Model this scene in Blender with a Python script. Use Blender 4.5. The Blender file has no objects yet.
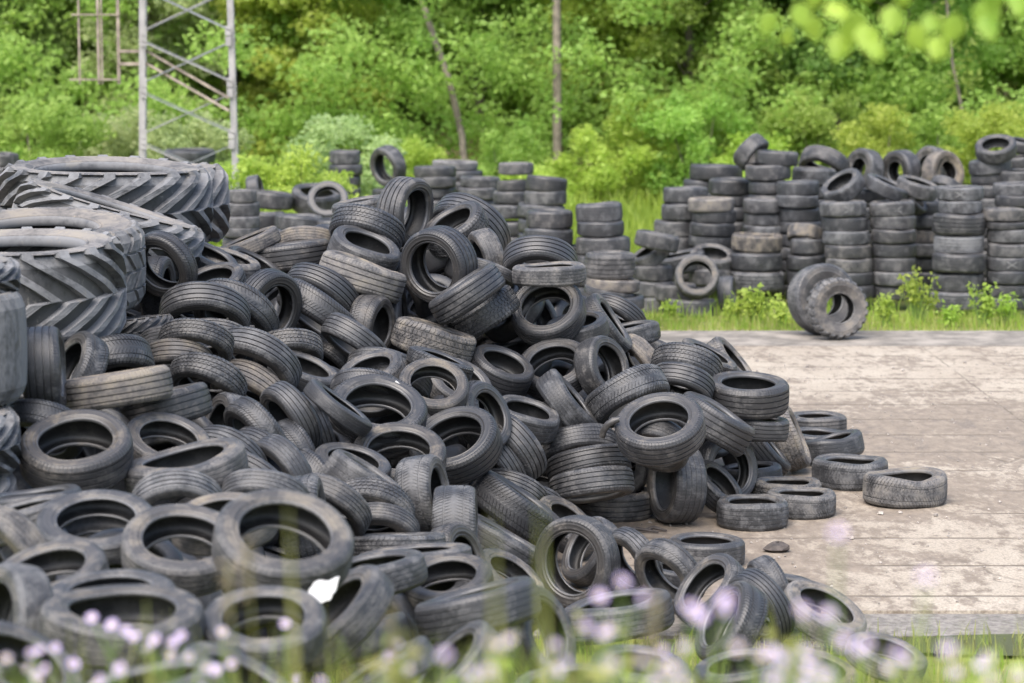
import bpy, math, random
import numpy as np
from mathutils import Vector, Matrix, Quaternion

rnd = random.Random(11)
rng = np.random.default_rng(11)
scene = bpy.context.scene
COL = scene.collection
R = math.radians

# ------------------------------------------------------------------ tables
# tyre rows: x, y, z of the tyre's centre (m), its axis, diameter, width/diameter, tread + shape, dust, warmth, label
HEAP=[
(-2.571,18.829,2.129,-0.44,-0.822,-0.363,0.531,0.26,'Vb',0.2,0.2,"thin tyre arched open beside the big block tread tractor tyre, framing another tyre's edge"),
(-2.675,19.249,1.898,0.993,-0.113,0.024,0.523,0.34,'Va',0.2,0.2,'upright tyre standing inside the arched ring next to the tractor tyres'),
(-2.456,20.553,1.997,0.501,-0.169,0.849,0.523,0.33,'Vb',0.15,0.1,'dark blue grey tyre wedged just below the rightmost tractor tyre'),
(-2.303,19.638,1.895,-0.239,-0.366,0.899,0.523,0.3,'Ra',0.3,0.2,'tyre tipped back with a wide dark opening just right of the arched ring'),
(-2.334,20.964,1.931,0.268,-0.138,0.954,0.523,0.33,'Ra',0.5,0.3,'pale ribbed tyre edge behind the wide dark opening near the tractor tyres'),
(-2.182,21.395,1.866,0.499,-0.124,0.857,0.523,0.33,'Va',0.3,0.1,'bluish herringbone tyre end behind a leaning black ring, left of the long flat tyre'),
(-2.058,18.951,1.744,-0.368,-0.621,-0.692,0.668,0.3,'Vb',0.25,0.2,'herringbone tyre curving over the ribbed tyre, in front of the leaning black ring'),
(-2.242,18.57,1.778,-0.01,-0.642,-0.767,0.662,0.32,'Ra',0.25,0.15,'clean dark tyre with five broad ribs, topmost of the arcs below the tractor tyres'),
(-2.185,17.569,1.695,-0.086,-0.566,-0.82,0.524,0.3,'Ba',0.35,0.3,'blocky arc directly below the broad ribbed tyre near the tractor tyres'),
(-2.155,18.386,1.608,-0.013,-0.557,-0.831,0.523,0.3,'Ra',0.35,0.3,'plain arc peeping out behind the blocky arc near the tractor tyres'),
(-2.388,17.969,1.604,-0.004,-0.559,-0.829,0.523,0.3,'Sa',0.35,0.2,'smooth grey arc just above the tan ribbed arc on the left'),
(-2.311,17.51,1.555,-0.004,-0.564,-0.826,0.524,0.32,'Rb',0.5,0.8,'small tan ribbed arc right of the mud blotched tyre'),
(-1.834,18.115,1.472,-0.326,-0.675,-0.662,0.666,0.3,'Rb',0.35,0.15,'large grey ribbed tyre bending over the tan ribbed tyre in the left of the heap'),
(-1.525,18.534,1.344,0.37,-0.172,0.913,0.535,0.34,'Sa',0.35,0.15,'grey banded tyre holding debris in its hollow beside the large grey ribbed arc'),
(-1.668,18.909,1.472,0.126,-0.546,-0.828,0.523,0.32,'Ba',0.4,0.3,'pale dusty tyre behind the top of the large grey ribbed arc'),
(-1.523,19.927,1.659,-0.546,-0.288,-0.787,0.669,0.33,'Va',0.25,0.3,'wide herringbone tyre sloping down to the right from the leaning black ring'),
(-1.524,20.405,1.732,-0.446,-0.558,-0.7,0.675,0.3,'Rb',0.25,0.15,'many ribbed tyre arching up behind the wide sloping herringbone tyre'),
(-1.906,21.931,1.931,-0.125,0.033,0.992,0.731,0.3,'Ra',0.35,0.5,"long flat tyre seen on its tread, level across the heap's left shoulder"),
(-2.266,21.871,2.025,-0.371,-0.043,0.928,0.597,0.24,'Sa',0.5,0.7,'brown worn tyre edge sloping up behind the long flat tyre'),
(-1.809,22.467,1.999,0.001,-0.425,-0.905,0.523,0.3,'Sa',0.6,0.8,'cream coloured arc peeping over the long flat tyre'),
(-2.685,18.257,1.709,-0.095,0.049,0.994,0.523,0.36,'La',0.35,0.2,'small lug tread tyre squeezed under the block tread tractor tyre'),
(-2.836,15.359,1.804,0.995,0.087,0.047,0.524,0.44,'Rb',0.3,0.05,'upright tyre showing its tread, standing under the big tractor tyre at left'),
(-2.789,16.219,1.676,-0.725,-0.468,0.506,0.524,0.33,'Va',0.3,0.1,'small pale tyre end beside the upright tyre under the tractor tyre'),
(-2.649,16.683,1.647,0.268,-0.474,-0.839,0.594,0.36,'Va',0.25,0.1,'herringbone tyre lying behind the mud blotched tyre'),
(-2.453,15.721,1.633,-0.152,0.071,0.986,0.694,0.29,'Ra',0.66,0.75,'tyre blotched with dried yellow mud at the left of the heap'),
(-2.22,16.26,1.436,-0.251,0.055,0.966,0.59,0.36,'Ra',0.3,0.3,'ribbed tyre wedged right below the mud blotched tyre'),
(-2.081,17.263,1.455,-0.25,-0.637,-0.729,0.557,0.32,'Bb',0.3,0.2,'chunky block tyre curving over the heap right of the mud blotched tyre'),
(-1.857,18.028,1.281,-0.421,-0.641,-0.642,0.572,0.33,'Rb',0.6,0.8,'rusty tan ribbed tyre curving down under the large grey ribbed arc'),
(-1.922,16.992,1.171,-0.839,-0.456,0.295,0.524,0.34,'Sa',0.35,0.1,'short grey tyre with its hole turned left, below the chunky block tyre'),
(-1.67,16.555,1.222,-0.739,-0.457,-0.495,0.524,0.32,'Va',0.3,0.1,'narrow tyre back rising between the short grey tyre and the tan ribbed one'),
(-1.504,17.212,1.23,-0.755,-0.487,-0.439,0.524,0.32,'Rb',0.3,0.1,'ribbed tyre back just right of the rusty tan tyre'),
(-1.394,17.51,1.087,-0.873,-0.398,-0.282,0.524,0.34,'Ra',0.2,0.1,'dark close ribbed tyre standing in the cleft left of the deep open ring'),
(-1.471,17.036,0.988,-0.811,-0.481,-0.334,0.524,0.32,'Va',0.2,0.1,'small herringbone tyre back below the ribbed backs in the cleft'),
(-1.672,17.902,0.947,-0.694,-0.546,-0.469,0.524,0.32,'Ra',0.3,0.1,'grey ribbed back in the middle of the leaning row left of the cleft'),
(-1.777,15.821,1.164,-0.391,-0.704,-0.593,0.524,0.3,'Rb',0.35,0.1,'leftmost broad grey arc in the leaning row above the collapsed tyre'),
(-1.621,16.33,1.061,-0.582,-0.649,-0.489,0.524,0.3,'Ra',0.35,0.1,'second grey arc from the left in the leaning row above the collapsed tyre'),
(-1.448,15.907,1.065,-0.707,-0.59,-0.39,0.524,0.3,'Sa',0.3,0.1,'smooth black crescent at the lower end of the leaning row'),
(-1.282,16.583,0.873,-0.778,-0.355,-0.519,0.524,0.34,'Va',0.25,0.1,'little herringbone tyre low in the dark cleft'),
(-1.241,15.065,0.941,0.992,-0.05,0.113,0.524,0.44,'Ba',0.5,0.2,'small pale block tyre standing behind the big blurred ring'),
(-2.536,14.712,1.397,0.041,-0.409,0.911,0.656,0.33,'Rb',0.3,0.75,'brownish tyre lying open to the sky above the lower left corner, hole fully visible'),
(-2.114,15.498,1.312,0.242,-0.419,0.875,0.54,0.28,'Rb',0.35,0.5,'tyre with a broad brown sidewall right of the fully open brownish tyre'),
(-1.917,14.866,1.271,-0.161,-0.078,0.984,0.714,0.26,'Sd',0.5,0.3,'collapsed tyre with pinched lips below the broad brown sidewall'),
(-1.854,14,1.214,0.069,-0.732,-0.678,0.524,0.3,'Rb',0.5,0.05,'pale ribbed arc just below the collapsed tyre'),
(-1.584,15.389,1.083,-0.469,-0.575,-0.67,0.524,0.32,'Rb',0.4,0.1,'grey tread end poking out right of the collapsed tyre'),
(-1.427,14.616,1.137,-0.127,-0.614,-0.779,0.524,0.3,'Sb',0.4,0.1,'pale smooth arc right behind the big blurred ring'),
(-2.818,15.194,1.453,-0.167,-0.613,-0.772,0.524,0.33,'Vb',0.25,0,'bluish patterned arc behind the fully open brownish tyre'),
(-2.597,13.714,1.261,-0.1,0.061,0.993,0.525,0.33,'Sb',0.15,0.1,'black tyre in the dark gap under the fully open brownish tyre'),
(-2.556,13.203,1.287,-0.247,0.012,0.969,0.525,0.3,'Ra',0.45,0.1,'grey ribbed tyre end at the left edge below the black gap'),
(-2.483,12.45,1.251,-0.581,-0.715,-0.389,0.525,0.3,'Sa',0.5,0.4,"pale tyre with a small hole cut by the photo's left edge"),
(-2.122,12.878,1.313,0.039,-0.327,0.944,0.617,0.2,'Sa',0.45,0.05,'wide shallow open ring between the fully open brownish tyre and the blurred corner tyres'),
(-2.134,11.619,1.309,-0.159,-0.262,0.952,0.551,0.28,'Sa',0.4,0.4,'open tyre tipped to the left with a shiny lip in the lower left'),
(-1.622,10.428,1.368,0.083,-0.109,0.991,0.66,0.28,'Sd',0.4,0.4,'large sagging open tyre behind the lilac flowers at lower left'),
(-1.782,11.182,1.301,-0.016,-0.112,0.994,0.592,0.22,'Sb',0.4,0.1,'grey outer arc rising behind the large sagging open tyre'),
(-1.622,12.411,1.289,0.081,-0.401,0.912,0.611,0.28,'Sb',0.4,0.4,'open ring left of the biggest blurred ring, its hole half dark'),
(-1.045,11.485,1.499,0.178,-0.42,0.89,0.657,0.28,'Sb',0.4,0.4,'biggest blurred open ring at the centre of the lower left'),
(-1.482,12.967,1.312,-0.073,-0.211,0.975,0.566,0.24,'Sb',0.5,0.5,"brownish sidewall tucked behind the biggest blurred ring's upper left"),
(-1.05,10.623,1.31,0.005,-0.347,0.938,0.526,0.28,'Sb',0.45,0.2,'open tyre below the biggest blurred ring, left of the white sheet'),
(-0.825,12.041,1.032,-0.652,-0.184,0.736,0.605,0.26,'Sa',0.45,0.2,'long oval tyre leaning steeply right of the white sheet'),
(-0.772,13.864,0.849,-0.175,0.046,0.984,0.618,0.28,'Sa',0.4,0.1,"blurred tread between the white sheet and the biggest blurred ring's right side"),
(-0.693,15.425,0.705,-0.024,0.146,0.989,0.588,0.24,'Bb',0.4,0.1,'horizontal block tread right of the biggest blurred ring'),
(-0.578,14.811,0.736,-0.091,0.099,0.991,0.699,0.2,'Sa',0.45,0.2,'thin smooth band lying below the horizontal block tread'),
(-0.368,14.259,0.709,-0.113,-0.31,0.944,0.524,0.3,'Sb',0.4,0.4,'blurred tyre with a dark half open hole above the long slick tyre'),
(-0.178,13.103,0.829,-0.243,0.132,0.961,0.663,0.32,'Sa',0.2,0.1,'long slick black tyre lying blurred in front of the heap'),
(0.14,13.52,0.594,0.819,-0.433,0.376,0.535,0.32,'Sb',0.4,0,'blurred bluish tyre with its hole turned right behind the flowers'),
(-0.566,11.073,0.985,-0.532,0.084,0.842,0.526,0.26,'Sb',0.4,0,'dark blurred tyre edge sloping up from the bottom edge of the photo'),
(-0.263,11.772,0.845,-0.672,-0.142,0.727,0.525,0.28,'Sa',0.4,0,'bluish blurred tyre leaning over the bottom edge left of centre'),
(-0.026,16.444,0.269,0.526,-0.233,0.818,0.524,0.28,'Sa',0.5,0.3,"small tyre with a pale rim above the long slick tyre's right end"),
(-0.351,15.784,0.506,0.846,-0.425,0.321,0.524,0.36,'Vb',0.4,0.6,'small tyre with a brown rim below the narrow standing tyre'),
(0.435,16.85,0.308,-0.546,-0.837,0.033,0.623,0.28,'Sb',0.35,0.3,'upright open ring at the front foot of the heap with tyres showing through'),
(0.544,17.509,0.245,-0.762,-0.38,0.524,0.497,0.3,'Sb',0.35,0.3,'tyre seen through the upright open ring at the front foot'),
(0.818,17.103,0.255,-0.761,-0.548,-0.347,0.499,0.3,'Rb',0.35,0,'bluish tyre edge right behind the upright open ring'),
(1.045,16.662,0.262,-0.661,-0.612,-0.435,0.519,0.3,'Vb',0.4,0.35,'arched herringbone tyre leaning over a tyre end at the front foot'),
(1.08,17.345,0.108,0.17,-0.004,0.985,0.438,0.34,'Sa',0.35,0.2,'rounded tyre end seen under the arched herringbone tyre'),
(1.411,18.303,0.089,0,0,1,0.567,0.32,'Sa',0.3,0.1,'flat tyre lying alone on the concrete behind the arched herringbone tyre'),
(1.28,16.213,0.244,-0.663,-0.336,0.669,0.52,0.32,'Rb',0.4,0.2,'open tyre tilted left with ribbed shoulder at the right of the front foot'),
(1.56,15.739,0.254,-0.774,-0.48,-0.414,0.502,0.3,'Rb',0.2,0,'dark clean ribbed tyre leaning on the open tilted tyre at the front foot'),
(1.682,16.319,0.234,-0.907,-0.239,-0.347,0.455,0.32,'Va',0.3,0.1,'tyre back peeping out behind the dark clean ribbed tyre at the front foot'),
(1.961,15.816,0.193,0.387,-0.259,0.885,0.567,0.26,'Sa',0.6,0.3,"mud washed open tyre tilted on the yard's front edge"),
(2.223,14.885,0.135,0.264,-0.181,0.947,0.487,0.26,'Sb',0.6,0.3,"small dusty open tyre nearest the photo's lower right corner"),
(1.777,14.537,0.126,0.23,-0.203,0.952,0.465,0.26,'Sb',0.6,0.8,'tan tyre rim half hidden by weeds under the mud washed open tyre'),
(1.322,15.139,0.276,-0.816,-0.216,0.537,0.555,0.32,'Vb',0.35,0.2,'blurred mossy looking tyre behind the flowers right of centre'),
(0.67,15.874,0.163,-0.169,0.048,0.984,0.708,0.3,'Sb',0.45,0.1,'blurred grey tyre top behind the flowers below the upright open ring'),
(-0.924,22.156,2.295,0.867,-0.491,-0.083,0.613,0.4,'Rb',0.3,0.2,'upright tyre crowning the heap with its hole turned right'),
(-1.233,21.742,2.163,-0.26,-0.46,-0.849,0.64,0.34,'Ba',0.25,0,'blue grey tyre lying left below the crowning tyre'),
(-1.231,21.234,2.019,0.368,-0.235,0.9,0.618,0.36,'Sb',0.3,0.15,'smooth tyre with a slit shaped opening under the blue grey tyre'),
(-1.212,20.606,1.88,0.322,0.057,0.945,0.728,0.33,'Rb',0.65,0.5,'mud streaked tyre under the tyre with the slit opening'),
(-1.31,22.336,2.299,-0.17,-0.044,0.984,0.523,0.36,'Ba',0.4,0.3,'tyre end peeping out left of the crowning tyre'),
(-0.596,20.858,1.949,-0.533,-0.832,-0.153,0.639,0.4,'Ra',0.2,0.3,'big open tyre facing the viewer below the crowning tyre'),
(-0.483,22.022,2.157,-0.473,-0.372,0.799,0.581,0.34,'Bb',0.3,0.2,"tyre with its opening tipped back, behind the big open tyre's top"),
(-0.37,22.597,2.112,-0.493,-0.578,-0.65,0.743,0.32,'Ra',0.25,0.15,'large ribbed tyre arched at the summit, right of the crowning tyre'),
(-0.212,21.606,1.93,-0.918,-0.329,-0.22,0.523,0.34,'Sa',0.45,0.3,"dusty grey tyre under the summit's large ribbed arch"),
(-0.216,21.131,1.858,-0.3,-0.288,-0.91,0.523,0.22,'Sb',0.45,0.2,'pinched tyre edge right of the big open tyre'),
(-0.359,20.331,1.764,-0.544,0.014,0.839,0.644,0.34,'Ra',0.25,0.3,'upper of two ribbed tyres sloping up to the right of the big open tyre'),
(-0.241,20.598,1.567,-0.528,0.005,0.849,0.643,0.34,'Ba',0.2,0.1,'lower of two sloping tyres, with small tread blocks'),
(-0.619,20.119,1.409,0.29,0.042,0.956,0.669,0.36,'Bb',0.5,0.5,"muddy block tread tyre lying tilted in the heap's centre"),
(-0.535,18.882,1.39,0.34,0.029,0.94,0.523,0.22,'Bb',0.3,0.2,'thin toothed tyre edge under the muddy block tread tyre'),
(-1.124,20.284,1.507,0.929,-0.361,-0.082,0.523,0.4,'Vb',0.35,0.6,'brownish herringbone tyre on its side with hole turned right, under the mud streaked tyre'),
(-1.213,19.466,1.496,-0.528,-0.328,-0.783,0.523,0.34,'Ra',0.3,0.1,'ribbed tyre showing its corner beside the brownish herringbone tyre'),
(-1.374,19.897,1.264,-0.619,-0.476,-0.624,0.523,0.34,'Ba',0.2,0.05,'dark block tyre corner below the wide sloping herringbone tyre'),
(-0.993,19.344,1.303,-0.111,-0.425,-0.899,0.523,0.3,'Sb',0.3,0.1,'smooth arc below the brownish herringbone tyre'),
(-1.032,18.653,1.326,-0.293,-0.321,0.901,0.523,0.32,'Vb',0.35,0.3,'small open tyre under the smooth arc, a pale scrap beside it'),
(-0.862,19.061,1.235,-0.29,-0.524,-0.801,0.523,0.32,'Sb',0.35,0.1,'small plain tyre back between the smooth arc and the muddy block tyre'),
(-0.572,18.391,1.27,0.118,-0.594,0.796,0.523,0.28,'Sa',0.35,0.6,'brown rimmed open ring above two large open tyres in the centre'),
(-0.412,19.677,1.108,0.401,-0.437,0.805,0.558,0.28,'Sb',0.35,0.4,'grey ring nested right behind the brown rimmed open ring'),
(-0.294,19.227,0.951,0.979,-0.171,0.114,0.523,0.34,'Bb',0.4,0,'pale tread fragment right of the brown rimmed open ring'),
(-0.212,18.562,1.036,0.78,-0.489,0.39,0.523,0.3,'Sb',0.25,0.2,'dark ring half hidden left of the slit opened tyre low in the centre'),
(-0.944,17.725,1.172,0.137,-0.449,0.883,0.715,0.32,'Rb',0.25,0.15,'large open tyre in the centre with a tyre edge poking into it'),
(-1.178,17.15,1.306,0.61,0.056,0.79,0.524,0.22,'Sb',0.15,0.1,'slim black tyre edge poking into the large open centre tyre'),
(-1.047,18.226,1.26,-0.092,-0.574,-0.814,0.523,0.32,'Va',0.3,0.1,'herringbone arc right above the large open centre tyre'),
(-0.767,17.148,0.963,0.022,-0.483,0.875,0.641,0.28,'Ra',0.35,0.6,'open tyre with brown sidewall in front of the two large open tyres'),
(-1.062,16.709,0.97,0.252,-0.231,0.94,0.527,0.28,'Sa',0.35,0.3,'dark arc left of the open tyre with brown sidewall'),
(-0.398,17.96,0.916,-0.276,-0.525,0.805,0.656,0.34,'Ra',0.2,0.2,'large open tyre right of centre with a pale bead ring'),
(-0.971,16.206,0.957,0.523,0.079,0.848,0.524,0.44,'Sa',0.35,0,'blocky worn tyre end sloping down in front of the brown sidewall tyre'),
(-0.582,16.651,0.793,0.953,-0.239,0.184,0.541,0.44,'Va',0.4,0.1,'broad winter tyre standing upright in front of the large open tyres'),
(-0.367,16.258,0.669,1,-0.016,0.008,0.524,0.52,'Va',0.45,0.05,'narrow herringbone tyre standing right of the broad winter tyre'),
(-0.902,15.968,0.787,-0.078,-0.824,-0.562,0.577,0.28,'Ba',0.5,0.2,'pale block tread arch left of the broad winter tyre'),
(-0.837,15.833,0.693,-0.069,-0.762,-0.643,0.524,0.28,'Sb',0.4,0.4,'smooth brownish arc nested beneath the pale block tread arch'),
(-1.117,15.514,0.924,-0.404,-0.614,-0.679,0.524,0.3,'Sa',0.4,0.4,'small rounded tyre back left of the pale block tread arch'),
(0.235,21.288,1.92,-0.066,-0.592,-0.803,0.63,0.34,'Rb',0.2,0.2,'ribbed dome like tyre on the right hand summit'),
(0.301,20.73,1.885,-0.035,-0.007,0.999,0.597,0.26,'Sb',0.55,0.3,'rough dusty tyre jutting out under the ribbed dome tyre'),
(0.295,20.891,1.559,-0.203,-0.709,0.675,0.617,0.34,'Ra',0.25,0.4,'open tyre facing out under the rough dusty tyre'),
(0.538,21.066,1.388,-0.17,-0.187,0.967,0.537,0.32,'Sa',0.25,0.3,'tyre edge behind the open tyre under the rough dusty one'),
(0.788,21.547,1.371,0.806,-0.115,0.58,0.576,0.34,'Vb',0.35,0.15,'herringbone tyre leaning right of the outward facing open tyre'),
(0.943,22.659,1.334,-0.45,-0.467,-0.761,0.523,0.3,'Rb',0.25,0.1,'dark ribbed arc beyond the leaning herringbone tyre'),
(1.04,22.223,1.22,-0.173,0.002,0.985,0.523,0.32,'Vb',0.4,0.1,'flat tread peeping out above the small tan tyre'),
(1.074,21.812,1.016,-0.727,-0.525,-0.442,0.523,0.32,'Sa',0.66,0.8,'small tan tyre at the right shoulder of the heap'),
(-0.093,20.186,1.162,0.371,-0.307,0.876,0.534,0.38,'Ra',0.2,0.3,'dark tyre tipped open in the middle of the heap, between two open rings'),
(0.346,20.484,1.138,-0.187,-0.58,0.793,0.594,0.32,'Rb',0.25,0.4,'open tyre right of middle with a slim upright ring leaning on it'),
(0.722,20.389,1.156,0.776,-0.54,0.327,0.534,0.36,'Sb',0.3,0.3,'slim ring standing on edge against the open tyre right of middle'),
(0.912,19.996,0.988,0.422,-0.387,-0.82,0.681,0.34,'Vb',0.3,0.05,'herringbone tyre sloping up below the slim standing ring'),
(0.427,19.758,0.96,0.784,-0.029,0.621,0.577,0.34,'Sb',0.35,0.05,'worn slab like tyre sloping down from the open tyre right of middle'),
(0.1,19.392,0.888,0.275,-0.194,0.942,0.534,0.38,'Sb',0.3,0.1,'sagging tyre with a slit opening, left of the worn slab like tyre'),
(0.003,18.954,0.745,-0.726,-0.413,-0.55,0.597,0.34,'Ra',0.35,0.15,'broad ribbed tyre leaning right of the large open tyre with pale bead'),
(-0.109,18.872,0.644,-0.754,-0.414,-0.51,0.523,0.34,'Rb',0.35,0.2,'ribbed tyre edge squeezed behind the broad leaning ribbed tyre'),
(0.505,19.694,0.632,0.154,-0.45,-0.88,0.621,0.3,'Sb',0.3,0.3,"smooth rounded tyre topping the leaning stack of four at the heap's foot"),
(0.593,19.505,0.516,0.176,-0.362,-0.915,0.649,0.3,'Ra',0.3,0.3,'second tyre from the top in the leaning stack of four'),
(0.61,19.216,0.414,0.129,-0.293,-0.947,0.65,0.3,'Ra',0.4,0.2,'third tyre from the top in the leaning stack of four, pale ribs'),
(0.817,20.167,0.105,0,0,1,0.649,0.33,'Ra',0.5,0.4,'pale ribbed tyre flat on the concrete under the leaning stack'),
(0.028,17.928,0.469,0.572,0.07,0.817,0.711,0.34,'Va',0.2,0.2,'long dark herringbone tyre sliding down to the front foot'),
(-0.082,17.214,0.332,0.498,0.095,0.862,0.666,0.34,'Sb',0.35,0.2,'smooth grey tyre lying parallel below the long dark herringbone tyre'),
(0.002,18.721,0.439,-0.314,-0.546,-0.777,0.523,0.3,'Ra',0.35,0.1,'upper of two ribbed arcs behind the long dark herringbone tyre'),
(0.167,19.137,0.26,-0.311,-0.592,-0.743,0.523,0.3,'Ra',0.35,0.1,'lower of two ribbed arcs behind the long dark herringbone tyre'),
(0.396,18.48,0.229,0.559,-0.269,0.785,0.546,0.3,'Sb',0.45,0.5,'open brown tyre lip right below the ribbed arcs at the foot'),
(1.454,21.203,1.055,-0.255,-0.513,-0.82,0.604,0.34,'Ba',0.25,0.1,'block tread tyre on top of the right hand shoulder'),
(1.377,20.662,0.977,-0.255,-0.519,-0.816,0.54,0.36,'Ra',0.25,0.1,"close ribbed tyre directly under the shoulder's block tread tyre"),
(1.665,21.577,1.092,0.452,-0.126,0.883,0.527,0.22,'Ba',0.45,0.5,"slim worn tyre lying over the right shoulder's block tread tyre"),
(1.881,22.023,0.98,0.738,-0.182,0.65,0.523,0.34,'Ba',0.6,0.4,"pale dusty tyre at the shoulder's far right end"),
(1.94,20.846,0.878,0.02,-0.147,0.989,0.672,0.36,'Ra',0.35,0.4,"thick scratched tyre lying level on the heap's right end"),
(1.61,20.174,0.746,0.501,0.01,0.866,0.671,0.38,'Rb',0.2,0.15,'broad dark ribbed tyre sloping down right of the framed open tyre'),
(1.115,19.028,0.874,-0.166,-0.465,0.87,0.687,0.32,'Ra',0.3,0.5,'open tyre framing two more tyres, above the tall upright tyre'),
(1.12,19.457,0.69,-0.323,-0.649,-0.688,0.523,0.34,'Sa',0.3,0.3,'tyre seen inside the open tyre above the tall upright tyre'),
(1.295,19.841,0.318,-0.933,-0.354,0.072,0.632,0.42,'Sa',0.35,0.2,'tall upright tyre standing on the concrete with its hole turned left'),
(1.747,20.615,0.291,0.551,-0.799,0.24,0.57,0.3,'Sb',0.3,0.35,'ring standing on the concrete right of the tall upright tyre'),
(1.631,20.185,0.222,0.623,-0.332,0.708,0.479,0.34,'Ra',0.2,0.2,'dark tyre seen through the ring right of the tall upright tyre'),
(1.883,19.756,0.101,0,0,1,0.574,0.36,'Sb',0.45,0.05,'smooth tyre flat on the concrete in front of the ring'),
(2.317,20.223,0.092,0,0,1,0.551,0.34,'Vb',0.6,0.35,'dusty herringbone tyre flat on the concrete, second from the smooth flat one'),
(2.265,20.766,0.089,0,0,1,0.553,0.33,'Bb',0.5,0.5,'tyre lying flat under the foot of the mud caked leaning tyre'),
(2.427,22.185,0.309,0.907,-0.136,0.4,0.599,0.34,'Bb',0.74,0.55,"mud caked tyre leaning steeply at the heap's right end"),
(2.162,21.734,0.266,0.759,-0.071,0.647,0.545,0.36,'Ra',0.2,0,'dark bluish tyre leaning beside the mud caked tyre'),
(1.999,21.241,0.122,-0.084,0.027,0.996,0.557,0.36,'Sa',0.3,0.1,'squat tyre in the gap between the ring and the bluish leaning tyre'),
(2.024,20.835,0.612,0.086,-0.008,0.996,0.523,0.34,'Rb',0.3,0.3,'tyre supporting the thick scratched tyre from below'),
(2.944,24.442,0.091,0,0,1,0.579,0.32,'Rb',0.4,0.3,'farthest flat tyre of the small scatter right of the heap'),
(2.811,23.401,0.09,0,0,1,0.573,0.32,'Sb',0.3,0.05,'open flat tyre behind the dented tyre in the small scatter'),
(2.875,22.654,0.154,-0.198,0.08,0.977,0.555,0.36,'Sd',0.3,0.05,'dented smooth tyre lying askew in the small scatter'),
(2.885,21.567,0.113,0,0,1,0.64,0.36,'Vb',0.45,0.15,'flat block patterned tyre nearest the lone tyre'),
(-1.866,19.432,1.741,0.744,-0.622,-0.246,0.617,0.28,'Rb',0.2,0.1,'black ring leaning in the middle of the left shoulder, hole turned to the lower right'),
(-2.13,10.692,1.313,-0.807,-0.55,0.217,0.526,0.34,'Sa',0.4,0,'bluish upright tyre on the left edge above the lower left corner'),
(-1.858,9.34,1.436,0.484,-0.214,0.848,0.527,0.28,'Sa',0.4,0.1,"open tyre cut by the photo's lower left corner"),
(-1.281,8.894,1.468,-0.175,0.024,0.984,0.527,0.3,'Sa',0.4,0,'bluish tyre on the bottom edge under the pale flower cluster'),
(-1.038,9.405,1.332,0.476,-0.135,0.869,0.527,0.3,'Sb',0.4,0,'bluish tyre on the bottom edge below the tyre left of the white sheet'),
(0.643,12.57,0.613,0.126,-0.108,0.986,0.525,0.3,'Sb',0.4,0.1,'blurred tyre on the bottom edge behind the flowers right of centre'),
(0.252,11.665,0.755,-0.167,-0.049,0.985,0.525,0.3,'Sb',0.4,0,'blurred tyre cut by the bottom edge below the bluish blurred tyre'),
(1.221,13.282,0.432,-0.171,-0.045,0.984,0.52,0.3,'Sa',0.4,0.1,'blurred tyre behind the weeds below the blurred mossy looking tyre'),
(3.228,20.737,0.122,0,0,1,0.69,0.36,'Vd',0.6,0.35,'lone crumpled tyre farthest out on the open concrete'),
]
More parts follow.
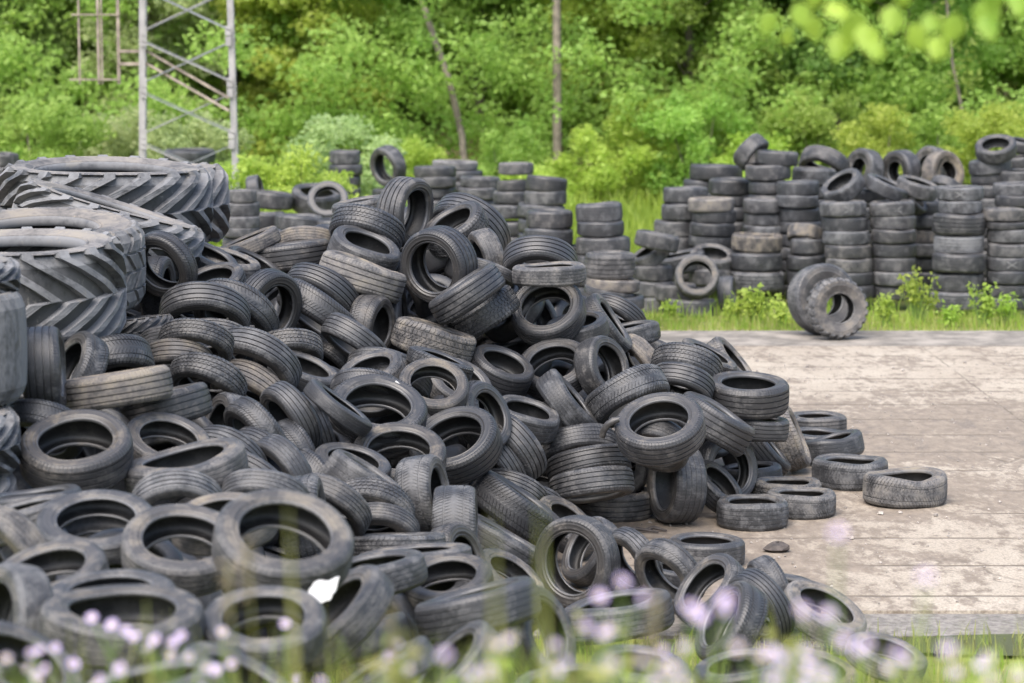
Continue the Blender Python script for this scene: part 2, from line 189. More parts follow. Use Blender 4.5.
FILL=[
(-0.601,18.276,0.532,-0.126,-0.191,0.974,0.589,0.331,'Ra',0.2,0.15,'black tyre mostly hidden deep inside the heap'),
(-2.222,22.255,1.338,0.896,-0.273,0.35,0.603,0.336,'Ba',0.2,0.15,'black tyre mostly hidden deep inside the heap'),
(-1.442,18.578,0.804,-0.033,-0.377,0.926,0.648,0.323,'Rb',0.2,0.15,'black tyre mostly hidden deep inside the heap'),
(1.295,22.743,0.958,0.385,0.294,0.875,0.577,0.352,'Rb',0.2,0.15,'black tyre mostly hidden deep inside the heap'),
(-2.432,13.857,0.848,0.372,0.375,0.849,0.587,0.318,'Ba',0.2,0.15,'black tyre mostly hidden deep inside the heap'),
(-2.774,16.718,1.09,-0.343,-0.661,0.668,0.644,0.315,'Ba',0.2,0.15,'black tyre mostly hidden deep inside the heap'),
(-3.063,18.895,1.089,0.142,0.473,0.869,0.636,0.325,'Ba',0.2,0.15,'black tyre mostly hidden deep inside the heap'),
(-0.621,20.123,0.78,-0.375,-0.118,0.919,0.583,0.336,'Va',0.2,0.15,'black tyre mostly hidden deep inside the heap'),
(-0.271,23.218,1.846,-0.602,0.325,0.729,0.579,0.33,'Sa',0.2,0.15,'black tyre mostly hidden deep inside the heap'),
(-1.255,16.578,0.359,0.786,0.255,0.563,0.64,0.352,'Vb',0.2,0.15,'black tyre mostly hidden deep inside the heap'),
(-2.248,17.858,1.138,0.72,0.219,0.658,0.589,0.316,'Ba',0.2,0.15,'black tyre mostly hidden deep inside the heap'),
(-2.084,18.76,0.949,-0.125,-0.496,0.859,0.625,0.334,'Rb',0.2,0.15,'black tyre mostly hidden deep inside the heap'),
(-1.444,20.65,1.11,-0.181,-0.753,0.632,0.618,0.324,'Sb',0.2,0.15,'black tyre mostly hidden deep inside the heap'),
(-0.272,22.065,1.785,0.232,-0.042,0.972,0.622,0.318,'Vb',0.2,0.15,'black tyre mostly hidden deep inside the heap'),
(-0.62,22.326,1.89,-0.423,0.109,0.899,0.653,0.348,'Sb',0.2,0.15,'black tyre mostly hidden deep inside the heap'),
(-1.729,15.187,0.885,0.067,0.108,0.992,0.655,0.322,'Ba',0.2,0.15,'black tyre mostly hidden deep inside the heap'),
(-1.633,16.702,0.737,0.47,0.111,0.875,0.633,0.329,'Va',0.2,0.15,'black tyre mostly hidden deep inside the heap'),
(-1.299,21.021,0.987,-0.067,0.132,0.989,0.59,0.338,'Vb',0.2,0.15,'black tyre mostly hidden deep inside the heap'),
(0.001,21.581,0.947,0.117,-0.283,0.952,0.557,0.356,'Vb',0.2,0.15,'black tyre mostly hidden deep inside the heap'),
(1.87,22.832,0.543,-0.026,0.043,0.999,0.54,0.353,'Vb',0.2,0.15,'black tyre mostly hidden deep inside the heap'),
(-0.845,21.415,1.667,0.792,0.443,0.421,0.591,0.352,'Rb',0.2,0.15,'black tyre mostly hidden deep inside the heap'),
(-2.236,20.358,1.058,0.176,-0.629,0.757,0.594,0.314,'Ba',0.2,0.15,'black tyre mostly hidden deep inside the heap'),
(-0.175,21.204,1.582,-0.369,-0.237,0.899,0.542,0.338,'Rb',0.2,0.15,'black tyre mostly hidden deep inside the heap'),
(-0.983,19.931,0.552,0.82,0.31,0.482,0.633,0.31,'Vb',0.2,0.15,'black tyre mostly hidden deep inside the heap'),
(-1.147,20.805,0.698,-0.871,0.038,0.49,0.559,0.323,'Vb',0.2,0.15,'black tyre mostly hidden deep inside the heap'),
(-0.422,19.812,0.324,-0.023,-0.233,0.972,0.66,0.312,'Ba',0.2,0.15,'black tyre mostly hidden deep inside the heap'),
(-0.138,19.749,0.71,0.502,-0.85,0.156,0.584,0.304,'Sb',0.2,0.15,'black tyre mostly hidden deep inside the heap'),
(-2.926,14.329,0.663,0.374,-0.449,0.812,0.578,0.32,'Sa',0.2,0.15,'black tyre mostly hidden deep inside the heap'),
(-0.961,16.791,0.481,0.468,-0.883,0.041,0.627,0.301,'Va',0.2,0.15,'black tyre mostly hidden deep inside the heap'),
(-0.84,18.291,0.972,-0.325,-0.236,0.916,0.608,0.307,'Va',0.2,0.15,'black tyre mostly hidden deep inside the heap'),
(-1.805,21.08,1.421,0.683,-0.604,0.411,0.566,0.349,'Vb',0.2,0.15,'black tyre mostly hidden deep inside the heap'),
(-0.846,19.275,0.877,0.338,-0.362,0.869,0.625,0.32,'Vb',0.2,0.15,'black tyre mostly hidden deep inside the heap'),
(-0.596,20.929,1.322,0.243,0.013,0.97,0.61,0.306,'Ba',0.2,0.15,'black tyre mostly hidden deep inside the heap'),
(-0.108,22.788,1.694,-0.227,-0.106,0.968,0.582,0.358,'Va',0.2,0.15,'black tyre mostly hidden deep inside the heap'),
(-0.761,17.333,0.318,-0.103,-0.943,0.318,0.616,0.336,'Ra',0.2,0.15,'black tyre mostly hidden deep inside the heap'),
(-0.499,21.751,1.399,-0.919,0.388,0.074,0.612,0.311,'Vb',0.2,0.15,'black tyre mostly hidden deep inside the heap'),
(-1.526,15.852,0.272,0.037,-0.503,0.864,0.648,0.331,'Va',0.2,0.15,'black tyre mostly hidden deep inside the heap'),
(-0.96,23.336,1.986,0.197,-0.394,0.898,0.605,0.347,'Rb',0.2,0.15,'black tyre mostly hidden deep inside the heap'),
(-0.956,20.389,1.027,-0.308,0.307,0.901,0.619,0.309,'Vb',0.2,0.15,'black tyre mostly hidden deep inside the heap'),
(-2.854,15.897,1.116,0.612,-0.656,0.443,0.541,0.311,'Vb',0.2,0.15,'black tyre mostly hidden deep inside the heap'),
(0.028,21.947,1.192,0.316,0.293,0.903,0.556,0.318,'Bb',0.2,0.15,'black tyre mostly hidden deep inside the heap'),
(-0.393,21.168,0.742,0.068,-0.545,0.836,0.651,0.3,'Va',0.2,0.15,'black tyre mostly hidden deep inside the heap'),
(-2.52,21.737,1.517,-0.699,-0.697,0.159,0.638,0.32,'Bb',0.2,0.15,'black tyre mostly hidden deep inside the heap'),
(-0.114,20.304,0.664,-0.674,0.183,0.716,0.595,0.307,'Sa',0.2,0.15,'black tyre mostly hidden deep inside the heap'),
(-2.498,17.19,1.327,0.71,0.445,0.546,0.574,0.34,'Va',0.2,0.15,'black tyre mostly hidden deep inside the heap'),
(1.262,22.213,0.45,0.87,-0.196,0.453,0.607,0.327,'Sa',0.2,0.15,'black tyre mostly hidden deep inside the heap'),
(0.592,21.092,0.909,-0.778,0.434,0.455,0.613,0.303,'Ra',0.2,0.15,'black tyre mostly hidden deep inside the heap'),
(-1.76,10.941,1.086,0.535,0.182,0.825,0.626,0.322,'Va',0.2,0.15,'black tyre mostly hidden deep inside the heap'),
(-2.493,18.321,1.371,0.098,0.004,0.995,0.655,0.353,'Sa',0.2,0.15,'black tyre mostly hidden deep inside the heap'),
(-1.748,13.804,0.976,0.369,-0.221,0.903,0.61,0.356,'Rb',0.2,0.15,'black tyre mostly hidden deep inside the heap'),
(1.522,21.935,0.557,0.781,-0.569,0.259,0.652,0.349,'Sa',0.2,0.15,'black tyre mostly hidden deep inside the heap'),
(0.557,22.117,1.293,0.47,-0.734,0.491,0.58,0.348,'Ra',0.2,0.15,'black tyre mostly hidden deep inside the heap'),
(-0.504,14.97,0.408,-0.071,0.985,0.156,0.614,0.358,'Vb',0.2,0.15,'black tyre mostly hidden deep inside the heap'),
(-1.516,17.795,0.61,0.406,0.783,0.472,0.58,0.337,'Ra',0.2,0.15,'black tyre mostly hidden deep inside the heap'),
(-2.568,18.337,1.142,0.071,-0.102,0.992,0.598,0.347,'Sa',0.2,0.15,'black tyre mostly hidden deep inside the heap'),
(-2.977,17.483,1.038,-0.324,-0.019,0.946,0.551,0.359,'Rb',0.2,0.15,'black tyre mostly hidden deep inside the heap'),
(0.292,20.282,0.345,0.073,-0.717,0.693,0.578,0.313,'Ba',0.2,0.15,'black tyre mostly hidden deep inside the heap'),
(-1.977,19.569,1.322,-0.093,0.21,0.973,0.585,0.323,'Bb',0.2,0.15,'black tyre mostly hidden deep inside the heap'),
(-1.95,19.474,1.05,0.073,-0.712,0.698,0.649,0.314,'Sa',0.2,0.15,'black tyre mostly hidden deep inside the heap'),
(-1.111,22.409,1.762,0.221,-0.295,0.93,0.541,0.317,'Ba',0.2,0.15,'black tyre mostly hidden deep inside the heap'),
(-1.171,21.966,1.607,-0.077,0.838,0.541,0.542,0.334,'Sa',0.2,0.15,'black tyre mostly hidden deep inside the heap'),
(-2.484,18.818,1.258,0.073,0.997,0.024,0.574,0.352,'Sa',0.2,0.15,'black tyre mostly hidden deep inside the heap'),
(-0.925,22.854,1.687,0.453,0.853,0.259,0.591,0.322,'Sb',0.2,0.15,'black tyre mostly hidden deep inside the heap'),
(-1.24,21.415,1.328,-0.63,0.185,0.754,0.624,0.322,'Ba',0.2,0.15,'black tyre mostly hidden deep inside the heap'),
(-1.11,19.859,1.098,-0.795,0.263,0.547,0.621,0.359,'Vb',0.2,0.15,'black tyre mostly hidden deep inside the heap'),
(-2.833,17.742,1.401,-0.229,0.071,0.971,0.545,0.327,'Ra',0.2,0.15,'black tyre mostly hidden deep inside the heap'),
(0.013,21.058,1.098,-0.413,-0.277,0.868,0.644,0.355,'Ba',0.2,0.15,'black tyre mostly hidden deep inside the heap'),
(-0.804,17.798,0.328,-0.537,0.688,0.489,0.569,0.34,'Vb',0.2,0.15,'black tyre mostly hidden deep inside the heap'),
(-1.428,14.878,0.705,0.326,0.117,0.938,0.574,0.304,'Vb',0.2,0.15,'black tyre mostly hidden deep inside the heap'),
(-2.003,19.904,1.141,-0.05,-0.901,0.431,0.638,0.351,'Vb',0.2,0.15,'black tyre mostly hidden deep inside the heap'),
(-1.915,12.488,0.879,-0.038,-0.078,0.996,0.633,0.355,'Va',0.2,0.15,'black tyre mostly hidden deep inside the heap'),
(-2.044,11.787,0.997,0.065,0.079,0.995,0.618,0.309,'Sb',0.2,0.15,'black tyre mostly hidden deep inside the heap'),
(-2.542,19.818,1.377,0.562,0.607,0.562,0.565,0.334,'Va',0.2,0.15,'black tyre mostly hidden deep inside the heap'),
(-1.384,21.876,1.61,-0.129,0.064,0.99,0.623,0.339,'Vb',0.2,0.15,'black tyre mostly hidden deep inside the heap'),
(-1.871,17.494,1.031,-0.259,-0.286,0.922,0.616,0.305,'Sb',0.2,0.15,'black tyre mostly hidden deep inside the heap'),
(0.548,21.178,0.505,0.514,0.258,0.818,0.556,0.358,'Sa',0.2,0.15,'black tyre mostly hidden deep inside the heap'),
(-1.74,23.218,1.513,0.052,-0.505,0.862,0.594,0.326,'Bb',0.2,0.15,'black tyre mostly hidden deep inside the heap'),
(-1.577,17.286,0.443,0.944,0.303,0.133,0.627,0.354,'Rb',0.2,0.15,'black tyre mostly hidden deep inside the heap'),
(-1.242,17.902,0.294,-0.376,-0.817,0.437,0.552,0.358,'Rb',0.2,0.15,'black tyre mostly hidden deep inside the heap'),
(-1.057,17.109,0.567,0.618,0.241,0.748,0.546,0.332,'Sb',0.2,0.15,'black tyre mostly hidden deep inside the heap'),
(-0.002,21.312,1.519,-0.597,-0.367,0.714,0.596,0.304,'Rb',0.2,0.15,'black tyre mostly hidden deep inside the heap'),
(1.096,22.335,0.799,0.166,0.555,0.815,0.58,0.338,'Bb',0.2,0.15,'black tyre mostly hidden deep inside the heap'),
(-2.334,14.295,0.848,-0.172,0.981,0.094,0.648,0.317,'Ra',0.2,0.15,'black tyre mostly hidden deep inside the heap'),
(-2.01,22.807,1.596,-0.205,0.844,0.496,0.568,0.338,'Va',0.2,0.15,'black tyre mostly hidden deep inside the heap'),
(-0.165,22.329,1.399,-0.578,0.132,0.806,0.623,0.31,'Rb',0.2,0.15,'black tyre mostly hidden deep inside the heap'),
(-0.254,23.883,1.592,-0.864,-0.415,0.285,0.62,0.354,'Ba',0.2,0.15,'black tyre mostly hidden deep inside the heap'),
(-1.344,18.992,0.42,-0.016,-0.432,0.902,0.544,0.334,'Vb',0.2,0.15,'black tyre mostly hidden deep inside the heap'),
(-0.289,18.68,0.191,-0.421,-0.254,0.871,0.545,0.321,'Vb',0.2,0.15,'black tyre mostly hidden deep inside the heap'),
(1.879,22.028,0.328,0.938,-0.01,0.346,0.627,0.331,'Bb',0.2,0.15,'black tyre mostly hidden deep inside the heap'),
(-1.766,11.469,1.016,-0.172,0.982,0.084,0.617,0.313,'Vb',0.2,0.15,'black tyre mostly hidden deep inside the heap'),
(-1.927,15.715,0.694,-0.446,-0.818,0.363,0.56,0.341,'Ba',0.2,0.15,'black tyre mostly hidden deep inside the heap'),
(-2.641,15.492,0.904,-0.11,0.058,0.992,0.646,0.304,'Ba',0.2,0.15,'black tyre mostly hidden deep inside the heap'),
(-2.733,21.764,1.295,0.802,0.598,0.005,0.655,0.301,'Vb',0.2,0.15,'black tyre mostly hidden deep inside the heap'),
(-2.523,17.354,1.083,-0.533,0.666,0.522,0.558,0.327,'Rb',0.2,0.15,'black tyre mostly hidden deep inside the heap'),
(-1.09,17.975,0.663,0.467,-0.306,0.829,0.558,0.325,'Ra',0.2,0.15,'black tyre mostly hidden deep inside the heap'),
(-2.954,16.461,1.185,0.12,0.433,0.893,0.575,0.341,'Ba',0.2,0.15,'black tyre mostly hidden deep inside the heap'),
(-1.667,14.554,0.696,-0.722,-0.501,0.477,0.568,0.339,'Va',0.2,0.15,'black tyre mostly hidden deep inside the heap'),
(-2.636,15.947,1.223,-0.035,-0.978,0.207,0.56,0.352,'Ba',0.2,0.15,'black tyre mostly hidden deep inside the heap'),
(-2.435,13.32,0.934,0.381,0.456,0.804,0.636,0.346,'Sa',0.2,0.15,'black tyre mostly hidden deep inside the heap'),
(0.312,20.833,0.23,-0.096,-0.098,0.991,0.628,0.324,'Bb',0.2,0.15,'black tyre mostly hidden deep inside the heap'),
(-2.658,22.24,1.545,0.803,0.494,0.333,0.656,0.324,'Ba',0.2,0.15,'black tyre mostly hidden deep inside the heap'),
(-1.495,21.541,1.173,0.974,-0.127,0.19,0.653,0.335,'Ra',0.2,0.15,'black tyre mostly hidden deep inside the heap'),
(1.436,21.032,0.844,0.669,0.726,0.158,0.566,0.335,'Ra',0.2,0.15,'black tyre mostly hidden deep inside the heap'),
(-1.68,12.802,0.907,0.501,0.671,0.548,0.581,0.301,'Ba',0.2,0.15,'black tyre mostly hidden deep inside the heap'),
(-1.113,18.72,0.825,-0.662,-0.471,0.583,0.601,0.338,'Va',0.2,0.15,'black tyre mostly hidden deep inside the heap'),
(-1.353,15.533,0.571,0.319,0.436,0.842,0.639,0.342,'Bb',0.2,0.15,'black tyre mostly hidden deep inside the heap'),
(-1.979,13.006,1.048,0.205,-0.388,0.899,0.568,0.346,'Vb',0.2,0.15,'black tyre mostly hidden deep inside the heap'),
(-1.49,15.115,0.565,0.188,-0.043,0.981,0.624,0.315,'Sa',0.2,0.15,'black tyre mostly hidden deep inside the heap'),
(0.724,23.117,0.859,0.022,0.344,0.939,0.602,0.341,'Bb',0.2,0.15,'black tyre mostly hidden deep inside the heap'),
(-1.977,17.649,0.639,0.541,-0.052,0.84,0.655,0.329,'Rb',0.2,0.15,'black tyre mostly hidden deep inside the heap'),
(0.797,20.626,0.321,0.451,0.008,0.893,0.638,0.325,'Ra',0.2,0.15,'black tyre mostly hidden deep inside the heap'),
(-1.725,18.498,1.164,0.241,-0.065,0.968,0.582,0.305,'Ra',0.2,0.15,'black tyre mostly hidden deep inside the heap'),
(-2.968,20.096,1.478,-0.233,-0.88,0.413,0.571,0.305,'Sa',0.2,0.15,'black tyre mostly hidden deep inside the heap'),
(0.25,22.415,1.617,-0.785,-0.598,0.159,0.603,0.321,'Sa',0.2,0.15,'black tyre mostly hidden deep inside the heap'),
(1.268,23.35,0.797,0.733,-0.094,0.673,0.569,0.325,'Sb',0.2,0.15,'black tyre mostly hidden deep inside the heap'),
(-3.097,15.854,1.369,-0.065,-0.528,0.847,0.614,0.3,'Sb',0.2,0.15,'black tyre mostly hidden deep inside the heap'),
(-0.15,14.578,0.359,-0.467,0.319,0.825,0.647,0.345,'Va',0.2,0.15,'black tyre mostly hidden deep inside the heap'),
(-1.91,14.011,0.771,0.667,-0.33,0.668,0.621,0.354,'Ba',0.2,0.15,'black tyre mostly hidden deep inside the heap'),
(0.216,21.362,0.561,0.561,-0.684,0.467,0.545,0.334,'Vb',0.2,0.15,'black tyre mostly hidden deep inside the heap'),
(1.235,20.701,0.638,0.753,0.44,0.49,0.576,0.321,'Ba',0.2,0.15,'black tyre mostly hidden deep inside the heap'),
(0.196,21.57,1.395,0.839,-0.402,0.367,0.562,0.36,'Va',0.2,0.15,'black tyre mostly hidden deep inside the heap'),
(-1.567,18.32,0.666,0.224,0.513,0.829,0.616,0.357,'Rb',0.2,0.15,'black tyre mostly hidden deep inside the heap'),
(0.913,23.772,0.637,0.599,-0.527,0.603,0.591,0.316,'Sa',0.2,0.15,'black tyre mostly hidden deep inside the heap'),
(-2.01,16.551,0.549,-0.531,0.743,0.408,0.618,0.351,'Ra',0.2,0.15,'black tyre mostly hidden deep inside the heap'),
(-2.213,14.808,0.824,0.385,-0.063,0.921,0.573,0.345,'Sb',0.2,0.15,'black tyre mostly hidden deep inside the heap'),
(0.777,23.265,0.553,0.213,0.382,0.899,0.637,0.306,'Vb',0.2,0.15,'black tyre mostly hidden deep inside the heap'),
(-0.771,18.702,0.861,-0.795,-0.382,0.471,0.612,0.344,'Rb',0.2,0.15,'black tyre mostly hidden deep inside the heap'),
(-1.509,19.211,1.059,-0.281,0.723,0.631,0.632,0.338,'Va',0.2,0.15,'black tyre mostly hidden deep inside the heap'),
(-2.761,13.758,0.784,-0.093,0.632,0.769,0.564,0.302,'Bb',0.2,0.15,'black tyre mostly hidden deep inside the heap'),
(0.642,21.709,0.945,0.728,-0.021,0.685,0.587,0.322,'Rb',0.2,0.15,'black tyre mostly hidden deep inside the heap'),
(0.45,22.588,0.754,-0.701,0.008,0.713,0.651,0.329,'Bb',0.2,0.15,'black tyre mostly hidden deep inside the heap'),
(-1.633,23.407,1.828,0.459,-0.463,0.758,0.628,0.302,'Ba',0.2,0.15,'black tyre mostly hidden deep inside the heap'),
(-0.736,16.536,0.328,-0.219,0.239,0.946,0.564,0.314,'Rb',0.2,0.15,'black tyre mostly hidden deep inside the heap'),
(-1.19,19.51,0.714,0.221,0.714,0.664,0.625,0.33,'Vb',0.2,0.15,'black tyre mostly hidden deep inside the heap'),
(-1.24,22.549,1.785,-0.117,0.832,0.543,0.545,0.343,'Va',0.2,0.15,'black tyre mostly hidden deep inside the heap'),
(-2.215,22.054,1.2,0.111,0.742,0.661,0.549,0.322,'Bb',0.2,0.15,'black tyre mostly hidden deep inside the heap'),
(-1.495,16.055,0.896,-0.859,0.368,0.355,0.583,0.313,'Rb',0.2,0.15,'black tyre mostly hidden deep inside the heap'),
(-2.586,21.16,1.748,-0.105,-0.566,0.818,0.651,0.334,'Ba',0.2,0.15,'black tyre mostly hidden deep inside the heap'),
(0.967,23.383,1.146,0.397,0.154,0.905,0.544,0.319,'Va',0.2,0.15,'black tyre mostly hidden deep inside the heap'),
(-1.904,20.47,1.493,0.294,0.175,0.94,0.552,0.31,'Rb',0.2,0.15,'black tyre mostly hidden deep inside the heap'),
(1.741,22.46,0.443,0.066,0.992,0.103,0.574,0.358,'Ra',0.2,0.15,'black tyre mostly hidden deep inside the heap'),
(1.665,21.474,0.514,0.657,-0.649,0.384,0.556,0.312,'Sa',0.2,0.15,'black tyre mostly hidden deep inside the heap'),
(-1.053,21.927,1.847,0.19,0.296,0.936,0.562,0.316,'Sa',0.2,0.15,'black tyre mostly hidden deep inside the heap'),
(-1.424,19.152,0.652,-0.001,0.008,1,0.652,0.302,'Bb',0.2,0.15,'black tyre mostly hidden deep inside the heap'),
(-2.692,19.51,1.216,0.943,-0.128,0.306,0.641,0.303,'Va',0.2,0.15,'black tyre mostly hidden deep inside the heap'),
(-0.984,20.972,1.476,0.997,-0.044,0.061,0.657,0.324,'Vb',0.2,0.15,'black tyre mostly hidden deep inside the heap'),
(-2.614,15.451,1.068,-0.161,-0.125,0.979,0.579,0.306,'Bb',0.2,0.15,'black tyre mostly hidden deep inside the heap'),
(-0.742,14.362,0.52,-0.981,-0.175,0.088,0.553,0.327,'Vb',0.2,0.15,'black tyre mostly hidden deep inside the heap'),
(-0.89,15.771,0.384,0.68,0.437,0.588,0.636,0.326,'Va',0.2,0.15,'black tyre mostly hidden deep inside the heap'),
(-0.647,23.194,1.42,-0.865,-0.44,0.243,0.572,0.34,'Sa',0.2,0.15,'black tyre mostly hidden deep inside the heap'),
(-0.663,20.771,0.852,0.023,-0.118,0.993,0.575,0.348,'Ra',0.2,0.15,'black tyre mostly hidden deep inside the heap'),
(0.892,20.131,0.514,-0.258,0.473,0.842,0.568,0.335,'Ra',0.2,0.15,'black tyre mostly hidden deep inside the heap'),
(1.515,21.903,0.427,0.021,-0.624,0.781,0.55,0.351,'Ra',0.2,0.15,'black tyre mostly hidden deep inside the heap'),
(-1.281,18.881,1.063,-0.282,0.362,0.889,0.555,0.343,'Ba',0.2,0.15,'black tyre mostly hidden deep inside the heap'),
(-0.637,20.231,0.564,-0.552,-0.019,0.834,0.609,0.345,'Sb',0.2,0.15,'black tyre mostly hidden deep inside the heap'),
(-1.318,20.89,1.628,0.311,-0.7,0.643,0.551,0.314,'Ra',0.2,0.15,'black tyre mostly hidden deep inside the heap'),
(-2.194,20.293,1.306,-0.299,-0.461,0.836,0.592,0.353,'Vb',0.2,0.15,'black tyre mostly hidden deep inside the heap'),
(0.242,20.224,0.714,-0.657,-0.266,0.705,0.562,0.349,'Ba',0.2,0.15,'black tyre mostly hidden deep inside the heap'),
(-1.818,18.773,0.386,-0.246,0.669,0.701,0.555,0.342,'Sa',0.2,0.15,'black tyre mostly hidden deep inside the heap'),
(-0.533,19.073,0.471,0.527,-0.046,0.848,0.602,0.325,'Ra',0.2,0.15,'black tyre mostly hidden deep inside the heap'),
(-3.121,17.181,1.389,-0.665,-0.715,0.217,0.598,0.336,'Sb',0.2,0.15,'black tyre mostly hidden deep inside the heap'),
(-2.529,19.529,1.666,0.087,-0.413,0.907,0.654,0.324,'Rb',0.2,0.15,'black tyre mostly hidden deep inside the heap'),
(-2.669,21.082,1.384,-0.188,-0.185,0.965,0.584,0.32,'Va',0.2,0.15,'black tyre mostly hidden deep inside the heap'),
(-0.729,23.748,1.682,-0.874,-0.485,0.007,0.652,0.32,'Vb',0.2,0.15,'black tyre mostly hidden deep inside the heap'),
(-0.737,19.45,0.905,-0.404,-0.103,0.909,0.549,0.313,'Sb',0.2,0.15,'black tyre mostly hidden deep inside the heap'),
(-2.268,16.343,0.968,-0.422,-0.638,0.644,0.658,0.347,'Rb',0.2,0.15,'black tyre mostly hidden deep inside the heap'),
(-2.75,20.482,1.471,-0.637,0.566,0.523,0.627,0.34,'Ba',0.2,0.15,'black tyre mostly hidden deep inside the heap'),
(-0.565,21.626,1.36,-0.265,0.205,0.942,0.607,0.328,'Va',0.2,0.15,'black tyre mostly hidden deep inside the heap'),
(-0.695,21.435,1.565,-0.152,-0.686,0.711,0.561,0.331,'Vb',0.2,0.15,'black tyre mostly hidden deep inside the heap'),
(-2.269,20.203,1.075,0.848,-0.527,0.06,0.636,0.332,'Bb',0.2,0.15,'black tyre mostly hidden deep inside the heap'),
(0.278,21.888,0.74,0.076,-0.579,0.812,0.546,0.321,'Va',0.2,0.15,'black tyre mostly hidden deep inside the heap'),
(-1.396,22.544,1.981,-0.59,-0.167,0.79,0.643,0.33,'Sa',0.2,0.15,'black tyre mostly hidden deep inside the heap'),
(-2.198,13.451,1.143,0.093,-0.331,0.939,0.589,0.335,'Sb',0.2,0.15,'black tyre mostly hidden deep inside the heap'),
(-1.822,13.445,0.928,-0.015,-0.14,0.99,0.555,0.339,'Ra',0.2,0.15,'black tyre mostly hidden deep inside the heap'),
(-2.939,18.992,1.623,0.226,-0.267,0.937,0.557,0.313,'Sb',0.2,0.15,'black tyre mostly hidden deep inside the heap'),
(-1.209,13.45,0.707,0.979,0.035,0.201,0.56,0.336,'Bb',0.2,0.15,'black tyre mostly hidden deep inside the heap'),
(-0.516,21.846,1.012,0.046,0.036,0.998,0.582,0.303,'Sb',0.2,0.15,'black tyre mostly hidden deep inside the heap'),
(-3.01,16.132,0.767,0.629,0.192,0.753,0.549,0.307,'Ra',0.2,0.15,'black tyre mostly hidden deep inside the heap'),
(-2.528,15.969,0.635,-0.709,-0.47,0.527,0.606,0.347,'Ba',0.2,0.15,'black tyre mostly hidden deep inside the heap'),
(-1.45,11.854,0.829,0.131,0.639,0.758,0.616,0.322,'Sa',0.2,0.15,'black tyre mostly hidden deep inside the heap'),
(-0.969,23.19,1.992,-0.54,0.633,0.555,0.594,0.358,'Bb',0.2,0.15,'black tyre mostly hidden deep inside the heap'),
(0.521,20.695,0.692,-0.656,0.607,0.45,0.586,0.303,'Rb',0.2,0.15,'black tyre mostly hidden deep inside the heap'),
(-1.598,20.307,0.784,0.763,-0.034,0.645,0.595,0.332,'Bb',0.2,0.15,'black tyre mostly hidden deep inside the heap'),
(-1.349,17.978,1.076,0.459,-0.225,0.859,0.56,0.338,'Va',0.2,0.15,'black tyre mostly hidden deep inside the heap'),
(-1.091,15.083,0.325,-0.95,-0.239,0.203,0.603,0.308,'Ra',0.2,0.15,'black tyre mostly hidden deep inside the heap'),
(-1.127,17.429,0.542,-0.412,0.07,0.908,0.644,0.309,'Vb',0.2,0.15,'black tyre mostly hidden deep inside the heap'),
(-1.92,16.994,0.453,0.296,0.655,0.695,0.566,0.353,'Ba',0.2,0.15,'black tyre mostly hidden deep inside the heap'),
(-2.52,22.964,1.286,0.307,-0.947,0.097,0.545,0.318,'Ba',0.2,0.15,'black tyre mostly hidden deep inside the heap'),
(-1.363,17.428,0.964,-0.029,-0.398,0.917,0.541,0.303,'Ba',0.2,0.15,'black tyre mostly hidden deep inside the heap'),
(-0.309,22.868,1.553,-0.473,0.802,0.365,0.596,0.301,'Sb',0.2,0.15,'black tyre mostly hidden deep inside the heap'),
(-0.527,15.312,0.5,0.196,-0.452,0.87,0.642,0.344,'Sa',0.2,0.15,'black tyre mostly hidden deep inside the heap'),
(0.838,23.061,0.554,0.966,0.142,0.216,0.598,0.314,'Va',0.2,0.15,'black tyre mostly hidden deep inside the heap'),
(-0.775,14.167,0.461,0.246,0.933,0.262,0.573,0.306,'Sb',0.2,0.15,'black tyre mostly hidden deep inside the heap'),
(1.25,21.694,0.272,0.55,0.037,0.834,0.61,0.339,'Sb',0.2,0.15,'black tyre mostly hidden deep inside the heap'),
(1.488,21.239,0.539,0.504,0.862,0.055,0.577,0.329,'Vb',0.2,0.15,'black tyre mostly hidden deep inside the heap'),
(-2.392,19.177,1.259,0.595,-0.004,0.804,0.64,0.338,'Bb',0.2,0.15,'black tyre mostly hidden deep inside the heap'),
(0.089,22.063,0.911,0.577,0.132,0.806,0.566,0.314,'Ba',0.2,0.15,'black tyre mostly hidden deep inside the heap'),
(-0.29,20.62,0.222,-0.087,0.233,0.969,0.659,0.341,'Ba',0.2,0.15,'black tyre mostly hidden deep inside the heap'),
(-1.318,21.183,1.321,0.459,-0.67,0.583,0.611,0.317,'Bb',0.2,0.15,'black tyre mostly hidden deep inside the heap'),
(-3.178,16.744,1.495,-0.965,0.228,0.13,0.606,0.356,'Sa',0.2,0.15,'black tyre mostly hidden deep inside the heap'),
(-2.779,14.53,0.709,-0.587,0.237,0.774,0.655,0.342,'Va',0.2,0.15,'black tyre mostly hidden deep inside the heap'),
(-2.422,21.539,1.663,-0.351,-0.843,0.407,0.565,0.347,'Bb',0.2,0.15,'black tyre mostly hidden deep inside the heap'),
(-2.074,19.123,0.591,0.652,0.258,0.713,0.65,0.353,'Ba',0.2,0.15,'black tyre mostly hidden deep inside the heap'),
(-1.256,23.282,1.962,-0.533,0.476,0.7,0.603,0.308,'Sb',0.2,0.15,'black tyre mostly hidden deep inside the heap'),
(-1.86,16.029,0.66,0.626,0.754,0.198,0.591,0.307,'Rb',0.2,0.15,'black tyre mostly hidden deep inside the heap'),
(-0.787,12.894,0.708,-0.306,0.153,0.94,0.549,0.317,'Sb',0.2,0.15,'black tyre mostly hidden deep inside the heap'),
(-2.641,17.942,0.975,-0.265,0.319,0.91,0.618,0.339,'Rb',0.2,0.15,'black tyre mostly hidden deep inside the heap'),
(-1.12,18.128,0.686,0.844,0.31,0.436,0.583,0.314,'Ra',0.2,0.15,'black tyre mostly hidden deep inside the heap'),
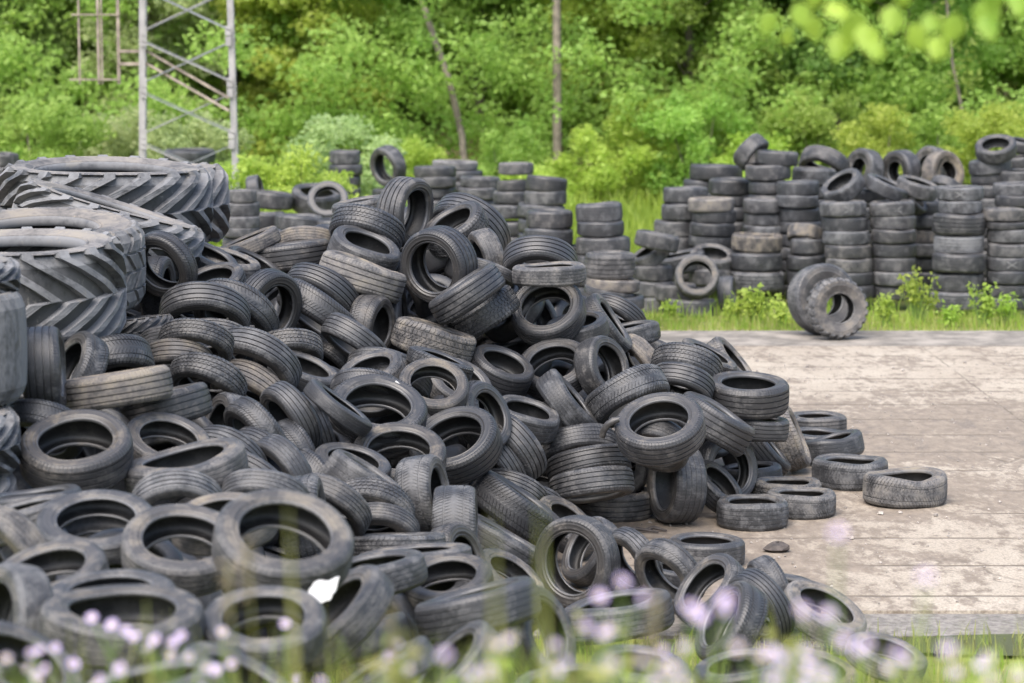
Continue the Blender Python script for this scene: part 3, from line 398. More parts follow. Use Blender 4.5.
(-1.823,22.169,1.66,0.383,0.783,0.49,0.57,0.304,'Ba',0.2,0.15,'black tyre mostly hidden deep inside the heap'),
(-2.145,23.651,1.514,-0.828,-0.559,0.053,0.557,0.309,'Vb',0.2,0.15,'black tyre mostly hidden deep inside the heap'),
(1.735,16.354,0.166,0.035,-0.142,0.989,0.565,0.328,'Sb',0.2,0.15,'black tyre mostly hidden deep inside the heap'),
(-2.241,16.773,1.063,-0.154,-0.928,0.34,0.631,0.343,'Vb',0.2,0.15,'black tyre mostly hidden deep inside the heap'),
(0.203,19.793,0.358,0.133,-0.307,0.942,0.637,0.327,'Sa',0.2,0.15,'black tyre mostly hidden deep inside the heap'),
(-1.555,22.702,1.526,0.969,-0.094,0.228,0.572,0.326,'Sa',0.2,0.15,'black tyre mostly hidden deep inside the heap'),
(-0.558,20.646,0.914,0.692,0.721,0.03,0.575,0.34,'Ra',0.2,0.15,'black tyre mostly hidden deep inside the heap'),
(-3.074,15.388,0.937,-0.903,-0.045,0.427,0.637,0.322,'Sb',0.2,0.15,'black tyre mostly hidden deep inside the heap'),
(-0.5,22.22,1.321,0.181,-0.642,0.745,0.655,0.304,'Vb',0.2,0.15,'black tyre mostly hidden deep inside the heap'),
(-1.345,10.205,1.159,-0.319,0.102,0.942,0.571,0.347,'Sa',0.2,0.15,'black tyre mostly hidden deep inside the heap'),
(-1.701,20.876,0.722,-0.338,-0.805,0.487,0.6,0.317,'Va',0.2,0.15,'black tyre mostly hidden deep inside the heap'),
(-2.29,19.963,1.539,0.166,-0.174,0.971,0.645,0.318,'Sb',0.2,0.15,'black tyre mostly hidden deep inside the heap'),
(-1.646,21.429,1.403,0.254,-0.967,0.02,0.582,0.335,'Bb',0.2,0.15,'black tyre mostly hidden deep inside the heap'),
(-0.576,18.89,0.511,-0.523,0.375,0.765,0.651,0.358,'Bb',0.2,0.15,'black tyre mostly hidden deep inside the heap'),
(-1.975,16.483,0.64,0.275,0.921,0.274,0.577,0.329,'Bb',0.2,0.15,'black tyre mostly hidden deep inside the heap'),
(1.555,22.617,0.715,-0.379,-0.058,0.923,0.652,0.33,'Vb',0.2,0.15,'black tyre mostly hidden deep inside the heap'),
(-3.152,15.628,0.906,0.135,-0.132,0.982,0.555,0.349,'Sb',0.2,0.15,'black tyre mostly hidden deep inside the heap'),
(-2.547,22.446,1.146,-0.844,-0.171,0.508,0.645,0.326,'Ra',0.2,0.15,'black tyre mostly hidden deep inside the heap'),
(0.689,21.493,0.639,-0.118,-0.183,0.976,0.553,0.303,'Va',0.2,0.15,'black tyre mostly hidden deep inside the heap'),
(-2.399,16.132,0.81,0.656,0.652,0.38,0.563,0.321,'Vb',0.2,0.15,'black tyre mostly hidden deep inside the heap'),
(-1.398,22.427,1.306,0.055,0.627,0.777,0.581,0.314,'Vb',0.2,0.15,'black tyre mostly hidden deep inside the heap'),
(0.688,23.86,0.869,-0.745,0.338,0.575,0.601,0.311,'Bb',0.2,0.15,'black tyre mostly hidden deep inside the heap'),
(-2.176,22.954,1.802,-0.356,-0.864,0.355,0.585,0.339,'Sa',0.2,0.15,'black tyre mostly hidden deep inside the heap'),
(0.453,21.018,0.913,0.45,-0.306,0.839,0.573,0.347,'Va',0.2,0.15,'black tyre mostly hidden deep inside the heap'),
(-1.866,21.186,1.562,-0.399,-0.518,0.756,0.618,0.352,'Ra',0.2,0.15,'black tyre mostly hidden deep inside the heap'),
(0.24,22.018,1.782,-0.038,0.982,0.185,0.578,0.339,'Ba',0.2,0.15,'black tyre mostly hidden deep inside the heap'),
(-0.189,14.923,0.328,0.629,-0.013,0.778,0.586,0.314,'Ba',0.2,0.15,'black tyre mostly hidden deep inside the heap'),
(-0.375,19.638,0.313,0.892,-0.353,0.281,0.587,0.328,'Bb',0.2,0.15,'black tyre mostly hidden deep inside the heap'),
(0.556,22.497,1.183,-0.82,-0.531,0.215,0.552,0.345,'Va',0.2,0.15,'black tyre mostly hidden deep inside the heap'),
(-0.626,20.112,1.052,-0.994,0.067,0.081,0.588,0.307,'Sb',0.2,0.15,'black tyre mostly hidden deep inside the heap'),
(-0.488,14.449,0.558,-0.236,-0.06,0.97,0.572,0.333,'Sa',0.2,0.15,'black tyre mostly hidden deep inside the heap'),
(-0.317,21.414,0.438,-0.72,-0.671,0.176,0.579,0.353,'Sb',0.2,0.15,'black tyre mostly hidden deep inside the heap'),
(-2.496,14.882,0.959,0.678,-0.247,0.692,0.586,0.325,'Ba',0.2,0.15,'black tyre mostly hidden deep inside the heap'),
(-1.588,11.4,0.992,0.381,0.52,0.764,0.625,0.331,'Sb',0.2,0.15,'black tyre mostly hidden deep inside the heap'),
(-0.171,20.41,0.729,-0.665,0.038,0.746,0.546,0.328,'Ba',0.2,0.15,'black tyre mostly hidden deep inside the heap'),
(-0.762,17.974,0.233,0.344,-0.035,0.938,0.549,0.35,'Va',0.2,0.15,'black tyre mostly hidden deep inside the heap'),
(-1.774,18.18,0.368,-0.965,0.089,0.248,0.614,0.319,'Ba',0.2,0.15,'black tyre mostly hidden deep inside the heap'),
(-0.561,22.383,1.62,-0.178,-0.196,0.964,0.566,0.324,'Sb',0.2,0.15,'black tyre mostly hidden deep inside the heap'),
(-2.127,12.724,0.899,0.46,0.531,0.711,0.651,0.319,'Sb',0.2,0.15,'black tyre mostly hidden deep inside the heap'),
(-1.987,21.951,1.481,0.283,-0.642,0.713,0.606,0.322,'Ba',0.2,0.15,'black tyre mostly hidden deep inside the heap'),
(-0.207,23.692,1.59,0.566,0.101,0.818,0.593,0.329,'Va',0.2,0.15,'black tyre mostly hidden deep inside the heap'),
(0.683,23.032,1.108,-0.145,0.117,0.982,0.573,0.308,'Sb',0.2,0.15,'black tyre mostly hidden deep inside the heap'),
(-1.129,14.154,0.542,-0.79,0.541,0.29,0.589,0.308,'Sa',0.2,0.15,'black tyre mostly hidden deep inside the heap'),
(-1.652,14.06,0.654,-0.301,0.604,0.738,0.543,0.321,'Rb',0.2,0.15,'black tyre mostly hidden deep inside the heap'),
(0.22,21.755,0.366,-0.018,-0.724,0.69,0.63,0.321,'Sb',0.2,0.15,'black tyre mostly hidden deep inside the heap'),
(-2.823,13.293,0.577,-0.972,-0.159,0.176,0.576,0.354,'Va',0.2,0.15,'black tyre mostly hidden deep inside the heap'),
(-1.237,13.377,0.736,-0.212,0.424,0.88,0.565,0.326,'Va',0.2,0.15,'black tyre mostly hidden deep inside the heap'),
(1.099,20.978,0.782,-0.285,-0.551,0.785,0.552,0.345,'Va',0.2,0.15,'black tyre mostly hidden deep inside the heap'),
(-2.007,18.86,1.045,-0.868,0.354,0.349,0.565,0.324,'Sa',0.2,0.15,'black tyre mostly hidden deep inside the heap'),
(0.823,20.248,0.387,-0.228,-0.957,0.18,0.57,0.317,'Ra',0.2,0.15,'black tyre mostly hidden deep inside the heap'),
(-2.141,18.189,0.785,-0.008,0.974,0.228,0.547,0.334,'Va',0.2,0.15,'black tyre mostly hidden deep inside the heap'),
(-0.331,15.341,0.224,0.073,-0.45,0.89,0.544,0.323,'Rb',0.2,0.15,'black tyre mostly hidden deep inside the heap'),
]
WALL=[
(4.694,36.272,1.385,-0.035,0.008,0.999,0.667,0.316,'Sa',0.491,0.219,'topmost tyre of the tall single X stack behind the knobby tyre',1),
(4.729,36.297,1.17,0,-0.004,1,0.667,0.316,'Sa',0.275,0.105,'second tyre from the top in the tall single X stack behind the knobby tyre',0),
(4.737,36.225,0.984,-0.017,-0.009,1,0.652,0.301,'Sb',0.448,0,'third tyre from the top in the tall single X stack behind the knobby tyre',0),
(4.764,36.195,0.787,0,0.002,1,0.666,0.295,'Sa',0.411,0.309,'fourth tyre from the top in the tall single X stack behind the knobby tyre',0),
(4.776,36.152,0.599,0,-0.012,1,0.652,0.301,'Sb',0.49,0.247,'fifth tyre from the top in the tall single X stack behind the knobby tyre',0),
(4.792,36.144,0.415,0,-0.011,1,0.666,0.284,'Sa',0.27,0.08,'sixth tyre from the top in the tall single X stack behind the knobby tyre',0),
(5.394,36.307,1.383,-0.052,-0.001,0.999,0.653,0.323,'Sb',0.492,0.109,'topmost tyre of the tall stack with chalk crosses on two tyres',1),
(5.411,36.3,1.191,0,0.004,1,0.653,0.301,'Sa',0.44,0.103,'second tyre from the top in the tall stack with chalk crosses on two tyres',0),
(5.402,36.17,1.009,0,-0.014,1,0.623,0.304,'Rb',0.371,0.319,'third tyre from the top in the tall stack with chalk crosses on two tyres',0),
(5.418,36.211,0.807,0,-0.018,1,0.638,0.308,'Sa',0.264,0.008,'fourth tyre from the top in the tall stack with chalk crosses on two tyres',0),
(5.42,36.201,0.602,0,0.009,1,0.624,0.326,'Sa',0.296,0.157,'fifth tyre from the top in the tall stack with chalk crosses on two tyres',0),
(5.418,36.115,0.41,0,0.01,1,0.609,0.322,'Ra',0.483,0.115,'sixth tyre from the top in the tall stack with chalk crosses on two tyres',1),
(5.423,36.169,0.205,0,-0.002,1,0.61,0.322,'Sa',0.328,0.254,'seventh tyre from the top in the tall stack with chalk crosses on two tyres',0),
(6.24,35.65,1.642,0,-0.012,1,0.641,0.301,'Sb',0.489,0.043,'topmost tyre of the broad stack with the pale striped tyre',1),
(6.236,35.609,1.457,0,-0.018,1,0.613,0.293,'Sb',0.442,0.108,'second tyre from the top in the broad stack with the pale striped tyre',0),
(6.215,35.538,1.225,0,-0.005,1,0.737,0.392,'Rb',0.299,0.19,'third tyre from the top in the broad stack with the pale striped tyre',0),
(6.223,35.549,0.945,0,-0.018,1,0.696,0.356,'Ra',0.75,0,'fourth tyre from the top in the broad stack with the pale striped tyre',0),
(6.207,35.429,0.698,0,0.01,1,0.736,0.355,'Sb',0.366,0.281,'fifth tyre from the top in the broad stack with the pale striped tyre',0),
(6.212,35.504,0.419,-0.017,-0.01,1,0.738,0.355,'Sb',0.341,0.117,'sixth tyre from the top in the broad stack with the pale striped tyre',0),
(6.193,35.445,0.166,0,0.017,1,0.765,0.324,'Ra',0.481,0.104,'seventh tyre from the top in the broad stack with the pale striped tyre',0),
(6.839,35.546,1.35,0,0.017,1,0.626,0.286,'Sb',0.489,0.334,'topmost tyre of the right edge stack with a low chalk X',0),
(6.858,35.483,1.208,-0.017,-0.008,1,0.583,0.165,'Ra',0.283,0.174,'second tyre from the top in the right edge stack with a low chalk X',0),
(6.921,35.503,1.061,0,0.011,1,0.639,0.301,'Sa',0.402,0.115,'third tyre from the top in the right edge stack with a low chalk X',0),
(6.917,35.461,0.869,0,-0.017,1,0.639,0.301,'Sa',0.378,0.137,'fourth tyre from the top in the right edge stack with a low chalk X',0),
(6.904,35.438,0.676,0,0.015,1,0.625,0.308,'Sa',0.37,0.191,'fifth tyre from the top in the right edge stack with a low chalk X',1),
(6.902,35.409,0.49,0,0.02,1,0.639,0.291,'Sb',0.316,0.029,'sixth tyre from the top in the right edge stack with a low chalk X',0),
(6.91,35.431,0.307,0,-0.011,1,0.64,0.28,'Ra',0.293,0.047,'seventh tyre from the top in the right edge stack with a low chalk X',0),
(6.087,37.558,0.895,0,0.017,1,0.632,0.322,'Sa',0.6,0.9,'third tyre from the top in the half hidden stack left of the broad stack',0),
(6.072,37.443,0.705,0,0.019,1,0.631,0.322,'Ra',0.469,0.082,'fourth tyre from the top in the half hidden stack left of the broad stack',0),
(3.521,36.7,0.867,0.026,-0.013,1,0.719,0.337,'Sb',0.6,0.9,'topmost tyre of the front stack with the rusty brown top tyre',0),
(3.507,36.679,0.61,0,-0.017,1,0.762,0.336,'Sa',0.269,0.011,'second tyre from the top in the front stack with the rusty brown top tyre',0),
(3.518,36.606,0.335,0,-0.016,1,0.775,0.348,'Ra',0.449,0.232,'third tyre from the top in the front stack with the rusty brown top tyre',0),
(3.75,37.919,1.32,0,0.003,1,0.637,0.345,'Rb',0.417,0.146,'topmost tyre of the stack rising behind the rusty brown topped stack',0),
(3.759,37.981,1.115,0,0.006,1,0.639,0.299,'Sb',0.354,0.006,'second tyre from the top in the stack rising behind the rusty brown topped stack',0),
(3.735,37.869,0.945,0,-0.003,1,0.637,0.276,'Sa',0.432,0.071,'third tyre from the top in the stack rising behind the rusty brown topped stack',0),
(2.919,37.521,1.361,-0.017,-0.004,1,0.675,0.291,'Ra',0.8,0.5,'topmost tyre of the crooked stack with a cream coloured top tyre',0),
(2.968,37.57,1.196,0.052,0.014,0.999,0.661,0.33,'Rb',0.41,0.3,'second tyre from the top in the crooked stack with a cream coloured top tyre',0),
(2.937,37.52,1.001,0.035,-0.014,0.999,0.675,0.301,'Rb',0.296,0.076,'third tyre from the top in the crooked stack with a cream coloured top tyre',0),
(2.925,37.538,0.823,0.052,-0.018,0.998,0.661,0.264,'Sa',0.281,0.086,'fourth tyre from the top in the crooked stack with a cream coloured top tyre',0),
(2.587,38.161,1.461,0,0.006,1,0.671,0.352,'Sb',0.412,0.108,'topmost tyre of the leftmost stack of the right hand tyre wall',0),
(2.548,38.102,1.218,0,-0.001,1,0.656,0.371,'Sb',0.376,0.063,'second tyre from the top in the leftmost stack of the right hand tyre wall',0),
(2.462,38.128,0.97,0,0.012,1,0.686,0.344,'Sb',0.441,0.273,'third tyre from the top in the leftmost stack of the right hand tyre wall',0),
(3.352,39.191,1.528,0,-0.019,1,0.689,0.352,'Sa',0.264,0.176,'topmost tyre of the stack just behind the cream topped stack',0),
(3.221,40.449,1.676,0.026,0.019,0.999,0.853,0.293,'Sb',0.279,0.186,'topmost tyre of the highest left stack behind the cream topped stack',0),
(4.221,37.786,1.587,-0.017,0.001,1,0.635,0.334,'Sa',0.256,0.001,'topmost tyre of the stack just left of the single chalk X stack',0),
(4.203,37.737,1.398,0,0.005,1,0.619,0.306,'Sb',0.353,0.105,'second tyre from the top in the stack just left of the single chalk X stack',0),
(4.242,37.793,1.195,0,-0.014,1,0.621,0.33,'Ra',0.29,0.005,'third tyre from the top in the stack just left of the single chalk X stack',0),
(4.255,36.704,0.817,0,0.016,1,0.517,0.413,'Sa',0.4,0.181,'topmost tyre of the lower stack behind the knobby truck tyre',0),
(4.222,36.64,0.592,-0.017,-0.018,1,0.56,0.381,'Sa',0.265,0.009,'second tyre from the top in the lower stack behind the knobby truck tyre',0),
(7.261,37.03,1.617,-0.035,-0.013,0.999,0.608,0.306,'Sa',0.436,0.163,"topmost tyre of the far right stack in the wall's last row",0),
(7.275,36.936,1.449,0,0.017,1,0.606,0.283,'Rb',0.315,0.225,"second tyre from the top in the far right stack in the wall's last row",0),
(7.171,38.447,1.863,-0.052,0.007,0.999,0.645,0.334,'Sb',0.428,0.093,'topmost tyre of the right hand stack under the tilted open tyre',0),
(7.194,38.468,1.697,0,0.015,1,0.601,0.322,'Sa',0.324,0.325,'second tyre from the top in the right hand stack under the tilted open tyre',0),
(1.195,31.117,1.038,0,-0.016,1,0.622,0.485,'Ra',0.47,0.265,'topmost tyre of the wide topped mid stack just behind the heap',0),
(1.233,31.118,0.806,0.07,-0.016,0.997,0.671,0.216,'Rb',0.7,0.6,'second tyre from the top in the wide topped mid stack just behind the heap',0),
(1.184,31.086,0.698,0.191,-0.012,0.982,0.634,0.171,'Rb',0.369,0.046,'third tyre from the top in the wide topped mid stack just behind the heap',0),
(1.14,33.508,1.517,-0.052,0.003,0.999,0.609,0.394,'Sb',0.384,0.076,'topmost tyre of the stack of three tyres right of the heap summit',0),
(1.157,33.405,1.321,-0.017,-0.02,1,0.608,0.319,'Sb',0.293,0,'second tyre from the top in the stack of three tyres right of the heap summit',0),
(1.192,33.454,1.094,-0.017,0.004,1,0.721,0.324,'Sb',0.274,0.243,'third tyre from the top in the stack of three tyres right of the heap summit',0),
(0.495,33.723,1.416,0,-0.015,1,0.62,0.379,'Sa',0.345,0.309,'topmost tyre of the open topped stack behind the ribbed dome tyre',0),
(0.481,33.687,1.194,0.035,0.006,0.999,0.659,0.317,'Sb',0.337,0.114,'second tyre from the top in the open topped stack behind the ribbed dome tyre',0),
(0.518,38.48,1.599,0.122,0.02,0.992,0.631,0.377,'Ra',0.309,0.335,'topmost tyre of the leaning back stack left of the three tyre stack',0),
(0.504,38.472,1.404,-0.035,0.012,0.999,0.639,0.349,'Sb',0.491,0.036,'second tyre from the top in the leaning back stack left of the three tyre stack',0),
(0.436,38.479,1.2,0.07,-0.009,0.998,0.722,0.289,'Sb',0.359,0.069,'third tyre from the top in the leaning back stack left of the three tyre stack',0),
(0.062,39.648,1.78,0,0.006,1,0.557,0.33,'Ra',0.477,0.151,'topmost tyre of the back stack half hidden behind the leaning back stack',0),
(0.031,39.653,1.516,-0.035,0.008,0.999,0.527,0.32,'Ra',0.417,0.228,'second tyre from the top in the back stack half hidden behind the leaning back stack',0),
(-0.015,39.581,1.343,0,-0.01,1,0.557,0.33,'Sa',0.42,0.225,'third tyre from the top in the back stack half hidden behind the leaning back stack',0),
(-0.077,39.548,1.12,0,0.005,1,0.619,0.346,'Rb',0.474,0.085,'fourth tyre from the top in the back stack half hidden behind the leaning back stack',0),
(-1.247,41.494,1.637,0,0.001,1,0.696,0.253,'Sa',0.26,0.19,'topmost tyre of the far stack behind the heap summit on the left',0),
(-1.247,41.48,1.476,0,0,1,0.696,0.253,'Sb',0.462,0.16,'second tyre from the top in the far stack behind the heap summit on the left',0),
(-0.513,41.024,1.493,0.035,-0.011,0.999,0.641,0.26,'Sb',0.407,0.236,'topmost tyre of the far brown edged stack behind the heap summit',0),
(-0.544,40.96,1.321,0,-0.002,1,0.64,0.297,'Sa',0.485,0.184,'second tyre from the top in the far brown edged stack behind the heap summit',0),
(-0.958,43.083,1.663,0.035,-0.006,0.999,0.773,0.194,'Sa',0.7,0.227,'topmost tyre of the farthest pale topped stack behind the heap summit',0),
(-3.686,34.937,1.645,0,0.016,1,0.41,0.429,'Ra',0.482,0.299,'topmost tyre of the low stack on the left beside the tractor tyres',0),
(-3.706,34.979,1.464,0,-0.02,1,0.52,0.365,'Ra',0.383,0.121,'second tyre from the top in the low stack on the left beside the tractor tyres',0),
(-3.7,34.9,1.292,0,0.014,1,0.519,0.313,'Sa',0.414,0.088,'third tyre from the top in the low stack on the left beside the tractor tyres',0),
(-3.701,34.89,1.156,0,0.012,1,0.519,0.261,'Sa',0.444,0.121,'fourth tyre from the top in the low stack on the left beside the tractor tyres',0),
(-3.711,34.971,0.999,0,0.007,1,0.52,0.313,'Sb',0.402,0.241,'fifth tyre from the top in the low stack on the left beside the tractor tyres',0),
(3.604,38.667,2.078,0.697,-0.393,-0.599,0.573,0.42,'Sb',0.384,0.166,"stubby tyre leaning on the very top of the wall's left part",0),
(3.975,38.456,1.998,0.069,-0.011,0.998,0.645,0.33,'Sb',0.359,0.248,"tilted tyre beside the stubby leaning tyre on the wall's top",0),
(3.84,38.432,1.789,-0.018,-0.006,1,0.69,0.34,'Sb',0.367,0.295,'level tyre directly under the two topmost tilted tyres',0),
(4.601,39.025,1.697,0.051,-0.013,0.999,0.686,0.36,'Tb',0.457,0.012,"flat tyre left of the arched tyre on the wall's top row",0),
(4.802,39.445,1.844,-0.359,-0.5,-0.788,0.77,0.34,'Rb',0.458,0.273,"arched tyre on the wall's top row",0),
(5.445,39.636,1.757,-0.802,-0.567,0.187,0.665,0.42,'Ta',0.453,0.03,"leftmost tyre facing out of the wall's top row",0),
(6.017,39.634,1.742,-0.79,-0.612,-0.048,0.665,0.42,'Tb',0.362,0.213,"grey tyre facing out in the middle of the wall's top row",0),
(6.633,39.431,1.722,0.527,-0.831,0.178,0.677,0.42,'Tb',0.6,0.7,"brown dusty tyre facing out of the wall's top row",0),
(6.596,40.344,1.783,-0.821,-0.548,0.161,0.63,0.4,'Tb',0.496,0.143,'tyre half hidden behind the brown dusty one on the top row',0),
(6.442,38.005,1.589,-0.384,-0.39,-0.837,0.49,0.3,'Sb',0.41,0.025,'small arch in front of the brown dusty tyre facing out',0),
(4.745,36.705,1.665,-0.525,-0.31,0.793,0.631,0.36,'Sa',0.342,0.046,'open tyre tipped back on the single chalk X stack',0),
(5.362,36.703,1.65,0.39,-0.125,0.912,0.659,0.3,'Sa',0.385,0.003,'tyre sloping to the right onto the crossed stack',0),
(5.838,36.903,1.639,0.248,-0.166,0.954,0.62,0.34,'Sa',0.497,0.258,'tyre sloping down toward the broad stack',0),
(7.222,38.272,2.14,-0.175,-0.438,0.882,0.612,0.34,'Sa',0.447,0.056,"open tyre tilted on the right hand stack's top",0),
(7.565,38.224,1.74,-0.043,-0.04,0.998,0.597,0.32,'Sa',0.378,0.094,'tyre at the right edge directly under the two cut by it',0),
(4.238,36.823,0.966,-0.174,-0.354,-0.919,0.548,0.36,'Sa',0.6,0.7,'brownish arched tyre on the lower stack behind the knobby truck tyre',0),
(2.039,35.915,0.951,0.191,0.007,0.982,0.633,0.36,'Sb',0.363,0.285,'tilted tyre topping the tumbled pile left of the wall',0),
(1.951,36.089,0.725,-0.493,-0.152,0.857,0.566,0.36,'Sa',0.394,0.05,'dusty tyre leaning under the tilted tyre left of the wall',0),
(1.98,36.061,0.486,0.002,0.031,1,0.594,0.38,'Sb',0.373,0.193,'upper flat tyre in the tumbled pile left of the wall',0),
(1.98,36.034,0.262,0.002,0.038,0.999,0.594,0.38,'Sb',0.395,0.233,'middle flat tyre in the tumbled pile left of the wall',0),
(1.994,36.008,0.037,0.002,0.044,0.999,0.594,0.38,'Sb',0.489,0.235,'bottom flat tyre in the tumbled pile left of the wall',0),
(2.428,36.877,0.571,-0.176,-0.053,0.983,0.752,0.34,'Sb',0.358,0.018,"grey tyre slumped behind the upright ring in the wall's front",0),
(2.883,36.782,0.622,0.068,-0.347,0.935,0.649,0.34,'Sa',0.474,0.218,'open tyre with weeds growing from its hole',0),
(2.868,36.752,0.365,0.003,0.033,0.999,0.634,0.38,'Sb',0.466,0.18,'tyre under the open tyre with weeds in it',0),
(2.558,35.258,0.504,-0.066,-0.915,0.399,0.622,0.34,'Sa',0.417,0.293,"upright ring facing the viewer at the wall's foot",0),
(2.292,35.83,0.239,0,-0.001,1,0.619,0.38,'Sa',0.375,0.205,"tyre behind the upright ring's lower left edge",0),
(2.503,35.406,0.058,0.003,0.045,0.999,0.681,0.36,'Sa',0.461,0.085,'flat tyre in the grass under the upright ring',0),
(3.007,35.626,0.217,0.98,-0.174,0.096,0.531,0.42,'Sa',0.364,0.08,'tyre standing edge on beside the upright ring',0),
(-3.422,36.483,1.492,0.105,-0.008,0.994,0.613,0.38,'Sa',0.417,0.245,'tilted grey tyre on the left background pile',0),
(-3.714,37.001,1.619,0.979,-0.092,0.182,0.405,0.45,'Sa',0.358,0.042,"tyre standing on edge at the left background pile's top",0),
(-3.502,35.948,1.231,-0.001,0.011,1,0.619,0.4,'Sb',0.355,0.255,'grey tyre at the middle of the left background pile',0),
(-2.817,36.783,1.473,0.12,-0.282,0.952,0.719,0.42,'Sb',0.369,0.026,'cream coloured tyre behind the thin ring on the left background pile',0),
(-2.602,36.183,1.511,-0.021,-0.853,0.522,0.58,0.22,'Sa',0.459,0.06,'thin ring propped against the cream coloured tyre',0),
(-2.962,35.544,1.218,0.087,-0.001,0.996,0.681,0.38,'Sb',0.362,0.017,'long grey tyre under the cream coloured tyre',0),
(-2.936,45.068,1.705,0.002,-0.034,0.999,0.545,0.42,'Sb',0.454,0.07,'dark tyre showing above the yellowish bush',0),
(-2.131,44.048,1.598,-0.706,-0.668,-0.237,0.722,0.36,'Sb',0.373,0.169,'open tyre on edge behind the yellowish bush',0),
(-5.786,46.07,1.659,0.004,-0.034,0.999,0.934,0.3,'Sa',0.374,0.139,"dark tyre lying behind the lattice mast's foot",0),
(-7.938,40.055,1.892,0.006,-0.033,0.999,0.469,0.45,'Sb',0.397,0.17,'upper dark tyre at the left edge behind the tractor tyres',0),
(-7.938,40.029,1.674,0.005,-0.028,1,0.531,0.45,'Sa',0.485,0.084,'lower dark tyre at the left edge behind the tractor tyres',0),
]
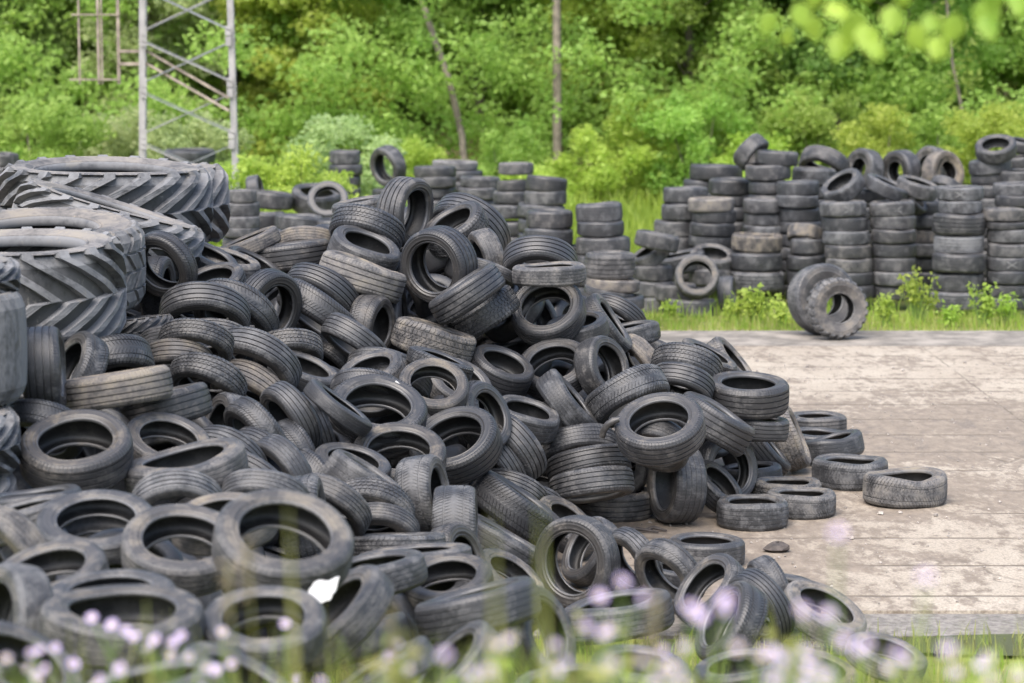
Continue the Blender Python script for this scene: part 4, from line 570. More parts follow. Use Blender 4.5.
REST=[
(4.805,36.114,0.225,0,-0.012,1,0.666,0.295,'Sb',0.424,0.251,'seventh tyre from the top in the tall single X stack behind the knobby tyre',0),
(6.906,35.389,0.136,0,-0.005,1,0.639,0.269,'Sb',0.445,0.103,'eighth tyre from the top in the right edge stack with a low chalk X',0),
(6.082,37.58,1.32,0,-0.017,1,0.617,0.33,'Sb',0.288,0.309,'topmost tyre of the half hidden stack left of the broad stack',0),
(6.075,37.514,1.119,0,0.006,1,0.616,0.33,'Sa',0.498,0.178,'second tyre from the top in the half hidden stack left of the broad stack',0),
(6.088,37.517,0.5,0,0.004,1,0.632,0.322,'Sa',0.483,0.13,'fifth tyre from the top in the half hidden stack left of the broad stack',0),
(6.083,37.463,0.298,0,-0.018,1,0.632,0.322,'Sb',0.276,0.209,'sixth tyre from the top in the half hidden stack left of the broad stack',0),
(6.076,37.395,0.098,0,0.009,1,0.631,0.322,'Ra',0.285,0.071,'seventh tyre from the top in the half hidden stack left of the broad stack',0),
(3.74,37.9,0.749,0,-0.015,1,0.638,0.299,'Sa',0.352,0.309,'fourth tyre from the top in the stack rising behind the rusty brown topped stack',0),
(3.745,37.929,0.538,0,0.003,1,0.639,0.322,'Sb',0.388,0.224,'fifth tyre from the top in the stack rising behind the rusty brown topped stack',0),
(3.739,37.838,0.338,0,0.001,1,0.638,0.322,'Sa',0.434,0.06,'sixth tyre from the top in the stack rising behind the rusty brown topped stack',0),
(3.744,37.868,0.126,0,-0.008,1,0.639,0.322,'Sa',0.277,0.172,'seventh tyre from the top in the stack rising behind the rusty brown topped stack',0),
(2.922,37.475,0.636,0,0.002,1,0.661,0.286,'Sb',0.417,0.113,'fifth tyre from the top in the crooked stack with a cream coloured top tyre',0),
(2.462,38.096,0.733,0,0.012,1,0.686,0.344,'Sa',0.277,0.045,'fourth tyre from the top in the leftmost stack of the right hand tyre wall',0),
(2.51,38.127,0.491,0,0.011,1,0.687,0.344,'Sa',0.26,0.046,'fifth tyre from the top in the leftmost stack of the right hand tyre wall',0),
(3.387,39.219,1.319,0,-0.015,1,0.674,0.293,'Sb',0.499,0.256,'second tyre from the top in the stack just behind the cream topped stack',0),
(3.433,39.193,1.121,0,0.012,1,0.674,0.315,'Ra',0.322,0.284,'third tyre from the top in the stack just behind the cream topped stack',0),
(3.433,39.163,0.909,0,-0.007,1,0.674,0.293,'Sb',0.266,0.123,'fourth tyre from the top in the stack just behind the cream topped stack',0),
(3.427,39.078,0.7,0,-0.012,1,0.673,0.293,'Sb',0.476,0.16,'fifth tyre from the top in the stack just behind the cream topped stack',0),
(3.429,39.067,0.487,0,-0.013,1,0.673,0.293,'Sa',0.404,0.083,'sixth tyre from the top in the stack just behind the cream topped stack',0),
(3.428,39.036,0.274,0,-0.013,1,0.673,0.293,'Sb',0.409,0.097,'seventh tyre from the top in the stack just behind the cream topped stack',0),
(3.018,40.455,1.478,0,-0.01,1,0.632,0.297,'Sb',0.389,0.203,'second tyre from the top in the highest left stack behind the cream topped stack',0),
(3.029,40.37,1.278,0,0.003,1,0.663,0.306,'Sb',0.434,0.13,'third tyre from the top in the highest left stack behind the cream topped stack',0),
(3.028,40.328,1.075,0,0.01,1,0.662,0.306,'Ra',0.333,0.028,'fourth tyre from the top in the highest left stack behind the cream topped stack',0),
(3.028,40.313,0.871,0,0.017,1,0.662,0.306,'Rb',0.324,0.181,'fifth tyre from the top in the highest left stack behind the cream topped stack',0),
(3.027,40.279,0.668,0,0.005,1,0.662,0.306,'Sb',0.433,0.261,'sixth tyre from the top in the highest left stack behind the cream topped stack',0),
(3.026,40.234,0.467,0,-0.011,1,0.662,0.306,'Sa',0.354,0.127,'seventh tyre from the top in the highest left stack behind the cream topped stack',0),
(4.255,37.755,1.013,0,-0.004,1,0.635,0.288,'Sb',0.266,0.051,'fourth tyre from the top in the stack just left of the single chalk X stack',0),
(4.257,37.751,0.821,0,0.004,1,0.636,0.299,'Sb',0.492,0.02,'fifth tyre from the top in the stack just left of the single chalk X stack',0),
(4.232,36.705,0.369,0,-0.003,1,0.605,0.354,'Sb',0.253,0.193,'third tyre from the top in the lower stack behind the knobby truck tyre',0),
(4.224,36.604,0.162,0,0.005,1,0.603,0.354,'Sb',0.453,0.061,'fourth tyre from the top in the lower stack behind the knobby truck tyre',0),
(7.178,38.439,1.504,0,0.018,1,0.631,0.306,'Sb',0.292,0.317,'third tyre from the top in the right hand stack under the tilted open tyre',0),
(7.172,38.387,1.312,0,0.016,1,0.63,0.306,'Sb',0.298,0.136,'fourth tyre from the top in the right hand stack under the tilted open tyre',0),
(7.129,38.293,1.123,0,-0.003,1,0.629,0.306,'Sa',0.368,0.186,'fifth tyre from the top in the right hand stack under the tilted open tyre',0),
(7.134,38.294,0.928,0,0.003,1,0.629,0.306,'Ra',0.393,0.108,'sixth tyre from the top in the right hand stack under the tilted open tyre',0),
(7.131,38.259,0.735,0,-0.006,1,0.629,0.306,'Sa',0.286,0.009,'seventh tyre from the top in the right hand stack under the tilted open tyre',0),
(7.132,38.239,0.542,0,0.005,1,0.629,0.306,'Ra',0.425,0.011,'eighth tyre from the top in the right hand stack under the tilted open tyre',0),
(7.142,38.27,0.343,0,-0.012,1,0.63,0.306,'Sa',0.434,0.023,'ninth tyre from the top in the right hand stack under the tilted open tyre',0),
(1.34,31.019,0.583,-0.07,-0.018,0.997,0.548,0.308,'Sb',0.334,0.091,'fourth tyre from the top in the wide topped mid stack just behind the heap',0),
(1.329,31.029,0.41,0,0.014,1,0.561,0.301,'Sa',0.478,0.269,'fifth tyre from the top in the wide topped mid stack just behind the heap',0),
(1.329,30.999,0.242,0,-0.006,1,0.561,0.301,'Sa',0.447,0.011,'sixth tyre from the top in the wide topped mid stack just behind the heap',0),
(1.166,33.426,0.873,0,-0.011,1,0.655,0.317,'Ra',0.395,0.056,'fourth tyre from the top in the stack of three tyres right of the heap summit',0),
(1.163,33.314,0.673,0,0.002,1,0.653,0.317,'Ra',0.277,0.223,'fifth tyre from the top in the stack of three tyres right of the heap summit',0),
(1.164,33.327,0.462,0,0.016,1,0.654,0.317,'Sa',0.407,0.124,'sixth tyre from the top in the stack of three tyres right of the heap summit',0),
(1.164,33.299,0.254,0,-0.009,1,0.654,0.317,'Sa',0.356,0.226,'seventh tyre from the top in the stack of three tyres right of the heap summit',0),
(0.714,33.736,0.978,0,-0.011,1,0.476,0.385,'Rb',0.292,0.154,'third tyre from the top in the open topped stack behind the ribbed dome tyre',0),
(0.712,33.644,0.748,0,-0.009,1,0.528,0.396,'Sa',0.366,0.31,'fourth tyre from the top in the open topped stack behind the ribbed dome tyre',0),
(0.581,33.675,0.52,0,0.001,1,0.608,0.344,'Ra',0.431,0.341,'fifth tyre from the top in the open topped stack behind the ribbed dome tyre',0),
(0.437,38.48,0.989,0,0.008,1,0.693,0.301,'Sb',0.366,0.004,'fourth tyre from the top in the leaning back stack left of the three tyre stack',0),
(0.436,38.425,0.782,0,-0.02,1,0.692,0.301,'Sa',0.366,0.05,'fifth tyre from the top in the leaning back stack left of the three tyre stack',0),
(0.015,39.472,0.863,0,0.001,1,0.587,0.391,'Sa',0.462,0.169,'fifth tyre from the top in the back stack half hidden behind the leaning back stack',0),
(0.015,39.444,0.64,0,0.016,1,0.618,0.346,'Sa',0.474,0.115,'sixth tyre from the top in the back stack half hidden behind the leaning back stack',0),
(-1.25,41.548,1.286,-0.035,0.02,0.999,0.698,0.276,'Sa',0.38,0.144,'third tyre from the top in the far stack behind the heap summit on the left',0),
(-1.247,41.426,1.099,0,-0.006,1,0.696,0.276,'Ra',0.348,0.267,'fourth tyre from the top in the far stack behind the heap summit on the left',0),
(-1.247,41.395,0.906,0,-0.003,1,0.696,0.276,'Sb',0.313,0.134,'fifth tyre from the top in the far stack behind the heap summit on the left',0),
(-0.545,41.008,1.126,0,-0.012,1,0.641,0.297,'Ra',0.282,0.272,'third tyre from the top in the far brown edged stack behind the heap summit',0),
(-0.545,40.968,0.936,0,-0.001,1,0.641,0.297,'Sb',0.454,0.051,'fourth tyre from the top in the far brown edged stack behind the heap summit',0),
(-0.822,43,1.5,0,0.007,1,0.671,0.247,'Sb',0.317,0.132,'second tyre from the top in the farthest pale topped stack behind the heap summit',0),
(-0.823,42.981,1.316,0,0.006,1,0.671,0.247,'Sb',0.251,0.253,'third tyre from the top in the farthest pale topped stack behind the heap summit',0),
(-0.823,43.002,1.13,0,0.016,1,0.672,0.247,'Ra',0.37,0.15,'fourth tyre from the top in the farthest pale topped stack behind the heap summit',0),
(5.174,36.991,1.532,-0.005,-0.039,0.999,0.463,0.4,'Sa',0.474,0.039,"small tyre squeezed between the two crossed stacks' tops",0),
(5.842,37.181,1.434,0.731,-0.383,0.565,0.465,0.34,'Sb',0.355,0.171,'tyre standing slantwise above the half hidden stack',0),
(7.823,39.551,1.885,-0.095,-0.035,0.995,0.555,0.34,'Sa',0.373,0.224,'tyre cut by the right edge beside the tilted open tyre',0),
(7.869,39.58,2.13,0.147,-0.141,0.979,0.555,0.34,'Sa',0.302,0.004,'topmost tyre cut by the right edge',0),
(-3.087,35.518,0.997,-0.002,0.018,1,0.64,0.38,'Sb',0.393,0.062,'lower tyre beneath the long grey tyre of the left background pile',0),
(-2.461,35.539,1.176,-0.034,-0.009,0.999,0.64,0.38,'Sb',0.417,0.003,'bluish tyre right of the long grey tyre on the left',0),
(-3.473,35.922,1.007,-0.002,0.017,1,0.619,0.38,'Sb',0.392,0.026,'lowest tyre seen in the left background pile',0),
]
HIDDEN_ROWS=[
(2.911,37.489,0.09,0,0,1,0.661,0.268,'Sa',0.3,0.1,'tyre hidden in the back rows beneath the top row tyres'),
(2.931,37.489,0.27,0,0,1,0.661,0.268,'Sa',0.3,0.1,'tyre hidden in the back rows beneath the top row tyres'),
(2.924,37.489,0.45,0,0,1,0.661,0.268,'Sa',0.3,0.1,'tyre hidden in the back rows beneath the top row tyres'),
(2.517,38.076,0.094,0,0,1,0.686,0.27,'Sa',0.3,0.1,'tyre hidden in the back rows beneath the top row tyres'),
(2.504,38.076,0.282,0,0,1,0.686,0.27,'Sa',0.3,0.1,'tyre hidden in the back rows beneath the top row tyres'),
(3.445,39.057,0.086,0,0,1,0.674,0.253,'Sa',0.3,0.1,'tyre hidden in the back rows beneath the top row tyres'),
(3.032,40.288,0.09,0,0,1,0.663,0.267,'Sa',0.3,0.1,'tyre hidden in the back rows beneath the top row tyres'),
(3.021,40.288,0.27,0,0,1,0.663,0.267,'Sa',0.3,0.1,'tyre hidden in the back rows beneath the top row tyres'),
(4.242,37.712,0.091,0,0,1,0.635,0.282,'Sa',0.3,0.1,'tyre hidden in the back rows beneath the top row tyres'),
(4.238,37.712,0.273,0,0,1,0.635,0.282,'Sa',0.3,0.1,'tyre hidden in the back rows beneath the top row tyres'),
(4.252,37.712,0.455,0,0,1,0.635,0.282,'Sa',0.3,0.1,'tyre hidden in the back rows beneath the top row tyres'),
(4.235,37.712,0.637,0,0,1,0.635,0.282,'Sa',0.3,0.1,'tyre hidden in the back rows beneath the top row tyres'),
(7.283,36.981,0.097,0,0,1,0.607,0.315,'Sa',0.3,0.1,'tyre hidden in the back rows beneath the top row tyres'),
(7.27,36.981,0.291,0,0,1,0.607,0.315,'Sa',0.3,0.1,'tyre hidden in the back rows beneath the top row tyres'),
(7.284,36.981,0.486,0,0,1,0.607,0.315,'Sa',0.3,0.1,'tyre hidden in the back rows beneath the top row tyres'),
(7.284,36.981,0.68,0,0,1,0.607,0.315,'Sa',0.3,0.1,'tyre hidden in the back rows beneath the top row tyres'),
(7.286,36.981,0.874,0,0,1,0.607,0.315,'Sa',0.3,0.1,'tyre hidden in the back rows beneath the top row tyres'),
(7.299,36.981,1.068,0,0,1,0.607,0.315,'Sa',0.3,0.1,'tyre hidden in the back rows beneath the top row tyres'),
(7.265,36.981,1.262,0,0,1,0.607,0.315,'Sa',0.3,0.1,'tyre hidden in the back rows beneath the top row tyres'),
(7.154,38.26,0.123,0,0,1,0.63,0.386,'Sa',0.3,0.1,'tyre hidden in the back rows beneath the top row tyres'),
(1.327,30.997,0.078,0,0,1,0.561,0.275,'Sa',0.3,0.1,'tyre hidden in the back rows beneath the top row tyres'),
(1.167,33.314,0.074,0,0,1,0.654,0.223,'Sa',0.3,0.1,'tyre hidden in the back rows beneath the top row tyres'),
(0.588,33.648,0.104,0,0,1,0.607,0.338,'Sa',0.3,0.1,'tyre hidden in the back rows beneath the top row tyres'),
(0.595,33.648,0.313,0,0,1,0.607,0.338,'Sa',0.3,0.1,'tyre hidden in the back rows beneath the top row tyres'),
(0.431,38.413,0.085,0,0,1,0.692,0.241,'Sa',0.3,0.1,'tyre hidden in the back rows beneath the top row tyres'),
(0.433,38.413,0.254,0,0,1,0.692,0.241,'Sa',0.3,0.1,'tyre hidden in the back rows beneath the top row tyres'),
(0.455,38.413,0.424,0,0,1,0.692,0.241,'Sa',0.3,0.1,'tyre hidden in the back rows beneath the top row tyres'),
(0.419,38.413,0.593,0,0,1,0.692,0.241,'Sa',0.3,0.1,'tyre hidden in the back rows beneath the top row tyres'),
(0.021,39.503,0.088,0,0,1,0.619,0.28,'Sa',0.3,0.1,'tyre hidden in the back rows beneath the top row tyres'),
(0.021,39.503,0.264,0,0,1,0.619,0.28,'Sa',0.3,0.1,'tyre hidden in the back rows beneath the top row tyres'),
(-0.003,39.503,0.44,0,0,1,0.619,0.28,'Sa',0.3,0.1,'tyre hidden in the back rows beneath the top row tyres'),
(-1.244,41.448,0.101,0,0,1,0.697,0.284,'Sa',0.3,0.1,'tyre hidden in the back rows beneath the top row tyres'),
(-1.241,41.448,0.302,0,0,1,0.697,0.284,'Sa',0.3,0.1,'tyre hidden in the back rows beneath the top row tyres'),
(-1.231,41.448,0.503,0,0,1,0.697,0.284,'Sa',0.3,0.1,'tyre hidden in the back rows beneath the top row tyres'),
(-1.255,41.448,0.705,0,0,1,0.697,0.284,'Sa',0.3,0.1,'tyre hidden in the back rows beneath the top row tyres'),
(-0.525,40.949,0.105,0,0,1,0.641,0.323,'Sa',0.3,0.1,'tyre hidden in the back rows beneath the top row tyres'),
(-0.544,40.949,0.315,0,0,1,0.641,0.323,'Sa',0.3,0.1,'tyre hidden in the back rows beneath the top row tyres'),
(-0.545,40.949,0.526,0,0,1,0.641,0.323,'Sa',0.3,0.1,'tyre hidden in the back rows beneath the top row tyres'),
(-0.529,40.949,0.736,0,0,1,0.641,0.323,'Sa',0.3,0.1,'tyre hidden in the back rows beneath the top row tyres'),
(-0.842,42.986,0.087,0,0,1,0.672,0.256,'Sa',0.3,0.1,'tyre hidden in the back rows beneath the top row tyres'),
(-0.814,42.986,0.262,0,0,1,0.672,0.256,'Sa',0.3,0.1,'tyre hidden in the back rows beneath the top row tyres'),
(-0.818,42.986,0.436,0,0,1,0.672,0.256,'Sa',0.3,0.1,'tyre hidden in the back rows beneath the top row tyres'),
(-0.83,42.986,0.611,0,0,1,0.672,0.256,'Sa',0.3,0.1,'tyre hidden in the back rows beneath the top row tyres'),
(-0.809,42.986,0.785,0,0,1,0.672,0.256,'Sa',0.3,0.1,'tyre hidden in the back rows beneath the top row tyres'),
(-0.828,42.986,0.96,0,0,1,0.672,0.256,'Sa',0.3,0.1,'tyre hidden in the back rows beneath the top row tyres'),
(-3.706,34.914,0.092,0,0,1,0.52,0.349,'Sa',0.3,0.1,'tyre hidden in the back rows beneath the top row tyres'),
(-3.704,34.914,0.276,0,0,1,0.52,0.349,'Sa',0.3,0.1,'tyre hidden in the back rows beneath the top row tyres'),
(-3.694,34.914,0.461,0,0,1,0.52,0.349,'Sa',0.3,0.1,'tyre hidden in the back rows beneath the top row tyres'),
(-3.717,34.914,0.645,0,0,1,0.52,0.349,'Sa',0.3,0.1,'tyre hidden in the back rows beneath the top row tyres'),
(-3.708,34.914,0.829,0,0,1,0.52,0.349,'Sa',0.3,0.1,'tyre hidden in the back rows beneath the top row tyres'),
(3.868,38.432,0.104,0,0,1,0.6,0.342,'Sa',0.3,0.1,'tyre hidden in the back rows beneath the top row tyres'),
(3.849,38.432,0.312,0,0,1,0.6,0.342,'Sa',0.3,0.1,'tyre hidden in the back rows beneath the top row tyres'),
(3.858,38.432,0.52,0,0,1,0.6,0.342,'Sa',0.3,0.1,'tyre hidden in the back rows beneath the top row tyres'),
(3.83,38.432,0.729,0,0,1,0.6,0.342,'Sa',0.3,0.1,'tyre hidden in the back rows beneath the top row tyres'),
(3.829,38.432,0.937,0,0,1,0.6,0.342,'Sa',0.3,0.1,'tyre hidden in the back rows beneath the top row tyres'),
(3.828,38.432,1.145,0,0,1,0.6,0.342,'Sa',0.3,0.1,'tyre hidden in the back rows beneath the top row tyres'),
(3.845,38.432,1.353,0,0,1,0.6,0.342,'Sa',0.3,0.1,'tyre hidden in the back rows beneath the top row tyres'),
(3.848,38.432,1.561,0,0,1,0.6,0.342,'Sa',0.3,0.1,'tyre hidden in the back rows beneath the top row tyres'),
(4.604,39.025,0.097,0,0,1,0.6,0.319,'Sa',0.3,0.1,'tyre hidden in the back rows beneath the top row tyres'),
(4.574,39.025,0.292,0,0,1,0.6,0.319,'Sa',0.3,0.1,'tyre hidden in the back rows beneath the top row tyres'),
(4.589,39.025,0.486,0,0,1,0.6,0.319,'Sa',0.3,0.1,'tyre hidden in the back rows beneath the top row tyres'),
(4.571,39.025,0.681,0,0,1,0.6,0.319,'Sa',0.3,0.1,'tyre hidden in the back rows beneath the top row tyres'),
(4.582,39.025,0.875,0,0,1,0.6,0.319,'Sa',0.3,0.1,'tyre hidden in the back rows beneath the top row tyres'),
(4.626,39.025,1.07,0,0,1,0.6,0.319,'Sa',0.3,0.1,'tyre hidden in the back rows beneath the top row tyres'),
(4.607,39.025,1.264,0,0,1,0.6,0.319,'Sa',0.3,0.1,'tyre hidden in the back rows beneath the top row tyres'),
(4.61,39.025,1.459,0,0,1,0.6,0.319,'Sa',0.3,0.1,'tyre hidden in the back rows beneath the top row tyres'),
(4.809,39.445,0.094,0,0,1,0.6,0.309,'Sa',0.3,0.1,'tyre hidden in the back rows beneath the top row tyres'),
(4.809,39.445,0.282,0,0,1,0.6,0.309,'Sa',0.3,0.1,'tyre hidden in the back rows beneath the top row tyres'),
(4.814,39.445,0.47,0,0,1,0.6,0.309,'Sa',0.3,0.1,'tyre hidden in the back rows beneath the top row tyres'),
(4.808,39.445,0.658,0,0,1,0.6,0.309,'Sa',0.3,0.1,'tyre hidden in the back rows beneath the top row tyres'),
(4.813,39.445,0.846,0,0,1,0.6,0.309,'Sa',0.3,0.1,'tyre hidden in the back rows beneath the top row tyres'),
(4.785,39.445,1.034,0,0,1,0.6,0.309,'Sa',0.3,0.1,'tyre hidden in the back rows beneath the top row tyres'),
(4.812,39.445,1.222,0,0,1,0.6,0.309,'Sa',0.3,0.1,'tyre hidden in the back rows beneath the top row tyres'),
(4.799,39.445,1.41,0,0,1,0.6,0.309,'Sa',0.3,0.1,'tyre hidden in the back rows beneath the top row tyres'),
(5.467,39.636,0.1,0,0,1,0.6,0.329,'Sa',0.3,0.1,'tyre hidden in the back rows beneath the top row tyres'),
(5.44,39.636,0.301,0,0,1,0.6,0.329,'Sa',0.3,0.1,'tyre hidden in the back rows beneath the top row tyres'),
(5.421,39.636,0.502,0,0,1,0.6,0.329,'Sa',0.3,0.1,'tyre hidden in the back rows beneath the top row tyres'),
(5.471,39.636,0.702,0,0,1,0.6,0.329,'Sa',0.3,0.1,'tyre hidden in the back rows beneath the top row tyres'),
(5.416,39.636,0.903,0,0,1,0.6,0.329,'Sa',0.3,0.1,'tyre hidden in the back rows beneath the top row tyres'),
(5.467,39.636,1.103,0,0,1,0.6,0.329,'Sa',0.3,0.1,'tyre hidden in the back rows beneath the top row tyres'),
(5.423,39.636,1.304,0,0,1,0.6,0.329,'Sa',0.3,0.1,'tyre hidden in the back rows beneath the top row tyres'),
(5.998,39.634,0.1,0,0,1,0.6,0.329,'Sa',0.3,0.1,'tyre hidden in the back rows beneath the top row tyres'),
(5.989,39.634,0.301,0,0,1,0.6,0.329,'Sa',0.3,0.1,'tyre hidden in the back rows beneath the top row tyres'),
(5.989,39.634,0.501,0,0,1,0.6,0.329,'Sa',0.3,0.1,'tyre hidden in the back rows beneath the top row tyres'),
(6.021,39.634,0.701,0,0,1,0.6,0.329,'Sa',0.3,0.1,'tyre hidden in the back rows beneath the top row tyres'),
(6.022,39.634,0.902,0,0,1,0.6,0.329,'Sa',0.3,0.1,'tyre hidden in the back rows beneath the top row tyres'),
(6.042,39.634,1.102,0,0,1,0.6,0.329,'Sa',0.3,0.1,'tyre hidden in the back rows beneath the top row tyres'),
(6.017,39.634,1.303,0,0,1,0.6,0.329,'Sa',0.3,0.1,'tyre hidden in the back rows beneath the top row tyres'),
(6.638,39.431,0.097,0,0,1,0.6,0.32,'Sa',0.3,0.1,'tyre hidden in the back rows beneath the top row tyres'),
(6.658,39.431,0.292,0,0,1,0.6,0.32,'Sa',0.3,0.1,'tyre hidden in the back rows beneath the top row tyres'),
(6.63,39.431,0.487,0,0,1,0.6,0.32,'Sa',0.3,0.1,'tyre hidden in the back rows beneath the top row tyres'),
(6.604,39.431,0.682,0,0,1,0.6,0.32,'Sa',0.3,0.1,'tyre hidden in the back rows beneath the top row tyres'),
(6.627,39.431,0.876,0,0,1,0.6,0.32,'Sa',0.3,0.1,'tyre hidden in the back rows beneath the top row tyres'),
(6.639,39.431,1.071,0,0,1,0.6,0.32,'Sa',0.3,0.1,'tyre hidden in the back rows beneath the top row tyres'),
(6.66,39.431,1.266,0,0,1,0.6,0.32,'Sa',0.3,0.1,'tyre hidden in the back rows beneath the top row tyres'),
(7.837,39.551,0.098,0,0,1,0.6,0.322,'Sa',0.3,0.1,'tyre hidden in the back rows beneath the top row tyres'),
(7.798,39.551,0.294,0,0,1,0.6,0.322,'Sa',0.3,0.1,'tyre hidden in the back rows beneath the top row tyres'),
(7.831,39.551,0.49,0,0,1,0.6,0.322,'Sa',0.3,0.1,'tyre hidden in the back rows beneath the top row tyres'),
(7.835,39.551,0.685,0,0,1,0.6,0.322,'Sa',0.3,0.1,'tyre hidden in the back rows beneath the top row tyres'),
(7.82,39.551,0.881,0,0,1,0.6,0.322,'Sa',0.3,0.1,'tyre hidden in the back rows beneath the top row tyres'),
(7.849,39.551,1.077,0,0,1,0.6,0.322,'Sa',0.3,0.1,'tyre hidden in the back rows beneath the top row tyres'),
(7.808,39.551,1.273,0,0,1,0.6,0.322,'Sa',0.3,0.1,'tyre hidden in the back rows beneath the top row tyres'),
(7.851,39.551,1.469,0,0,1,0.6,0.322,'Sa',0.3,0.1,'tyre hidden in the back rows beneath the top row tyres'),
(7.836,39.551,1.665,0,0,1,0.6,0.322,'Sa',0.3,0.1,'tyre hidden in the back rows beneath the top row tyres'),
(-2.912,45.068,0.099,0,0,1,0.6,0.325,'Sa',0.3,0.1,'tyre hidden in the back rows beneath the top row tyres'),
(-2.934,45.068,0.297,0,0,1,0.6,0.325,'Sa',0.3,0.1,'tyre hidden in the back rows beneath the top row tyres'),
(-2.937,45.068,0.494,0,0,1,0.6,0.325,'Sa',0.3,0.1,'tyre hidden in the back rows beneath the top row tyres'),
(-2.93,45.068,0.692,0,0,1,0.6,0.325,'Sa',0.3,0.1,'tyre hidden in the back rows beneath the top row tyres'),
(-2.954,45.068,0.89,0,0,1,0.6,0.325,'Sa',0.3,0.1,'tyre hidden in the back rows beneath the top row tyres'),
(-2.954,45.068,1.088,0,0,1,0.6,0.325,'Sa',0.3,0.1,'tyre hidden in the back rows beneath the top row tyres'),
(-2.955,45.068,1.285,0,0,1,0.6,0.325,'Sa',0.3,0.1,'tyre hidden in the back rows beneath the top row tyres'),
(-2.923,45.068,1.483,0,0,1,0.6,0.325,'Sa',0.3,0.1,'tyre hidden in the back rows beneath the top row tyres'),
(-2.114,44.048,0.101,0,0,1,0.6,0.333,'Sa',0.3,0.1,'tyre hidden in the back rows beneath the top row tyres'),
(-2.11,44.048,0.304,0,0,1,0.6,0.333,'Sa',0.3,0.1,'tyre hidden in the back rows beneath the top row tyres'),
(-2.146,44.048,0.507,0,0,1,0.6,0.333,'Sa',0.3,0.1,'tyre hidden in the back rows beneath the top row tyres'),
(-2.106,44.048,0.71,0,0,1,0.6,0.333,'Sa',0.3,0.1,'tyre hidden in the back rows beneath the top row tyres'),
(-2.132,44.048,0.913,0,0,1,0.6,0.333,'Sa',0.3,0.1,'tyre hidden in the back rows beneath the top row tyres'),
(-2.109,44.048,1.115,0,0,1,0.6,0.333,'Sa',0.3,0.1,'tyre hidden in the back rows beneath the top row tyres'),
(-5.807,46.07,0.094,0,0,1,0.6,0.308,'Sa',0.3,0.1,'tyre hidden in the back rows beneath the top row tyres'),
(-5.78,46.07,0.282,0,0,1,0.6,0.308,'Sa',0.3,0.1,'tyre hidden in the back rows beneath the top row tyres'),
(-5.795,46.07,0.47,0,0,1,0.6,0.308,'Sa',0.3,0.1,'tyre hidden in the back rows beneath the top row tyres'),
(-5.785,46.07,0.658,0,0,1,0.6,0.308,'Sa',0.3,0.1,'tyre hidden in the back rows beneath the top row tyres'),
(-5.815,46.07,0.845,0,0,1,0.6,0.308,'Sa',0.3,0.1,'tyre hidden in the back rows beneath the top row tyres'),
(-5.814,46.07,1.033,0,0,1,0.6,0.308,'Sa',0.3,0.1,'tyre hidden in the back rows beneath the top row tyres'),
(-5.757,46.07,1.221,0,0,1,0.6,0.308,'Sa',0.3,0.1,'tyre hidden in the back rows beneath the top row tyres'),
(-5.764,46.07,1.409,0,0,1,0.6,0.308,'Sa',0.3,0.1,'tyre hidden in the back rows beneath the top row tyres'),
(-7.911,40.029,0.097,0,0,1,0.6,0.318,'Sa',0.3,0.1,'tyre hidden in the back rows beneath the top row tyres'),
(-7.921,40.029,0.29,0,0,1,0.6,0.318,'Sa',0.3,0.1,'tyre hidden in the back rows beneath the top row tyres'),
(-7.918,40.029,0.484,0,0,1,0.6,0.318,'Sa',0.3,0.1,'tyre hidden in the back rows beneath the top row tyres'),
(-7.91,40.029,0.677,0,0,1,0.6,0.318,'Sa',0.3,0.1,'tyre hidden in the back rows beneath the top row tyres'),
(-7.952,40.029,0.87,0,0,1,0.6,0.318,'Sa',0.3,0.1,'tyre hidden in the back rows beneath the top row tyres'),
(-7.965,40.029,1.064,0,0,1,0.6,0.318,'Sa',0.3,0.1,'tyre hidden in the back rows beneath the top row tyres'),
(-7.955,40.029,1.257,0,0,1,0.6,0.318,'Sa',0.3,0.1,'tyre hidden in the back rows beneath the top row tyres'),
(-7.957,40.029,1.451,0,0,1,0.6,0.318,'Sa',0.3,0.1,'tyre hidden in the back rows beneath the top row tyres'),
]
TRACTOR=[
(-3.576,23.884,2.252,-0.014,-0.023,1,1.867,0.36,'La',0.74,0.07,'farthest and largest tractor tyre lying flat on top of the tractor stack'),
(-3.441,21.687,2.403,0.024,-0.043,0.999,1.814,0.35,'La',0.74,0.07,'lug tread tractor tyre lying flat in front of the farthest tractor tyre'),
(-3.156,19.964,2.31,0.288,0.046,0.957,1.5,0.27,'La',0.74,0.07,'tractor tyre tilted down to the right between the two flat tractor tyres'),
(-3.411,18.437,2.171,0.015,-0.083,0.996,1.532,0.4,'Ia',0.74,0.07,'big tyre with a block patterned tread, behind the nearest deep lug tractor tyre'),
(-3.334,16.923,2.145,-0.01,0.049,-0.999,1.527,0.42,'La',0.74,0.07,'nearest tractor tyre with deep angled lugs and mud between them'),
(-3.422,14.939,2.398,0,0,1,1.078,0.2,'La',0.74,0.07,'thin lug tyre corner at the left edge on the smooth grey tractor tyre'),
(-3.399,14.793,2.014,0,0,1,1.129,0.55,'Pa',0.74,0.07,"smooth worn grey tractor tyre cut by the photo's left edge"),
(-3.376,14.429,1.501,0,0,1,1.141,0.32,'La',0.74,0.07,'upper dark lug tyre in the low pair at the left edge'),
(-3.399,14.389,1.161,0,0,1,1.152,0.28,'La',0.74,0.07,'lower dark lug tyre in the low pair at the left edge'),
]
